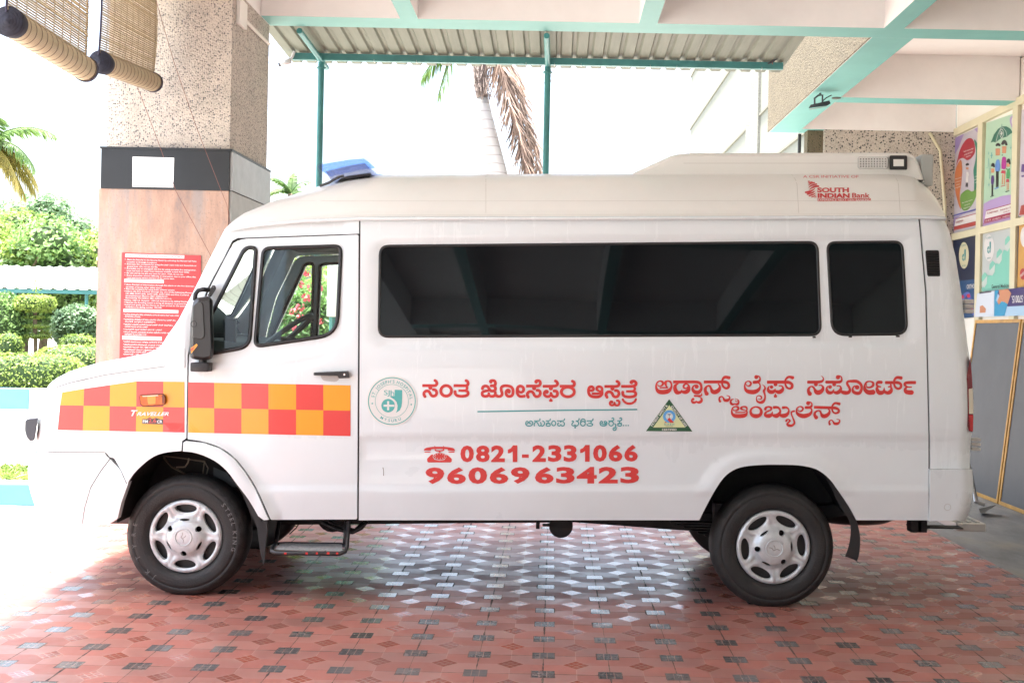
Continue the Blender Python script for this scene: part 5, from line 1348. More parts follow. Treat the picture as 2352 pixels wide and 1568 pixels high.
T = conv(Z7, [
 [(175, 195), (200, 187), (206, 158), (182, 147), (162, 175), (167, 215), (207, 238), (258, 233), (293, 200), (290, 160), (256, 142), (228, 160), (233, 188), (270, 190)],
 [(320, 140), (400, 140), (433, 125), (432, 92)], [(332, 242), (322, 205), (345, 167), (378, 168), (398, 200), (412, 230), (440, 234), (458, 205), (440, 165)], [(452, 228), (470, 238), (490, 236), (518, 205), (513, 158), (480, 140)],
 [(545, 140), (600, 140), (630, 125), (630, 95)], [(590, 145), (590, 190)], [(548, 190), (590, 190), (630, 205), (622, 235), (590, 240), (562, 235), (555, 208), (590, 190), (634, 188)],
 [(p[0], p[1]) for p in ell(697, 187, 38, 45, 0)],
 [(760, 140), (860, 140), (898, 125), (905, 92)], [(802, 192), (778, 187), (777, 225), (808, 236), (832, 222), (836, 205)], [(834, 218), (858, 238), (895, 225), (900, 180), (870, 162)],
 [(1045, 148), (1068, 142), (1074, 165), (1050, 190), (1047, 222), (1085, 236), (1104, 215)], [(1104, 218), (1138, 236), (1172, 205), (1166, 162), (1140, 150)], [(1120, 145), (1163, 140), (1184, 112), (1180, 90)],
 [(p[0], p[1]) for p in ell(1257, 192, 45, 44, 0)], [(1212, 170), (1222, 125), (1258, 104), (1296, 122), (1303, 168)],
 [(1330, 140), (1410, 140), (1448, 125), (1450, 92)], [(1405, 145), (1418, 168), (1395, 186), (1358, 188)], [(1398, 186), (1443, 203), (1430, 230), (1382, 236), (1342, 224), (1337, 196)],
 [(1600, 192), (1625, 187), (1630, 158), (1607, 147), (1587, 175), (1592, 213), (1630, 236), (1688, 230), (1716, 200), (1713, 163), (1682, 147), (1666, 165), (1686, 183), (1714, 178)], [(1628, 208), (1700, 204)],
 [(1745, 140), (1810, 140), (1843, 125), (1848, 95), (1826, 84), (1811, 98)], [(p[0], p[1]) for p in ell(1798, 192, 44, 44, 0)], [(1860, 195), (1890, 215), (1877, 245), (1895, 275), (1888, 310), (1860, 322), (1837, 305), (1842, 278), (1866, 272), (1870, 292)],
 [(1915, 140), (1965, 140), (1996, 125), (2000, 95), (1976, 84), (1962, 98)], [(1958, 145), (1958, 185)], [(1920, 190), (1960, 188), (1996, 205), (1988, 233), (1955, 240), (1932, 228), (1928, 205), (1960, 188), (2004, 184)]], 21)
td = zz(Z7, [(2038, 228, 13), (2083, 228, 13), (2128, 228, 13), (1108, 268, 17), (1108, 248, 10), (833, 158, 15)])
glue("tagline_lettering", strokes2d(T, td, [], 3), vinyl_teal)
ul = [(1096.5, 943.5), (1280, 940.5), (1463.5, 938.5), (1463.5, 941.5), (1280, 943.5), (1096.5, 946.5)]
glue("underline", fill2d(ul, [], step=20), vinyl_teal)
# phone numbers (offset face, thickened)
def digits(s, boxes, y0, y1, bold):
    return join2d(*[fit(text2d(c, bold), b[0], y0[i] if isinstance(y0, list) else y0, b[1], y1[i] if isinstance(y1, list) else y1) for i, (c, b) in enumerate(zip(s, boxes))])
kx = lambda z: (1560 + z / 2.6727) * .6125
ky = lambda z: (1640 + z / 2.6727) * .6125
b1 = [(445, 580), (600, 738), (752, 890), (920, 1015), (1062, 1130), (1166, 1302), (1323, 1458), (1480, 1612), (1645, 1740), (1775, 1912), (1930, 2068), (2088, 2222)]
parts_ = []
for c, (a, b_) in zip("0821-2331066", b1):
    top = 79 - (a - 445) * .0045; bot = 246 - (a - 445) * .004
    if c == '-': top, bot = 168, 202
    if c == '1': parts_.append(fill2d([(kx(q[0]), ky(q[1])) for q in ((a + 52, top), (b_, top), (b_, bot), (b_ - 46, bot), (b_ - 46, top + 62), (a + 22, top + 78), (a, top + 80), (a, top + 44), (a + 30, top + 30))])); continue
    parts_.append(fit(text2d(c, .042), kx(a), ky(top), kx(b_), ky(bot)))
glue("phone_number", join2d(*parts_), vinyl_red)
b2 = [(95, 283), (311, 500), (525, 712), (738, 925), (950, 1138), (1192, 1380), (1404, 1590), (1610, 1812), (1830, 2022), (2048, 2236)]
parts_ = []
for c, (a, b_) in zip("9606963423", b2):
    top = 298 - (a - 95) * .0032; bot = 465 - (a - 95) * .004
    parts_.append(fit(text2d(c, .042), kx(a), ky(top), kx(b_), ky(bot)))
glue("phone_number", join2d(*parts_), vinyl_red)
# telephone sign
def zt(pts): return [(kx(p[0]), ky(p[1])) for p in pts]
body = zt([(112, 210), (150, 172), (172, 168), (168, 195), (185, 220), (235, 230), (285, 222), (305, 195), (302, 170), (320, 178), (358, 212), (358, 238), (345, 248), (125, 248), (112, 238)])
hand = zt(smooth_line([(80, 128), (90, 108), (130, 97), (185, 92), (278, 92), (340, 98), (378, 108), (388, 132), (350, 132), (318, 128), (318, 118), (285, 114), (185, 114), (150, 118), (148, 130), (110, 130)], 3, True))
cups = [zt([(82, 140), (148, 142), (142, 150), (90, 150)]), zt([(322, 142), (388, 138), (384, 150), (330, 151)])]
holes_ = [[(kx(238 + 50 * math.cos(t) + 5 * math.cos(u)), ky(187 + 24 * math.sin(t) + 5 * math.sin(u))) for u in [k * math.pi / 4 for k in range(8)]] for t in [math.radians(a) for a in range(20, 341, 32)]]
dial = [(kx(238 + 64 * math.cos(t)), ky(188 + 34 * math.sin(t))) for t in [2 * math.pi * k / 40 for k in range(40)]]
stem = strokes2d([[(kx(192), ky(120), 3.0), (kx(200), ky(130), 3.0), (kx(235), ky(133), 3.0), (kx(272), ky(128), 3.0), (kx(276), ky(118), 3.0)], [(kx(237), ky(132), 3.5), (kx(237), ky(150), 3.5)], [(kx(188), ky(82), 1.5), (kx(190), ky(93), 1.5)], [(kx(278), ky(82), 1.5), (kx(277), ky(93), 1.5)]])
glue("telephone_sign", join2d(fill2d(body), fill2d(hand), fill2d(cups[0]), fill2d(cups[1]), fill2d(dial, holes_)), vinyl_red)
glue("telephone_sign", stem, vinyl_red, .0032)
# round seal
kz = 1568 / 220.0
def sz(x, y): return ((1360 + x / kz) * .6125, (1390 + y / kz) * .6125)
scx, scy = sz(780, 806); su = .6125 / kz
def circ(r, n=64, cx=None, cy=None): return [((cx or scx) + r * math.cos(2 * math.pi * i / n), (cy or scy) + r * math.sin(2 * math.pi * i / n)) for i in range(n)]
teal_s = M("vinyl_seal_teal", (.10, .46, .44), .4)
glue("seal_backing", fill2d(circ(680 * su)), M("vinyl_white", (.80, .80, .78), .35), .0018)
seal = [fill2d(circ(637 * su), [circ(613 * su)]), fill2d(circ(449 * su), [circ(439 * su)]),
        arc_text("ST. JOSEPH'S HOSPITAL", scx, scy, 482 * su, -80, 86, 84 * su, .012)]
my = []
for ch, a in zip("MYSURU", (211, 199, 188, 178, 168, 157)):
    t = text2d(ch, .012); w_ = max(p[0] for p in t[0]) + min(p[0] for p in t[0]); hh = .7
    t = ([(p[0] - w_ / 2, p[1] + hh) for p in t[0]], t[1])
    aa = math.radians(a); r_ = 482 * su
    my.append(xform(t, scx + r_ * math.sin(aa), scy - r_ * math.cos(aa), aa + math.pi, 80 * su / .73))
def star(cx, cy, r): return fill2d([(cx + (r if i % 2 == 0 else r * .4) * math.sin(math.pi * i / 5), cy - (r if i % 2 == 0 else r * .4) * math.cos(math.pi * i / 5)) for i in range(10)])
seal += my + [star(*sz(257, 872), 34 * su), star(*sz(1298, 898), 34 * su)]
cx2, cy2 = sz(680, 928)
plus = [sz(*p) for p in ((654, 808), (708, 808), (708, 900), (850, 902), (850, 957), (708, 957), (708, 1052), (652, 1052), (652, 957), (558, 957), (558, 900), (654, 900))]
seal.append(fill2d([(cx2 + 180 * su * math.cos(t), cy2 + 180 * su * math.sin(t)) for t in [2 * math.pi * i / 48 for i in range(48)]], [plus]))
jay = [sz(*p) for p in ((855, 505), (1055, 510), (1055, 700), (1050, 850), (1036, 960), (990, 1055), (890, 1122), (925, 1030), (932, 930), (905, 830), (850, 765), (740, 695), (740, 672), (855, 672))]
seal.append(fill2d(jay))
seal.append(fit(text2d("SJ", .0), *sz(570, 515), *sz(720, 690)))
hh = fit(text2d("h", .0), *sz(748, 515), *sz(845, 668)); seal.append(hh)
glue("hospital_seal", join2d(*seal), teal_s, .003)
# certification triangle
kt = 2156 / 220.0
def tz(x, y): return ((2400 + x / kt) * .6125, (1480 + y / kt) * .6125)
gtri = [tz(1070, 158), tz(1925, 1342), tz(218, 1330)]; itri = [tz(1076, 375), tz(1668, 1195), tz(480, 1195)]
tri_o = glue("certified_triangle", fill2d(gtri, [itri]), M("vinyl_green", (.028, .12, .055), .4), .0025)
glue("triangle_field", fill2d(itri), M("vinyl_cream", (.70, .76, .42), .4), .0026, tri_o)
wv = M("vinyl_white", (.80, .80, .78), .35)
def along(s, p, q, h):
    t = text2d(s, .025); a = min(v[0] for v in t[0]); b_ = max(v[0] for v in t[0]); L = math.hypot(q[0] - p[0], q[1] - p[1]); ang = math.atan2(q[1] - p[1], q[0] - p[0])
    t = ([((v[0] - a) / (b_ - a) * L, v[1] * h / .73) for v in t[0]], t[1]); return xform(t, p[0], p[1], ang)
glue("triangle_lettering", join2d(along("PATIENT SAFETY &", tz(452, 1165), tz(1022, 395), 84 / kt * .6125), along("QUALITY OF CARE", tz(1130, 425), tz(1678, 1180), 84 / kt * .6125), fit(text2d("CERTIFIED", .025), *tz(805, 1235), *tz(1345, 1312))), wv, .0035, tri_o)
qc = tz(1076, 790); qr = 1 / kt * .6125
glue("triangle_emblem", fill2d(circ(232 * qr, 40, *qc), [circ(132 * qr, 32, *qc)]), M("vinyl_blue", (.12, .40, .78), .4), .0035, tri_o)
glue("triangle_emblem", fill2d(circ(131 * qr, 32, *qc)), M("vinyl_pale", (.72, .80, .80), .4), .0033, tri_o)
glue("triangle_emblem", join2d(fill2d([tz(1076, 830), tz(1255, 1022), tz(1110, 1022), tz(1005, 905)]), fill2d([tz(935, 980), tz(1000, 1022), tz(895, 1022)])), M("vinyl_red", (.66, .045, .04), .35), .0042, tri_o)
glue("triangle_emblem", join2d(fill2d([tz(995, 715), tz(1040, 700), tz(1110, 700), tz(1155, 715), tz(1110, 738), tz(1040, 738)]), fill2d([tz(1066, 740), tz(1086, 740), tz(1086, 828), tz(1066, 828)])), M("vinyl_navy", (.10, .13, .22), .4), .0042, tri_o)
glue("triangle_lettering", join2d(fit(text2d("N A B H", .01), *tz(895, 1045), *tz(1255, 1110)), fill2d([tz(890, 1118), tz(1258, 1118), tz(1258, 1126), tz(890, 1126)])), M("vinyl_teal", (.08, .36, .38), .4), .0035, tri_o)
glue("triangle_lettering", fit(text2d("ENTRY LEVEL", .01), *tz(945, 1145), *tz(1210, 1172)), M("vinyl_brown", (.16, .12, .06), .4), .0035, tri_o)
# sponsor lettering on the roof
kb = 2352 / 300.0
def bz(x, y): return ((3000 + x / kb) * .6125, (640 + y / kb) * .6125)
def cut2d(sh, step=1.5):
    bm = bmesh.new(); vs = [bm.verts.new((p[0], p[1], 0)) for p in sh[0]]
    for f in sh[1]:
        try: bm.faces.new([vs[i] for i in f])
        except ValueError: pass
    ys = [p[1] for p in sh[0]]
    for y in np.arange(min(ys) + step, max(ys), step):
        bmesh.ops.bisect_plane(bm, geom=bm.verts[:] + bm.edges[:] + bm.faces[:], plane_co=(0, y, 0), plane_no=(0, 1, 0))
    bm.verts.index_update(); out = [(v.co.x, v.co.y) for v in bm.verts], [tuple(v.index for v in f.verts) for f in bm.faces]; bm.free(); return out
def gr_(name, sh, mat, lift=.003, parent=None):
    sh = cut2d(sh)
    return decal(name, sh, DC, lift, mat, parent or roof)
rr_ = M("vinyl_roof_red", (.58, .05, .05), .4)
gr_("sponsor_lettering", fit(text2d("A CSR INITIATIVE OF", .018), *bz(90, 135), *bz(1720, 212)), rr_)
gr_("sponsor_lettering", join2d(fit(text2d("SOUTH", .05), *bz(505, 498), *bz(1440, 640)), fit(text2d("INDIAN", .05), *bz(520, 664), *bz(1460, 805)), fit(text2d("Bank", .02), *bz(1532, 655), *bz(2052, 800))), rr_)
bar_ = [bz(510, 820), bz(2082, 815), bz(2085, 888), bz(520, 905)]
sb = gr_("sponsor_strip", fill2d(resample(bar_, 6)), rr_)
gr_("strip_lettering", fit(text2d("EXPERIENCE NEXT-GEN BANKING", .012), *bz(528, 830), *bz(2070, 892)), M("vinyl_white", (.8, .8, .78), .35), .0045, sb)
st_ = [[(235, 325, 52), (290, 305, 20)], [(235, 385, 8), (290, 345, 36), (370, 325, 30)], [(238, 442, 8), (330, 370, 48), (440, 352, 34)], [(245, 508, 8), (340, 435, 44), (500, 390, 38)], [(258, 570, 8), (360, 500, 44), (470, 460, 62), (558, 460, 50)],
       [(445, 520, 10), (360, 580, 46), (250, 625, 64), (150, 640, 50)], [(450, 590, 8), (360, 650, 44), (200, 695, 40)], [(460, 655, 8), (390, 700, 38), (255, 745, 36)], [(465, 712, 8), (420, 750, 34), (330, 780, 24)], [(482, 765, 24), (420, 795, 14)]]
gr_("sponsor_emblem", strokes2d([[(*bz(p[0], p[1]), p[2] / kb * .6125) for p in s] for s in st_], k=4), rr_)
# paint chip on the side
glue("paint_chip", strokes2d([[(879.5, 1073, 1.5), (881, 1081, 1.2), (881, 1092, 1.4)]]), M("chip_brown", (.14, .10, .07), .7), .002)
# ================================================================== loose things under the portico
# fire notice on the pillar
NY = 9.17 - .024
def NM(px, py, y): return P(px, py, y)
nd = lambda x, y: np.full(np.shape(x), NY)
m = MB(); qo = [(280, 580), (461, 587), (461, 834), (274, 834)]
m.prism([P(x, y, NY) for x, y in qo], [P(x, y, NY - .008) for x, y in qo])
fire = tag(m.build("fire_notice", M("notice_red", (.60, .045, .05), .4)), "red fire order notice board on the pink granite pillar", "sign")
k4 = 3.732
def nz(x, y): return ((440 + x / k4) * .6125, (940 + y / k4) * .6125)
wn = M("notice_white", (.85, .84, .84), .45)
heads = [((112, 44), (938, 66), (935, 110), (110, 88)), ((97, 395), (650, 410), (650, 455), (96, 440)), ((88, 812), (855, 832), (852, 876), (86, 855)), ((70, 1188), (622, 1205), (620, 1256), (68, 1240))]
def skew_text(s, a, b, h, bold=.0, mapping=nz):
    t = text2d(s, bold); x0 = min(p[0] for p in t[0]); x1 = max(p[0] for p in t[0]); out = []
    for p in t[0]:
        f = (p[0] - x0) / (x1 - x0); out.append(mapping(a[0] + (b[0] - a[0]) * f, a[1] + (b[1] - a[1]) * f + p[1] * h / .73 + h / 2))
    return out, t[1]
decal("heading_strip", join2d(*[fill2d([nz(*p) for p in h]) for h in heads]), nd, .009, wn, fire)
ht = [skew_text("FIRE ORDER   IN CASE OF FIRE", (135, 68), (912, 88), 24, .012), skew_text("ACTION BY SECURITY", (102, 419), (595, 430), 26, .012),
      skew_text("ಅಗ್ನಿ ಅನಾಹುತವಾದಲ್ಲಿ ಪಾಲಿಸಬೇಕಾದ ನಿಯಮಗಳು", (110, 835), (835, 853), 26), skew_text("ಭದ್ರತಾ ಸಿಬ್ಬಂದಿಯ ಕಾರ್ಯಗಳು", (95, 1212), (600, 1228), 26)]
decal("heading_text", join2d(*ht), nd, .0105, M("notice_red", (.6, .045, .05), .4), fire)
tx = [("Alert the Security at the Security Room by activating the Manual Call Point", 135, 1108, 122, 148), ("Location at Strategic Locations.", 135, 555, 155, 166),
 ("Evacuate the occupants by using the stair case only and Assemble at", 135, 1105, 185, 209), ("ground level. (Do not use the lift)", 135, 560, 217, 228),
 ("If possible try to extinguish the fire by using portable fire extinguisher,", 133, 1103, 247, 272), ("hose reel hose or water from Hydrants available at each floor lobby.", 133, 1010, 279, 300),
 ("Be calm and do not give any room for panic. Walk, do not run.", 132, 925, 310, 331), ("If you encounter serious difficulty in evacuation, stay in your office, flat,", 132, 1100, 342, 368), ("room and try to attract attention of the rescue team.", 132, 800, 374, 391),
 ("Upon Receipt of information through fire alarm or the fire detector,", 120, 1080, 470, 497), ("sprinkler or by any other safety means.", 120, 625, 504, 518), ("Alert the occupants by using public address system.", 118, 805, 533, 551),
 ("Inform the Fire Control through any one of the following Phone", 118, 1040, 565, 588), ("101,080-22971600, 22971506, 22971550 and Fire Control", 118, 1000, 597, 620), ("Saraswathipuram Mysuru: 0821 2540670/101,", 116, 712, 628, 642), ("Bannimantap Fire Station: 0821-2495101/101/112.", 116, 762, 657, 673),
 ("Police: 100/112. Hospital : 108 Call Ambulance by dialing Number", 114, 1000, 690, 712), ("Operate the founding switch to bring all elevators to ground floor", 114, 1000, 720, 745), ("Level and guide the fire force on their arrival to the scene", 112, 960, 752, 775), ("Ambulance by dialing number 102/108.", 112, 622, 784, 797),
 ("ಭದ್ರತಾ ಸಿಬ್ಬಂದಿಯನ್ನು ಎಚ್ಚರಿಸಲು ಮತ್ತು ಕರೆ ಮಾಡುವ ಗುಂಡಿ ಅಥವಾ ಸ್ಥಳ", 106, 860, 890, 908), ("ಸಮೀಪವನ್ನು ಒತ್ತುವುದು.", 106, 325, 918, 924), ("ಜನರನ್ನು ಸ್ಥಳಾಂತರಿಸಲು ಮಾತ್ರ ಮೆಟ್ಟಿಲು ಬಳಸಿ ನೆಲ", 106, 815, 958, 974), ("ಹಂತಕ್ಕೆ. (ಲಿಫ್ಟ್ ಬಳಸಬೇಡಿ)", 105, 530, 990, 1000),
 ("ಸಾಧ್ಯವಾದರೆ ಅಗ್ನಿಶಾಮಕ ಬಳಸಿ ಬೆಂಕಿ ನಂದಿಸಲು", 104, 780, 1028, 1045), ("ಅಗ್ನಿಶಾಮಕ ನೀರು ಬಳಸಿ.", 104, 430, 1060, 1068), ("ಶಾಂತವಾಗಿರಿ ಗಾಬರಿ ಪಡಬೇಡಿ ನಡೆಯಿರಿ ಓಡಬೇಡಿ.", 103, 628, 1098, 1110), ("ನಿಮಗೆ ತೊಂದರೆ ಎದುರಾದರೆ ನಿಮ್ಮ ಕಚೇರಿಯಲ್ಲೇ ಇರಿ", 102, 735, 1134, 1150), ("ರಕ್ಷಕರ ಗಮನ ಸೆಳೆಯಿರಿ.", 102, 415, 1166, 1174),
 ("ಅಗ್ನಿ ಸೂಚನೆ ಬಂದ ತಕ್ಷಣ ಎಚ್ಚರಿಕೆ ನೀಡುವುದು", 98, 700, 1272, 1286), ("ಸಾರ್ವಜನಿಕ ಪ್ರಕಟಣೆ ಮೂಲಕ ತಿಳಿಸಿ", 97, 640, 1310, 1324), ("ಅಗ್ನಿಶಾಮಕ 101, 080-22971600", 96, 590, 1345, 1356), ("ಕಂಟ್ರೋಲ್ ರೂಮ್ ಮೈಸೂರು-0821", 95, 550, 1380, 1392), ("ಎಲ್ಲಾ ಲಿಫ್ಟ್ ನೆಲಕ್ಕೆ ತನ್ನಿ", 94, 400, 1412, 1420), ("ಪೊಲೀಸ್ : 100", 94, 300, 1446, 1451)]
lines = []
for s, a, b_, ya, yb_ in tx:
    lines.append(skew_text(s, (a, ya), (b_, yb_), 17, .012))
for yb_ in (120, 183, 245, 308, 340, 468, 532, 563, 688, 718, 750, 885, 954, 1022, 1095, 1130, 1268, 1305, 1341, 1376, 1446):
    lines.append(fill2d([nz(*p) for p in ((84 + (1268 - yb_) * .018, yb_ - 3), (95 + (1268 - yb_) * .018, yb_ - 3), (95 + (1268 - yb_) * .018, yb_ + 3), (84 + (1268 - yb_) * .018, yb_ + 3))]))
decal("notice_text", join2d(*lines), nd, .0095, wn, fire)
# blank sheet on the black band
SY = 9.17 - .0305
m = MB(); qs = [(304.5, 360), (400, 362.5), (398, 431), (304, 429)]
m.prism([P(x, y, SY) for x, y in qs], [P(x, y, SY - .002) for x, y in qs])
tag(m.build("paper_sheet", M("paper_white", (.85, .86, .86), .5)), "blank white sheet stuck on the black band of the pillar", "paper")
# switch box and pipe on the pillar's side
sx = -2.525
m = MB(); q = PX(549, 35, sx); q2 = PX(562, 72, sx); m.box((sx, q.y - .08, q2.z), (sx + .03, q.y + .14, q2.z + .20), bev=.004)
sb_ = tag(m.build("switch_box", M("switch_white", (.78, .76, .72), .5)), "small white electrical box high on the pillar's side", "switch box")
m = MB(); m.tube([(sx + .02, q.y + .14, q2.z + .07), (sx + .02, q.y + .9, q2.z + .07)], .014, 8); m.build("conduit", M("conduit_white", (.7, .66, .6), .5), sb_)

# bamboo blinds hanging from the roof edge
bam = M("bamboo", (.40, .30, .17), .6, var=.25, vs=14, col2=(.52, .41, .25)); cordm = M("blind_cord", (.035, .03, .06), .7); redc = M("thin_cord", (.22, .09, .07), .7)
def blind(y0, z0, y1, z1, r, label, wave):
    X = -3.04; t = thing("bamboo_blind", (X, (y0 + y1) / 2, z0), label, "blind", "bamboo blinds along the open side")
    top = 4.62; ys0, ys1 = y0 - .02, y1
    m = MB(); n = int((top - max(z0, z1)) / .016) + 6
    for i in range(n):
        f = i / n; za = z0 + r * .6 + (top - z0 - r * .6) * f; zb = z1 + r * .6 + (top - z1 - r * .6) * f
        dx = wave * math.sin(3.1 * f * 2) + R_.uniform(-.002, .002); th = .0105 + R_.uniform(-.0015, .0015)
        m.box((X + dx - .002, ys0, 0), (X + dx + .002, ys1, 0)); b0 = len(m.v) - 8
        e = .03 * wave / .01 * math.sin(5 * f)
        for j in range(8):
            v = list(m.v[b0 + j]); far = v[1] > (ys0 + ys1) / 2
            v[2] = (zb if far else za) + (th if j >= 4 else 0); v[1] += e if far else e * .2; m.v[b0 + j] = tuple(v)
    m.build("slats", bam, t)
    m = MB(); k = 9
    for j in range(k + 1):
        y = ys0 + (ys1 - ys0) * j / k; zz_ = z0 + (z1 - z0) * j / k
        pts = [(X + wave * math.sin(3.1 * f * 2) - .005, y, zz_ + r * .6 + (top - zz_ - r * .6) * f) for f in np.linspace(0, 1, 14)]
        m.tube(pts, .0036 if 0 < j < k else .007, 5)
    m.build("cords", cordm, t)
    a = Vector((X, y0, z0)); b_ = Vector((X, y1, z1)); m = MB(); N = 60; L = (b_ - a).length
    pts = [a.lerp(b_, i / N) for i in range(N + 1)]
    m.tube(pts, r * .985, 30); m.build("roll", NGroll, t, smooth=True)
    m = MB()
    for j in range(15):
        c0 = a.lerp(b_, (j + .5) / 15)
        m.tube([c0 + Vector((math.cos(q) * r * .99, 0, math.sin(q) * r * .99)) for q in [2 * math.pi * i / 24 for i in range(25)]], .0022, 5, caps=False)
    m.build("roll_cord", M("roll_cord_brown", (.09, .06, .05), .8), t)
    m = MB()
    for i in range(5): m.lathe(a + Vector((0, -.012 - .002 * i, 0)), [(r * (1 - .2 * i) + .004, .02), (r * (1 - .2 * i) + .006, 0), (r * (1 - .2 * i) - .012, -.002)], 30)
    m.lathe(a, [(0, -.012), (r, -.012), (r + .005, .03), (r, .07)], 30); m.build("end_cap", M("cap_blue_black", (.016, .017, .032), .75, var=.4, vs=30), t, smooth=True)
    m = MB(); m.lathe(b_, [(r + .004, -.03), (r + .005, 0), (0, .004)], 30); m.build("end_band", cordm, t, smooth=True)
    return t
g_ = NG("bamboo_roll"); v_ = g_.xyz()
# slats run along the roll: stripes around its axis
geo_n = g_.n.new("ShaderNodeNewGeometry"); sp_ = g_.n.new("ShaderNodeSeparateXYZ"); g_.l.new(geo_n.outputs['Normal'], sp_.inputs[0])
ang = g_.f('ARCTAN2', sp_.outputs[2], sp_.outputs[0]); saw = g_.f('ABSOLUTE', g_.f('SUBTRACT', g_.f('FRACT', g_.f('MULTIPLY', ang, 8.5)), .5))
colr = g_.mix(g_.smooth(saw, .40, .49), g_.mix(g_.noise(18, 4), (.42, .33, .20), (.52, .43, .28)), (.16, .12, .075)); g_.l.new(colr, g_.b.inputs['Base Color']); g_.b.inputs['Roughness'].default_value = .6
g_.l.new(g_.bump(saw, .6, .01), g_.b.inputs['Normal'])
NGroll = g_.m
q0, q1 = PX(20, 50, -3.04), PX(198, 160, -3.04)
blind(q0.y, q0.z, q1.y, q1.z, .078, "rolled bamboo blind nearest the camera, at the top left corner", .004)
q0, q1 = PX(231, 143, -3.04), PX(352, 190, -3.04)
blind(q0.y, q0.z, q1.y, q1.z, .070, "shorter bamboo blind rolled up against the pillar", .012)
m = MB(); m.tube([P(358, 0, 8.7), P(366, 28, 8.75), P(400, 145, 8.9), P(450, 290, 9.0), P(509, 441, 9.05), P(521, 470, 9.06), P(530, 520, 9.06), P(540, 600, 9.06)], .0023, 6)
tag(m.build("hanging_cord", redc), "thin brown cord hanging straight down past the pillar's right corner", "cord", "blind cords")
m = MB(); m.tube([P(242, 0, 8.3), P(262, 45, 8.4), P(293, 141, 8.6), P(350, 290, 8.8), P(405, 441, 8.95), P(484, 587, 9.02), P(500, 640, 9.02)], .0023, 6)
tag(m.build("hanging_cord", redc), "thin brown cord slanting across the pillar's white paper", "cord", "blind cords")

# flood light, hook, wire, pigeon, camera
fb = thing("flood_light", P(1880, 225, 13.1), "small black flood light on a bracket under the turquoise beam", "lamp")
ft_ = P(1880, 228, 12.6)
m = MB()
def fpt(x, y, d=0): return P(x, y, 12.6 + d)
m.prism([fpt(1857, 249), fpt(1862, 241), fpt(1905, 231), fpt(1908, 238), fpt(1900, 243)], [fpt(1857, 249, .14), fpt(1862, 241, .14), fpt(1905, 231, .14), fpt(1908, 238, .14), fpt(1900, 243, .14)])
m.build("housing", black, fb)
m = MB(); m.prism([fpt(1859, 250.5, .01), fpt(1900, 243.5, .01), fpt(1900, 245, .01), fpt(1859, 253, .01)], [fpt(1859, 250.5, .13), fpt(1900, 243.5, .13), fpt(1900, 245, .13), fpt(1859, 253, .13)]); m.build("lens", M("flood_glass", (.45, .42, .38), .2), fb)
m = MB(); m.tube([fpt(1871, 240, .06), fpt(1871, 226, .06), fpt(1880, 219, .06), fpt(1889, 219, .06), fpt(1889, 236, .06)], .010, 6); m.tube([fpt(1884, 219, .06), fpt(1884, 214, .06)], .012, 6); m.build("bracket", black, fb)
m = MB(); m.tube([fpt(1890, 232, .06), fpt(1898, 225, .06), fpt(1910, 219, .06)], .006, 6); m.build("cable", black, fb)
m = MB(); c = P(1921, 214.5, 13.0)
m.tube([c + Vector((math.cos(q) * .026, 0, math.sin(q) * .026)) for q in [2 * math.pi * i / 20 for i in range(21)]], .006, 6, caps=False); m.tube([c + Vector((0, 0, .026)), Vector((c.x, c.y, 4.141))], .007, 6); m.lathe(Vector((c.x, c.y, 4.132)), [(0, 0), (.05, 0), (.05, .009), (0, .009)], 16, 'Z')
tag(m.build("ceiling_hook", M("hook_iron", (.10, .10, .09), .5, .6)), "iron ring hook under the turquoise beam beside the flood light", "hook")
# pigeon on the canopy edge: one continuous body
bm = bmesh.new(); base = P(1771, 142, 11.0); sc = .0040
spine = [(-8.5, -5.5, 0, .25), (-6.6, -4.6, 0, 1.15), (-5.2, -4.1, 0, 2.0), (-3.4, -3.2, 0, 1.7), (-1, -1.8, 0, 2.9), (2.5, .2, 0, 3.9), (6, 2.0, 0, 3.4), (9, 3.8, 0, 2.0), (12, 5.2, 0, 1.2), (15, 6.6, 0, .7)]
vs_ = []; n = 14
for (a, z, _, r) in spine:
    for k in range(n):
        t = 2 * math.pi * k / n; vs_.append(base + Vector((a * sc, r * sc * math.cos(t), (z + r * math.sin(t)) * sc)))
fs_ = [(i * n + k, i * n + (k + 1) % n, (i + 1) * n + (k + 1) % n, (i + 1) * n + k) for i in range(len(spine) - 1) for k in range(n)] + [tuple(range(n))[::-1], tuple((len(spine) - 1) * n + k for k in range(n))]
bm.free(); m = MB(); m.add(vs_, fs_)
pg = tag(m.build("pigeon", M("pigeon_grey", (.045, .05, .06), .6, var=.4, vs=60), smooth=True), "dark grey pigeon leaning out below the canopy sheet", "bird")
m = MB()
for s_ in (-1, 1):
    m.prism([base + Vector((x * sc, s_ * 3.6 * sc, z * sc)) for x, z in ((0, 1), (5, 4.5), (11, 5.5), (12, 4.6), (6, .5), (1, -1.4))], [base + Vector((x * sc, s_ * 4.2 * sc, z * sc)) for x, z in ((1, 1), (5, 3.8), (10, 5), (11, 4.4), (6, 1.2), (2, -.6))])
m.build("wing", M("pigeon_wing", (.07, .075, .085), .6), pg)
m = MB()
for s_ in (-1, 1): m.tube([base + Vector((3 * sc, s_ * 1.4 * sc, -2.5 * sc)), base + Vector((4.2 * sc, s_ * 1.4 * sc, -6 * sc)), base + Vector((3 * sc, s_ * 1.4 * sc, -6.2 * sc))], .002, 5)
m.build("leg", M("pigeon_leg", (.35, .12, .10), .6), pg)
cc_ = thing("security_camera", P(655, 143, 11.2), "white bullet security camera at the canopy's left end", "camera")
m = MB(); m.tube([P(643, 147, 11.2), P(646, 146.5, 11.2), P(668, 140, 11.2)], [.022, .030, .028], 14); m.build("housing", M("cam_white", (.75, .76, .78), .4), cc_, smooth=True)
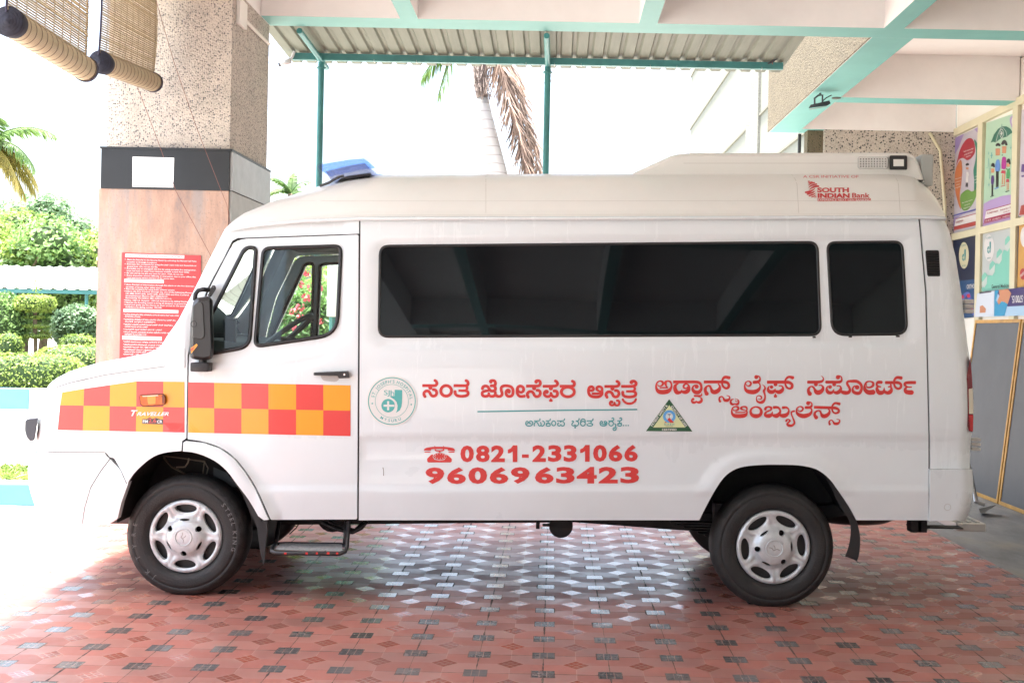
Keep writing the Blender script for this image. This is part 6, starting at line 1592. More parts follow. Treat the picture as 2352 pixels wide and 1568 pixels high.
m = MB(); m.tube([P(640, 148, 11.2), P(644, 147, 11.2)], [.027, .027], 14); m.build("lens_hood", M("cam_hood", (.12, .13, .16), .4), cc_)
m = MB(); m.tube([P(664, 141, 11.2), P(672, 130, 11.2), P(676, 118, 11.2)], .014, 8); m.build("bracket", M("cam_white", (.75, .76, .78), .4), cc_)

# boards leaning by the wall
bgrey = M("board_grey", (.070, .074, .080), .55, var=.12, vs=2.2); wood = M("board_wood", (.42, .23, .045), .5, var=.25, vs=9)
def board(y0, y1, zt, label):
    t = thing("notice_board", (4.2, (y0 + y1) / 2, 0), label, "board", "boards leaning by the poster wall")
    lean = Vector((.19 / 1.74, 0, 1)).normalized(); up = lean * (zt / lean.z); o_ = Vector((4.185, 0, .008)); nx = Vector((1, 0, -.109)).normalized()
    def bxx(ya, yb_, u0, u1, d0, d1, mat, nm):
        a = [o_ + up * u + nx * d + Vector((0, y, 0)) for y, u, d in ((ya, u0, d0), (yb_, u0, d0), (yb_, u1, d0), (ya, u1, d0))]
        b_ = [o_ + up * u + nx * d + Vector((0, y, 0)) for y, u, d in ((ya, u0, d1), (yb_, u0, d1), (yb_, u1, d1), (ya, u1, d1))]
        return MB().prism(a, b_).build(nm, mat, t)
    bxx(y0 + .03, y1 - .03, .018, .982, .008, .016, bgrey, "board_panel")
    bxx(y0, y0 + .034, 0, 1, 0, .03, wood, "frame_rail"); bxx(y1 - .034, y1, 0, 1, 0, .03, wood, "frame_rail")
    bxx(y0 + .0345, y1 - .0345, 0, .019, 0, .03, wood, "frame_rail"); bxx(y0 + .0345, y1 - .0345, .981, 1, 0, .03, wood, "frame_rail")
    return t
board(11.2, 12.42, 1.735, "grey board in a yellow wood frame just behind the ambulance's tail lamp")
board(9.9, 11.17, 1.735, "grey board in a yellow wood frame at the photograph's right edge")
m = MB(); m.tube([P(2225, 1070, 10.2), P(2242, 1152, 10.0), P(2262, 1158, 9.98)], .02, 8)
tag(m.build("steel_stand", M("stand_steel", (.35, .35, .35), .3, .9)), "slim steel tube stand behind the ambulance's back bumper", "stand")
m = MB(); m.prism([P(2249, 1138, 10.4), P(2290, 1128, 10.4), P(2280, 1136, 10.4), P(2262, 1146, 10.4), P(2252, 1147, 10.4)], [P(2249, 1138, 10.55), P(2290, 1128, 10.55), P(2280, 1136, 10.55), P(2262, 1146, 10.55), P(2252, 1147, 10.55)])
m.prism([P(2254, 1139, 10.38), P(2268, 1137, 10.38), P(2266, 1147, 10.38), P(2254, 1148, 10.38)], [P(2254, 1139, 10.6), P(2268, 1137, 10.6), P(2266, 1147, 10.6), P(2254, 1148, 10.6)])
v0 = min(v[2] for v in m.v); m.v = [(v[0], v[1], v[2] - v0 + .006) for v in m.v]
tag(m.build("metal_bracket", M("stand_steel", (.35, .35, .35), .3, .9)), "small metal bracket lying in front of the leaning boards", "bracket")

# ---- posters
def WD(lift): return lambda x, y: np.full(np.shape(x), WX - lift)
def poster(outline, mat, label):
    m = MB(); m.prism([PX(x, y, WX - .004) for x, y in outline], [PX(x, y, WX + .006) for x, y in outline])
    return tag(m.build("poster", mat), label, "poster", "posters on the framed wall")
def pd(name, sh, mat, par, lift=.006): return decal(name, sh, WD(lift), 0.0, mat, par, mapf=PX)
def pm(n, c): return M("print_" + n, tuple(v * .8 for v in c), .4)
k5 = 3.41
def p5(x, y): return ((3540 + x / k5) * .6125, (440 + y / k5) * .6125)
k6 = 4.127
def p6(x, y): return ((3540 + x / k6) * .6125, (840 + y / k6) * .6125)
def L5(pts, k=4): return [p5(*q) for q in smooth_line(pts, k, True)]
def S5(strokes): return strokes2d([[(*p5(p[0], p[1]), p[2] / k5 * .6125) for p in s] for s in strokes], k=3)
po = poster([p5(140, 265), p5(477, 108), p5(434, 1402), p5(95, 1492)], pm("lilac_grey", (.52, .49, .55)), "poster with a ring of red, green and orange petals around a doctor")
pd("poster_corner", join2d(fill2d([p5(140, 265), p5(255, 212), p5(190, 380), p5(136, 480)]), fill2d([p5(385, 152), p5(477, 108), p5(474, 200), p5(430, 200)]), fill2d([p5(107, 1290), p5(240, 1240), p5(150, 1300), p5(120, 1480), p5(97, 1490)])), pm("purple", (.33, .24, .50)), po)
pd("poster_petal", fill2d(L5([(158, 610), (200, 430), (270, 300), (340, 268), (385, 320), (396, 440), (350, 520), (295, 548), (240, 520), (190, 545)])), pm("crimson", (.40, .025, .05)), po)
pd("poster_petal", fill2d(L5([(385, 285), (440, 360), (466, 500), (460, 700), (430, 860), (388, 940), (385, 800), (375, 680), (400, 560), (408, 420)])), pm("deep_green", (.03, .22, .15)), po)
pd("poster_petal", fill2d(L5([(215, 545), (232, 660), (220, 850), (200, 1000), (215, 1175), (170, 1060), (140, 900), (138, 740), (165, 620)])), pm("orange", (.58, .17, .05)), po)
pd("poster_petal", fill2d(L5([(210, 1005), (260, 945), (310, 925), (360, 950), (440, 900), (400, 1040), (330, 1160), (260, 1195), (215, 1140)])), pm("leaf_green", (.16, .33, .07)), po)
def T5(s, a, b, h): return skew_text(s, a, b, h, .012, p5)
pd("poster_text", join2d(T5("Health insurance helps", (250, 440), (375, 395), 20), T5("to deal with health", (258, 480), (365, 440), 20), T5("concerns", (282, 505), (340, 485), 18), T5("Peace of mind", (142, 790), (222, 765), 18), T5("at the time of", (145, 830), (215, 808), 18), T5("medical", (155, 865), (200, 850), 18), T5("emergencies", (140, 905), (212, 880), 18), T5("Cover the", (395, 760), (448, 740), 18), T5("rising medical", (385, 800), (452, 775), 18), T5("care cost", (395, 835), (440, 815), 18), T5("Meet medical expenses", (232, 1095), (365, 1050), 18), T5("during your", (262, 1125), (335, 1100), 18), T5("hospitalization", (250, 1165), (340, 1135), 18)), pm("white", (.72, .70, .68)), po, .0075)
pd("poster_figure", join2d(S5([[(298, 700, 26), (296, 760, 30), (294, 830, 34)], [(308, 700, 8), (318, 750, 8)]])), pm("white", (.72, .70, .68)), po, .0075)
pd("poster_figure", join2d(S5([[(297, 640, 34), (297, 668, 30)]])), pm("skin", (.60, .27, .15)), po, .0076)
pd("poster_figure", join2d(S5([[(284, 610, 24), (300, 600, 30), (312, 606, 20)], [(284, 838, 10), (282, 890, 10)], [(298, 838, 10), (300, 890, 10)]])), pm("ink", (.02, .02, .025)), po, .0078)
pd("poster_band", fill2d([p5(110, 1252), p5(440, 1158), p5(440, 1178), p5(108, 1272)]), pm("blue", (.10, .10, .38)), po)
pd("poster_band", fill2d([p5(150, 1300), p5(438, 1222), p5(434, 1318), p5(132, 1395)]), pm("white", (.72, .70, .68)), po, .007)
pd("poster_band", join2d(fill2d([p5(152, 1298), p5(438, 1218), p5(438, 1226), p5(150, 1306)]), fill2d([p5(130, 1398), p5(434, 1322), p5(432, 1375), p5(124, 1445)])), pm("brick", (.42, .06, .05)), po, .0078)
pd("poster_text", T5("ಸಂತ ಜೋಸೆಫರ ಆಸ್ಪತ್ರೆ", (150, 1345), (245, 1318), 26), pm("brick", (.42, .06, .05)), po, .0085)
po = poster([p5(540, 75), p5(930, -60), p5(885, 1308), p5(494, 1405)], pm("mint", (.42, .62, .46)), "poster of a family of four under a green umbrella")
pd("poster_wave", fill2d([p5(507, 1105), p5(600, 1055), p5(740, 1005), p5(890, 985), p5(885, 1306), p5(494, 1403)]), pm("purple_pale", (.44, .32, .58)), po)
pd("poster_corner", fill2d(L5([(840, 20), (860, 120), (900, 155), (925, 150), (930, 0), (900, -40)])), pm("purple_pale", (.44, .32, .58)), po)
pd("poster_seal", fill2d([p5(900 + 36 * math.cos(t), 50 + 62 * math.sin(t)) for t in [k * math.pi / 12 for k in range(24)] if 900 + 36 * math.cos(t) < 928]), pm("white", (.72, .70, .68)), po, .007)
pd("poster_seal", T5("SJh", (882, 72), (918, 60), 46), pm("teal", (.06, .30, .30)), po, .0078)
um = pm("umbrella_green", (.02, .16, .11))
pd("poster_umbrella", join2d(fill2d([p5(*q) for q in ((597, 325), (640, 220), (690, 150), (740, 116), (800, 118), (845, 145), (882, 195), (845, 215), (805, 250), (770, 258), (735, 268), (700, 290), (662, 322), (630, 315))]), S5([[(740, 85, 5), (740, 118, 8)]])), um, po)
pd("poster_umbrella", join2d(S5([[(735, 125, 4), (690, 220, 4), (664, 318, 4)], [(745, 125, 4), (790, 180, 4), (806, 248, 4)]]), fill2d([p5(737 + 24 * math.cos(t), 207 + 58 * math.sin(t)) for t in [k * math.pi / 12 for k in range(24)]], [[p5(737 + 19 * math.cos(t), 207 + 50 * math.sin(t)) for t in [k * math.pi / 12 for k in range(24)]]]), S5([[(737, 180, 9), (737, 235, 9)], [(722, 210, 9), (752, 203, 9)]])), pm("white", (.72, .70, .68)), po, .0075)
sk = pm("skin", (.60, .27, .15))
pd("poster_figure", join2d(S5([[(688, 400, 60), (686, 490, 52)]]), S5([[(770, 370, 58), (768, 460, 50)]]), S5([[(622, 655, 42), (622, 710, 36)]]), S5([[(822, 590, 42), (822, 635, 36)]]), S5([[(750, 730, 16), (745, 860, 14)], [(775, 725, 16), (772, 860, 14)]]), S5([[(806, 840, 10), (805, 935, 9)], [(822, 838, 10), (822, 930, 9)]])), sk, po)
pd("poster_figure", join2d(S5([[(666, 365, 24), (690, 345, 34), (716, 365, 24)], [(672, 690, 16), (670, 895, 14)], [(690, 690, 16), (688, 890, 14)]]), S5([[(742, 350, 30), (772, 310, 42), (802, 360, 24)], [(744, 480, 14), (746, 490, 14)]]), S5([[(610, 630, 16), (625, 600, 34), (642, 640, 18)], [(612, 860, 10), (610, 1005, 9)], [(624, 858, 10), (620, 1000, 9)]]), S5([[(806, 580, 20), (825, 545, 34), (842, 600, 18)], [(800, 655, 10), (800, 670, 10)], [(838, 655, 10), (838, 670, 10)]])), pm("ink", (.02, .02, .025)), po, .0074)
pd("poster_figure", S5([[(690, 545, 36), (686, 610, 64), (684, 690, 56)], [(645, 915, 14), (700, 895, 14)]]), pm("shirt_blue", (.12, .27, .62)), po, .0072)
pd("poster_figure", S5([[(768, 510, 44), (765, 580, 62), (762, 660, 54)]]), pm("magenta", (.42, .03, .28)), po, .0072)
pd("poster_figure", S5([[(762, 680, 46), (756, 720, 60)], [(812, 790, 30), (812, 830, 40)], [(725, 885, 10), (782, 870, 10)]]), pm("skirt_red", (.55, .05, .09)), po, .0078)
pd("poster_figure", S5([[(622, 745, 26), (620, 800, 40), (617, 855, 30)]]), pm("vest_purple", (.10, .04, .22)), po, .0072)
pd("poster_figure", S5([[(822, 660, 26), (820, 720, 46), (817, 780, 38)]]), pm("top_green", (.08, .36, .12)), po, .0072)
pd("poster_figure", S5([[(590, 1015, 9), (635, 1003, 9)], [(786, 952, 9), (835, 940, 9)]]), pm("ink", (.02, .02, .025)), po, .0078)
pd("poster_cross", S5([[(609, 450, 9), (607, 525, 9)], [(594, 492, 9), (624, 485, 9)], [(867, 700, 9), (864, 778, 9)], [(850, 745, 9), (884, 735, 9)], [(856, 365, 5), (854, 412, 5)], [(843, 392, 5), (868, 386, 5)], [(571, 440, 4), (570, 482, 4)], [(560, 463, 4), (582, 458, 4)], [(574, 840, 5), (573, 885, 5)], [(563, 864, 5), (585, 858, 5)], [(540, 645, 3), (562, 638, 3), (572, 520, 3), (584, 790, 3), (596, 600, 3)], [(850, 545, 3), (862, 540, 3), (870, 420, 3), (880, 660, 3), (895, 510, 3), (906, 508, 3)]]), pm("teal_pale", (.10, .38, .40)), po, .0068)
pd("poster_band", fill2d([p5(540, 1195), p5(884, 1100), p5(880, 1205), p5(522, 1300)]), pm("white", (.72, .70, .68)), po, .0068)
pd("poster_band", join2d(fill2d([p5(540, 1190), p5(886, 1094), p5(886, 1104), p5(538, 1200)]), fill2d([p5(520, 1303), p5(880, 1210), p5(878, 1262), p5(512, 1352)]), fill2d([p5(500, 1360), p5(878, 1270), p5(878, 1275), p5(500, 1366)])), pm("wine", (.36, .02, .06)), po, .0076)
pd("poster_text", join2d(T5("St. Joseph's Hospital", (552, 1225), (690, 1190), 28), T5("Bannimantap, Mysuru - 570015", (720, 1185), (872, 1145), 22), T5("Karnataka, India", (760, 1212), (838, 1190), 20)), pm("wine", (.36, .02, .06)), po, .0084)
pd("poster_text", join2d(T5("0821-400100", (528, 1325), (598, 1308), 22), T5("sjhmysore@gmail.com", (618, 1305), (725, 1278), 20), T5("www.sjhmysore.com", (745, 1275), (858, 1245), 20)), pm("white", (.72, .70, .68)), po, .0084)
po = poster([p5(992, -90), p5(1060, -110), p5(1020, 1245), p5(945, 1278)], pm("lilac_pale", (.58, .54, .60)), "pale lilac poster cut off by the photograph's right edge")
pd("poster_band", fill2d([p5(985, 1130), p5(1040, 1110), p5(1040, 1245), p5(960, 1250)]), pm("brick", (.42, .06, .05)), po)
pd("poster_figure", S5([[(1015, 600, 44), (1010, 700, 50)], [(990, 755, 24), (1030, 750, 24)]]), pm("vest_purple", (.10, .04, .22)), po)
def T6(s, a, b, h, bold=.012): return skew_text(s, a, b, h, bold, p6)
def seal_on(po, cx, cy, rx, ry, col):
    pd("poster_seal", fill2d([p6(cx + rx * math.cos(t), cy + ry * math.sin(t)) for t in [k * math.pi / 16 for k in range(32)]]), col, po, .007)
    f = lambda u, v: p6(cx + rx * u, cy + ry * v - rx * u * .12)
    pd("poster_seal", join2d(fill2d([f(.08, -.45), f(.40, -.45), f(.40, .1), f(.30, .35), f(.12, .42), f(.25, .1), f(.08, -.1)]), fill2d([f(-.12 + .26 * math.cos(t), .15 + .27 * math.sin(t)) for t in [k * math.pi / 10 for k in range(20)]], [[f(-.14, .0), f(-.06, .0), f(-.06, .12), f(.08, .12), f(.08, .19), f(-.06, .19), f(-.06, .32), f(-.14, .32), f(-.14, .19), f(-.28, .19), f(-.28, .12), f(-.14, .12)]]), T6("ST. JOSEPH'S", (cx - rx * .6, cy - ry * .72), (cx + rx * .5, cy - ry * .80), ry * .14), T6("MYSURU", (cx - rx * .35, cy + ry * .80), (cx + rx * .35, cy + ry * .74), ry * .12)), pm("teal", (.06, .30, .30)), po, .0078)
po = poster([p6(80, 265), p6(518, 165), p6(470, 1440), p6(60, 1480)], pm("navy", (.012, .022, .06)), "dark navy orthopaedics poster with a pale hospital seal")
pd("poster_glow", fill2d([p6(80, 900), p6(495, 850), p6(470, 1440), p6(60, 1480)]), pm("navy_blue", (.02, .08, .20)), po, .0048)
seal_on(po, 308, 485, 76, 205, pm("cream", (.66, .62, .40)))
pd("poster_text", T6("ORTHO", (352, 968), (473, 955), 70, .01), pm("white", (.72, .70, .68)), po, .0068)
pd("poster_limb", strokes2d([[(*p6(p[0], p[1]), p[2] / k6 * .6125) for p in s] for s in [[(285, 1150, 60), (330, 1090, 50), (375, 1080, 60), (400, 1170, 60), (440, 1320, 56), (465, 1400, 50)]]]), pm("limb_blue", (.10, .14, .46)), po, .0066)
pd("poster_limb", strokes2d([[(*p6(p[0], p[1]), p[2] / k6 * .6125) for p in s] for s in [[(280, 1100, 40), (292, 1150, 50)], [(370, 1085, 50), (388, 1135, 44)], [(432, 1300, 34), (448, 1360, 34)]]]), pm("limb_red", (.55, .03, .08)), po, .0074)
po = poster([p6(578, 150), p6(1062, 40), p6(1030, 992), p6(545, 1055)], pm("grey_pale", (.52, .56, .55)), "grey and green general medicine poster with a round seal")
mint = pm("mint_deep", (.22, .58, .46))
pd("poster_step", fill2d([p6(*q) for q in ((560, 980), (620, 975), (680, 790), (740, 795), (800, 600), (855, 620), (925, 395), (990, 425), (1055, 210), (1030, 990), (548, 1050))]), mint, po)
for (x, y) in ((632, 742), (752, 563), (862, 378), (992, 178)):
    pd("poster_hexagon", fill2d([p6(x, y), p6(x + 40, y + 40), p6(x + 36, y + 120), p6(x - 52, y + 150), p6(x - 46, y + 60)]), mint, po, .0066)
    pd("poster_hexagon", fill2d([p6(x + 36, y + 60), p6(x + 30, y + 180), p6(x - 8, y + 240), p6(x - 50, y + 195), p6(x - 48, y + 165)]), pm("grey_mint", (.55, .62, .58)), po, .0072)
seal_on(po, 697, 368, 78, 205, pm("white", (.72, .70, .68)))
pd("poster_text", T6("General Medicine", (735, 968), (1018, 945), 62, .012), pm("ink", (.02, .02, .025)), po, .0068)
po = poster([p6(1135, 20), p6(1245, -10), p6(1240, 970), p6(1105, 985)], pm("amber", (.62, .34, .09)), "amber poster with a red free badge at the photograph's right edge")
pd("poster_edge", fill2d([p6(1135, 20), p6(1160, 12), p6(1130, 980), p6(1105, 985)]), pm("slate", (.10, .10, .14)), po)
pd("poster_seal", fill2d([p6(1250 + 70 * math.cos(t), 200 + 160 * math.sin(t)) for t in [k * math.pi / 14 for k in range(28)]]), pm("white", (.72, .70, .68)), po, .007)
pd("poster_badge", fill2d([p6(1222 + 50 * math.cos(t), 775 + 88 * math.sin(t)) for t in [k * math.pi / 14 for k in range(28)]]), pm("badge_red", (.42, .02, .035)), po, .007)
pd("poster_text", T6("FREE", (1178, 812), (1240, 750), 46, .02), pm("white", (.72, .70, .68)), po, .0078)
bo = [p6(515, 1072), p6(1250, 972), p6(1250, 1414), p6(472, 1438)]
m = MB(); m.prism([PX(x, y, WX - .040) for x, y in bo], [PX(x, y, WX - .046) for x, y in bo])
bn = tag(m.build("banner", pm("banner_blue", (.42, .62, .80))), "upside-down hospital banner with doctors' arms propped under the posters", "banner")
def bd_(name, pts, c, lift): return decal(name, fill2d([p6(*q) for q in pts]), WD(.046 + lift), 0.0, c, bn, mapf=PX)
bd_("banner_strip", ((800, 1035), (1250, 972), (1250, 1262), (985, 1275)), pm("banner_navy", (.05, .035, .16)), .002)
bd_("banner_coat", ((515, 1078), (778, 1030), (770, 1425), (472, 1438)), pm("coat_white", (.66, .72, .80)), .003)
bd_("banner_belt", ((550, 1060), (735, 1032), (730, 1056), (548, 1080)), pm("slate", (.10, .10, .14)), .004)
bd_("banner_scrubs", ((785, 1028), (850, 1020), (800, 1180), (850, 1240), (900, 1200), (990, 1215), (935, 1420), (778, 1424)), pm("scrubs_blue", (.04, .32, .55)), .003)
bd_("banner_arm", ((850, 1022), (990, 1005), (1040, 1070), (985, 1240), (930, 1200), (885, 1195), (850, 1250), (822, 1200), (860, 1100)), pm("skin", (.55, .27, .16)), .004)
bd_("banner_hand", ((555, 1270), (600, 1255), (648, 1310), (640, 1370), (552, 1375)), pm("skin", (.55, .27, .16)), .005)
t = text2d("Karnataka - 570015.", .02); xs_ = [p[0] for p in t[0]]; x1_ = max(xs_); x0_ = min(xs_)
us = [p6(1046 + (x1_ - p[0]) * (172 / 2.9) * .92, 1168 - (p[0] - x1_) * 0 - (x1_ - p[0]) * 4 - (p[1] + .35) * 112 / .73 * 1.0) for p in t[0]]
keep = [f for f in t[1] if max(us[i][0] for i in f) < 2356]
decal("banner_text", (us, keep), WD(.0495), 0.0, pm("white", (.72, .70, .68)), bn, mapf=PX)
# ================================================================== garden and trees beyond the portico
def leaf_mat(name, a, b, tr=.4):
    g = NG(name); n1 = g.noise(1.6, 3); n2 = g.noise(11, 2)
    col = g.mix(g.smooth(g.f('ADD', g.f('MULTIPLY', n1, .6), g.f('MULTIPLY', n2, .4)), .38, .62), a, b); g.l.new(col, g.b.inputs['Base Color']); g.b.inputs['Roughness'].default_value = .5
    t = g.n.new("ShaderNodeBsdfTranslucent"); g.l.new(col, t.inputs[0]); mx = g.n.new("ShaderNodeMixShader"); mx.inputs[0].default_value = tr
    o = [n for n in g.n if n.type == 'OUTPUT_MATERIAL'][0]; g.l.new(g.b.outputs[0], mx.inputs[1]); g.l.new(t.outputs[0], mx.inputs[2]); g.l.new(mx.outputs[0], o.inputs[0])
    return g.m
lf_y = leaf_mat("leaf_yellow_green", (.12, .20, .035), (.32, .43, .09)); lf_g = leaf_mat("leaf_green", (.085, .18, .05), (.22, .36, .11)); lf_d = leaf_mat("leaf_blue_green", (.10, .19, .10), (.25, .38, .19))
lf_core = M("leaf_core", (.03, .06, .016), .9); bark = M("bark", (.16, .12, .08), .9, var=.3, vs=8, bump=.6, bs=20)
rng = np.random.default_rng(5)
def leaves(mb, C, N, size, mi=0, asp=.55, jit=.8):
    """leaf-shaped faces at points C facing roughly along N"""
    n = len(C); D = N + rng.normal(0, jit, (n, 3)); D /= np.linalg.norm(D, axis=1)[:, None] + 1e-9
    U = np.cross(D, rng.normal(0, 1, (n, 3))); U /= np.linalg.norm(U, axis=1)[:, None] + 1e-9; V = np.cross(D, U)
    s = (size * rng.uniform(.6, 1.3, n))[:, None]
    a = C - U * s * .5; b = C + V * s * asp * .5; c = C + U * s * .5 + D * s * .12; d = C - V * s * asp * .5
    base = len(mb.v); vv = np.stack([a, b, c, d], 1).reshape(-1, 3)
    mb.v += [tuple(p) for p in vv]; mb.f += [(base + 4 * i, base + 4 * i + 1, base + 4 * i + 2, base + 4 * i + 3) for i in range(n)]; mb.m += [mi] * n
def superell(c, r, n, e=.45, top=True):
    """points and normals over a box with soft corners"""
    u = rng.uniform(-1, 1, (n, 3)); k = rng.integers(0, 3, n); sg = np.where(rng.random(n) < .5, -1, 1); u[np.arange(n), k] = sg
    L = (np.abs(u) ** (1 / e)).sum(1) ** e; p = u / L[:, None]
    nr = np.sign(p) * np.abs(p) ** (1 / e - 1); nr /= np.linalg.norm(nr, axis=1)[:, None] + 1e-9
    return np.array(c) + p * np.array(r), nr
def blob(mb, c, r, mi, e=.5, seg=(10, 16)):
    vs = []; a, b = seg
    for i in range(a + 1):
        ph = math.pi * i / a - math.pi / 2
        for j in range(b):
            th = 2 * math.pi * j / b; q = [math.cos(ph) * math.cos(th), math.cos(ph) * math.sin(th), math.sin(ph)]
            L = sum(abs(x) ** (1 / e) for x in q) ** e or 1
            vs.append((c[0] + q[0] / L * r[0], c[1] + q[1] / L * r[1], c[2] + q[2] / L * r[2]))
    mb.add(vs, [(i * b + j, i * b + (j + 1) % b, (i + 1) * b + (j + 1) % b, (i + 1) * b + j) for i in range(a) for j in range(b)], mi)
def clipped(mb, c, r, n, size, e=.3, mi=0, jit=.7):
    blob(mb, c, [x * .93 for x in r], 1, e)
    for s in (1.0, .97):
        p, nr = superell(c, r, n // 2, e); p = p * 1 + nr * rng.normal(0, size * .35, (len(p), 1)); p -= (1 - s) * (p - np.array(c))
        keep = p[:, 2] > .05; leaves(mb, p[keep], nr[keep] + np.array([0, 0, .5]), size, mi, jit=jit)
def hedge(name, x0, x1, y0, Y, depth, ztop, n, size, label, mat=lf_y, cat="hedge", group="clipped hedges", e=.25, zb=.1):
    a = P(x0, y0, Y); b = P(x1, y0, Y); cx = (a.x + b.x) / 2; h = ztop
    t = thing(name, (cx, Y + depth / 2, 0), label, cat, group)
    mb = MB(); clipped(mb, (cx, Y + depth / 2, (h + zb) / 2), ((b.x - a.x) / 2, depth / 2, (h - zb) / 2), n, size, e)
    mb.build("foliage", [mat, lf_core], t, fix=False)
    m = MB()
    for k in range(5): xx = a.x + (b.x - a.x) * (k + .5) / 5; m.tube([(xx, Y + .2, 0), (xx + .05, Y + .25, zb + .3)], .02, 6)
    m.build("stems", bark, t)
    return t
def zy(px, py, Y): return P(px, py, Y).z
hedge("hedge", -90, 165, 850, 21.0, 1.0, zy(60, 815, 21), 5200, .055, "low wavy clipped hedge nearest the blue and white kerb", e=.3)
hedge("hedge", 50, 330, 850, 22.2, 1.0, zy(150, 793, 22.2), 5200, .055, "long clipped hedge of yellow-green leaves under the small topiary", e=.3)
hedge("hedge", 128, 196, 790, 23.6, .7, zy(160, 769, 23.6), 1500, .055, "small block-shaped clipped shrub in front of the round bush", cat="shrub", e=.25, zb=.4)
hedge("hedge", 190, 300, 800, 24.0, .8, zy(220, 792, 24), 1500, .055, "low clipped hedge at the pillar's left edge", e=.35)
def bush(name, px, py, Y, rx, rz, n, size, mat, label, cat="bush", e=.5, group=None):
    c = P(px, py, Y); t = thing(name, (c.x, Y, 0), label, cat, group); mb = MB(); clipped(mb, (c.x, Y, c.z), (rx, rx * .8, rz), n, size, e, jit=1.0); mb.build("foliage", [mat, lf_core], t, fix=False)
    MB().tube([(c.x, Y, 0), (c.x, Y, max(.1, c.z))], .05, 8).build("trunk", bark, t); return t
bush("bush", 180, 752, 24.6, .52, .46, 2600, .085, lf_d, "large rounded bush of broad blue-green leaves beside the pillar")
bush("bush", 2, 745, 23.0, .52, .62, 2600, .075, lf_g, "tall loose bush at the photograph's left edge")
bush("bush", 20, 800, 21.9, .25, .3, 900, .05, lf_y, "small yellow-green shrub between the left bush and the hedge")
# tiered topiary
tz_ = thing("topiary", (P(80, 700, 23).x, 23, 0), "tiered topiary with a square clipped head on the left", "topiary")
cx_ = P(80, 700, 23).x
mb = MB()
for (x0, x1, y0, y1, n) in ((40, 122, 678, 716, 1900), (58, 102, 724, 732, 600), (53, 112, 745, 753, 700), (55, 108, 766, 777, 800)):
    a = P(x0, y0, 23); b = P(x1, y1, 23); clipped(mb, ((a.x + b.x) / 2, 23, (a.z + b.z) / 2), ((b.x - a.x) / 2, (b.x - a.x) / 2.2, (a.z - b.z) / 2), n, .05 if y0 < 700 else .036, .3 if y0 < 700 else .55)
p = P(84, 668, 23); q = np.array([(p.x + rng.normal(0, .03), 23, p.z + k * .01 - .1) for k in range(30)]); leaves(mb, q, np.tile([0, -1, 0], (30, 1)).astype(float), .06)
mb.build("foliage", [lf_y, lf_core], tz_, fix=False)
MB().tube([(cx_, 23, 0), (cx_ + .03, 23, 1.0), (cx_, 23, 1.8)], .04, 8).build("trunk", bark, tz_)
# trees
def limb_tree(name, px, Y, top, spread, n, size, mat, label, seed, group="trees beyond the garden"):
    r = np.random.default_rng(seed); b = P(px, 760, Y); x = b.x; H = zy(px, top, Y)
    t = thing(name, (x, Y, 0), label, "tree", group); m = MB(); mb = MB()
    m.tube([(x, Y, 0), (x + .1, Y, H * .25), (x - .05, Y, H * .45)], [.16, .12, .09], 8)
    for k in range(11):
        a = r.uniform(0, 2 * math.pi); rad = spread * math.sqrt(r.uniform(.05, 1)); cz = H * r.uniform(.35, .9) - (rad / spread) ** 2 * H * .12
        c = np.array([x + rad * math.cos(a), Y + rad * .7 * math.sin(a), cz]); m.tube([(x, Y, H * .3), tuple(c * .5 + np.array([x, Y, H * .42]) * .5), tuple(c)], [.07, .045, .015], 6)
        rr = spread * r.uniform(.28, .48); k_ = n // 11
        q = r.normal(0, 1, (k_, 3)); q /= np.linalg.norm(q, axis=1)[:, None]; rad_ = r.uniform(.45, 1.05, (k_, 1)) ** .6
        pts = c + q * rad_ * np.array([rr, rr * .9, rr * .62]); pts += r.normal(0, .06, pts.shape)
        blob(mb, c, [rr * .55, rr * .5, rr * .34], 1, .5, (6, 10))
        leaves(mb, pts[pts[:, 2] > .3], q[pts[:, 2] > .3] + np.array([0, 0, 1.1]), size, jit=.8)
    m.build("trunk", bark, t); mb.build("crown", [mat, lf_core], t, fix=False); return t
limb_tree("tree", -40, 33, 455, 2.6, 9000, .16, lf_y, "broad yellow-green tree behind the shed roof on the left", 1)
limb_tree("tree", 95, 36, 470, 2.4, 9000, .16, lf_y, "leafy green tree behind the shed, mid-left", 2)
limb_tree("tree", 175, 32, 475, 2.0, 8000, .15, lf_y, "light green tree just left of the pillar", 3)
limb_tree("tree", 205, 41, 400, 2.8, 9000, .18, lf_d, "taller hazy blue-green tree behind, beside the pillar", 4)
limb_tree("tree", 55, 44, 415, 3.0, 9000, .18, lf_d, "taller hazy blue-green tree behind the shed", 8)
limb_tree("tree", 625, 27, 452, 1.4, 5000, .13, lf_y, "yellow-green tree top above the ambulance's windscreen", 5)
limb_tree("tree", 330, 38, 470, 2.6, 6000, .18, lf_g, "green tree hidden mostly behind the pillar", 6)
limb_tree("tree", 20, 30, 500, 2.2, 9000, .15, lf_g, "green tree low behind the shed at the left edge", 11)
limb_tree("tree", 140, 46, 425, 3.2, 10000, .2, lf_d, "wide hazy tree far behind the shed", 12)
limb_tree("tree", -30, 40, 430, 3.0, 9000, .18, lf_g, "tall green tree far behind, at the left edge", 13)
limb_tree("tree", 740, 30, 560, 2.2, 6000, .16, lf_y, "green tree seen through the cab windows", 7)
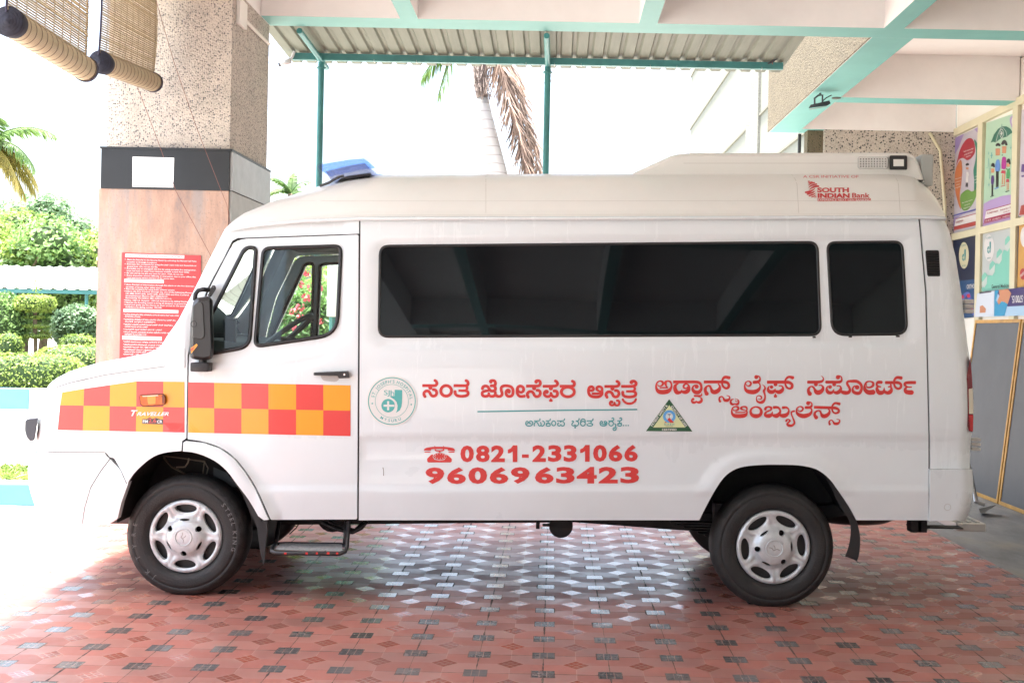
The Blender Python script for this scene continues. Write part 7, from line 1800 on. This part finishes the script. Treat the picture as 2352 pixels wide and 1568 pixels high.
# palms
frond_g = leaf_mat("frond_green", (.05, .12, .025), (.12, .20, .04)); frond_y = leaf_mat("frond_yellow", (.24, .22, .05), (.34, .28, .08)); dead = M("dead_frond", (.30, .215, .165), .8, var=.35, vs=6); dead_d = M("dead_frond_dark", (.12, .085, .065), .85, var=.3, vs=6)
def frond(mb, o, d, L, droop, n, ll, mi=0, hang=.5, wdt=.035, seed=0):
    """rachis curving from o along d, leaflets both sides"""
    r = np.random.default_rng(seed); d = Vector(d).normalized(); pts = []; p = Vector(o); v = d.copy()
    for i in range(n):
        pts.append(p.copy()); p += v * (L / n); v = (v + Vector((0, 0, -droop / n))).normalized()
    mb.tube(pts, [.022 * (1 - i / n) + .004 for i in range(n)], 5, mi)
    for i in range(2, n):
        tn = (pts[min(i + 1, n - 1)] - pts[i - 1]).normalized(); side = tn.cross(Vector((0, 0, 1)))
        side = side.normalized() if side.length > .05 else Vector((1, 0, 0))
        f = i / n; l = ll * (math.sin(math.pi * min(1, f * .85 + .12)) ** .6) * r.uniform(.8, 1.15)
        for s in (-1, 1):
            dv = (side * s * (1 - hang * .5) + tn * .55 + Vector((r.normal(0, .08), r.normal(0, .08), -hang + r.normal(0, .10)))).normalized()
            mid = pts[i] + dv * l * .5 + Vector((0, 0, -.02)); e = pts[i] + dv * l + Vector((0, 0, -l * .18 * (1 + hang))); w_ = tn * wdt / 2
            mb.add([pts[i] - w_ * .5, pts[i] + w_ * .5, mid + w_, e, mid - w_], [(0, 1, 2, 3, 4)], mi)
def palm(px, Y, base_top, fr, label, rt, mats, name="palm_tree", lean=0.0, trunk_mat=None):
    c = P(px, base_top, Y); t = thing(name, (c.x, Y, 0), label, "palm tree", "palm trees"); m = MB()
    zs = np.linspace(0, c.z, 24); m.tube([(c.x - lean * (1 - z / c.z), Y, z) for z in zs], [rt * (1.25 - .35 * z / c.z) * (1 + .03 * (k % 2)) for k, z in enumerate(zs)], 14); m.build("trunk", trunk_mat or bark, t, smooth=True)
    for k, (dx, dy, dz, L, dr, mi, hang) in enumerate(fr):
        mb = MB(); frond(mb, c, (dx, dy, dz), L, dr, 46, L * .26, 0, hang, .045, k + abs(px)); mb.build("frond", mats[mi], t, fix=False)
    return t
palm(-26, 24, 330, [(1, -.2, .35, 1.35, 1.9, 0, .5), (.7, .3, .9, 1.4, 1.6, 0, .4), (.35, -.5, .9, 1.3, 1.7, 0, .4), (1, .1, -.05, 1.4, 1.7, 1, .8), (.8, -.4, -.25, 1.35, 1.4, 1, .9), (.5, .5, -.5, 1.3, 1.0, 1, .9), (.9, .4, -.4, 1.35, 1.2, 1, .9), (-1, 0, .5, 1.5, 1.9, 0, .5), (-.6, .4, .8, 1.4, 1.8, 0, .4), (.3, -.8, .6, 1.4, 1.9, 0, .5), (-.8, -.4, 0, 1.4, 1.6, 1, .7)],
     "coconut palm with green and yellowing fronds at the left edge", .13, [frond_g, frond_y])
palm(668, 33, 445, [(1, 0, .6, .75, 1.8, 0, .4), (-.9, .1, .8, .75, 1.8, 0, .4), (.4, .3, 1, .75, 1.6, 0, .4), (-.4, -.3, 1, .75, 1.6, 0, .4), (0, .3, 1, .7, 1, 0, .3), (.9, -.4, .2, .7, 1.6, 0, .5)], "small green palm top above the ambulance's windscreen", .09, [frond_g])
# royal palm with hanging dead fronds
rp = thing("royal_palm", (P(1141, 397, 16).x, 16, 0), "pale-trunked palm with brown dead fronds hanging, beyond the canopy", "palm tree", "palm trees")
def rpp(x, y, d=0.0): return P(x, y, 16 + d)
tm = NG("palm_trunk_pale"); tv = tm.xyz(); rg = tm.f('ABSOLUTE', tm.f('SUBTRACT', tm.f('FRACT', tm.f('MULTIPLY', tm.f('ADD', tv[2], tm.f('MULTIPLY', tm.noise(4, 2), .04)), 8.5)), .5)); tcx = tm.mix(tm.smooth(rg, .40, .49), (.40, .385, .36), (.27, .25, .23)); tm.l.new(tcx, tm.b.inputs['Base Color']); tm.b.inputs['Roughness'].default_value = .85
base_x = rpp(1190, 900).x
m = MB(); m.tube([(base_x, 16, 0), (rpp(1172, 700).x, 16, rpp(1172, 700).z), rpp(1152, 470), rpp(1141, 397), rpp(1124, 310), rpp(1108, 225)], [.17, .175, .155, .14, .105, .075], 18); m.build("trunk", tm.m, rp, smooth=True)
m = MB(); m.tube([rpp(1108, 225), rpp(1104, 190), rpp(1104, 150), rpp(1104, 105)], [.078, .085, .10, .12], 14)
rr_n = np.random.default_rng(3)
for k in range(90):
    x = rr_n.uniform(1082, 1128); y = rr_n.uniform(135, 215); m.tube([rpp(x, y, -.1), rpp(x + rr_n.normal(2, 4), y + rr_n.uniform(10, 30), -.12 + rr_n.normal(0, .04))], .006, 4)
m.build("fibre", M("palm_fibre", (.20, .16, .14), .9, var=.4, vs=12), rp)
def dead_frond(pts, ll, n, seed, mat, side=(1, -.3)):
    r = np.random.default_rng(seed); line = smooth_line(pts, 10); P3 = [rpp(p[0], p[1], p[2]) for p in line]; mb = MB(); mb.tube(P3, [.022 * (1 - i / len(P3)) + .004 for i in range(len(P3))], 6)
    for i in range(n):
        k = int(r.uniform(.02, .97) * (len(P3) - 1)); o = P3[k]; s = 1 if r.random() < .72 else -1
        l = ll * r.uniform(.55, 1.1) * (1 - .45 * k / len(P3)); a = r.uniform(.15, .75) * s
        d = Vector((math.sin(a) * (1 if s > 0 else .55), r.normal(0, .25), -math.cos(a))).normalized()
        mid = o + d * l * .5 + Vector((r.normal(0, .015), 0, 0)); e = o + d * l + Vector((r.normal(0, .03), 0, -l * .12)); w_ = Vector((.009, .004, 0))
        mb.add([o - w_ * .6, o + w_ * .6, mid + w_, e, mid - w_], [(0, 1, 2, 3, 4)])
    mb.build("dead_frond", mat, rp, fix=False)
dead_frond([(1130, 105, -.15), (1154, 160, -.2), (1170, 230, -.25), (1188, 300, -.25), (1206, 370, -.2), (1216, 430, -.2)], .56, 220, 5, dead)
dead_frond([(1132, 110, -.05), (1164, 165, -.12), (1184, 240, -.12), (1200, 310, -.1), (1215, 380, -.1), (1224, 440, 0)], .60, 240, 2, dead_d)
dead_frond([(1135, 105, 0), (1172, 150, 0), (1192, 215, .05), (1208, 280, .05), (1225, 340, .1), (1240, 400, .1)], .62, 170, 3, dead)
for fx_, fy_, dd_, sd_ in ((1060, 70, (-.75, -.1, -.75), 4), (1050, 90, (-.35, -.2, -1), 9)):
    mb = MB(); frond(mb, rpp(fx_, fy_), dd_, .85, .4, 44, .34, 0, .8, .022, sd_); mb.build("frond", frond_g, rp, fix=False)
m = MB()
for k in range(40):
    x = rr_n.uniform(1252, 1288); y = rr_n.uniform(140, 200); m.tube([rpp(x, y, .5), rpp(x + rr_n.normal(0, 6), y + rr_n.uniform(5, 25), .5)], .004, 4)
m.build("flower_stalk", dead, rp)
# shed roof
sh_ = thing("shed", (P(90, 650, 27).x, 28, 0), "low open shed with a white corrugated roof behind the hedges", "shed")
x0 = P(-150, 650, 27).x; x1 = P(420, 650, 27).x; pr2 = []; x = x0
while x < x1: pr2 += [(x, 0), (x + .13, 0), (x + .16, .03), (x + .21, .03)]; x += .27
sheet(pr2, 26.5, zy(90, 664, 26.5), 29.5, zy(90, 664, 26.5) + .62).build("roof", M("roof_white", (.78, .78, .77), .5), sh_, fix=False)
ez = zy(90, 664, 26.5)
MB().box((x0, 26.52, ez - .09), (x1, 26.58, ez - .004)).build("eave_rail", tealp, sh_)
for k in range(4):
    m = MB(); xx = x0 + .4 + k * 1.6; m.tube([(xx, 26.6, 0), (xx, 26.6, ez - .09)], .04, 8); m.build("post", tealp, sh_)
MB().tube([(P(60, 660, 26.6).x, 26.6, ez - .05), (P(72, 650, 27.5).x, 27.5, ez + .15)], .05, 8).build("brace", tealp, sh_)
# kerbs
bluek = M("kerb_blue", (.11, .32, .50), .6, var=.05, vs=3); whitek = M("kerb_white", (.60, .61, .61), .6)
def kerb(x0, x1, y, dp, z, step, first, label, nm="kerb"):
    t = thing(nm, ((x0 + x1) / 2, y, 0), label, "kerb", "blue and white garden kerbs"); x = x0; k = first
    while x < x1 - .01:
        xe = min(x + step, x1); MB().box((x + .003, y, 0), (xe - .003, y + dp, z), bev=.015).build("kerb_block", bluek if k % 2 == 0 else whitek, t); x = xe; k += 1
    return t
xw = P(66, 900, 20.5).x
kerb(xw - .66 * 6, xw + .66 * 9, 20.5, .2, zy(40, 892, 20.5), .66, 1, "blue and white painted kerb below the far hedge")
kerb(-8.3, -3.85, 9.95, .22, zy(40, 1110, 9.95), 4.3, 0, "blue painted kerb near the front bumper")
g1 = struct(MB().add([(-20, 10.18, .17), (-3.87, 10.18, .17), (-3.87, 11.3, .17), (-20, 11.3, .17)], [(0, 1, 2, 3)]).build("soil", M("soil", (.16, .13, .08), .9, var=.3, vs=6)))
gp = rng.uniform([-9, 10.2, .17], [-3.9, 11.2, .2], (5000, 3)); mb = MB(); leaves(mb, gp, np.tile([0., -.5, .4], (5000, 1)), .09, 0, .2, .6)
o = mb.build("grass", lf_y, fix=False); o["kind"] = "stuff"
struct(MB().add([(-20, 20.71, .28), (-2, 20.71, .28), (-2, 27, .28), (-20, 27, .28)], [(0, 1, 2, 3)]).build("garden_bed", M("soil", (.16, .13, .08), .9)))
# bush with red flowers seen through the cab windows
fb_ = thing("flowering_bush", (P(690, 700, 13.4).x, 13.4, 0), "green bush with red flower clusters seen through the cab windows", "bush"); c = P(700, 720, 13.4)
mb = MB(); q = rng.normal(0, 1, (6000, 3)); q /= np.linalg.norm(q, axis=1)[:, None]; pts = np.array([c.x, 13.5, .95]) + q * rng.uniform(.5, 1.05, (6000, 1)) ** .5 * np.array([1.0, .6, 1.15]); leaves(mb, pts[pts[:, 2] > .05], q[pts[:, 2] > .05], .11, 0, .35); blob(mb, (c.x, 13.6, .9), (.75, .4, .95), 1, .5)
mb.build("foliage", [lf_g, lf_core], fb_, fix=False)
mb = MB()
for (x, y) in ((705, 626), (688, 652), (713, 660), (703, 684), (690, 704), (672, 714), (690, 728), (682, 757), (733, 658), (733, 740), (775, 650)):
    o_ = P(x, y, 12.9); n_ = 12; w_ = rng.normal(0, 1, (n_, 3)); w_ /= np.linalg.norm(w_, axis=1)[:, None]; leaves(mb, np.array(o_) + w_ * .04, w_, .045, 0, .8)
mb.build("flowers", M("petal_red", (.55, .09, .12), .6), fb_, fix=False)
# white cabinet on turquoise legs
cb = thing("electric_cabinet", (P(772, 700, 12.6).x, 12.6, 0), "white electrical cabinet on turquoise legs seen through the cab's side window", "cabinet")
a = P(752, 608, 12.5); b_ = P(798, 728, 12.5); MB().box((a.x, 12.5, b_.z), (b_.x, 12.85, a.z), bev=.01).build("box", M("cabinet_white", (.74, .77, .76), .45), cb)
for x in (763, 790):
    m = MB(); m.tube([(P(x, 700, 12.55).x, 12.6, b_.z), (P(x + 6, 700, 12.55).x, 12.6, 0)], .04, 8); m.build("leg", tealp, cb)
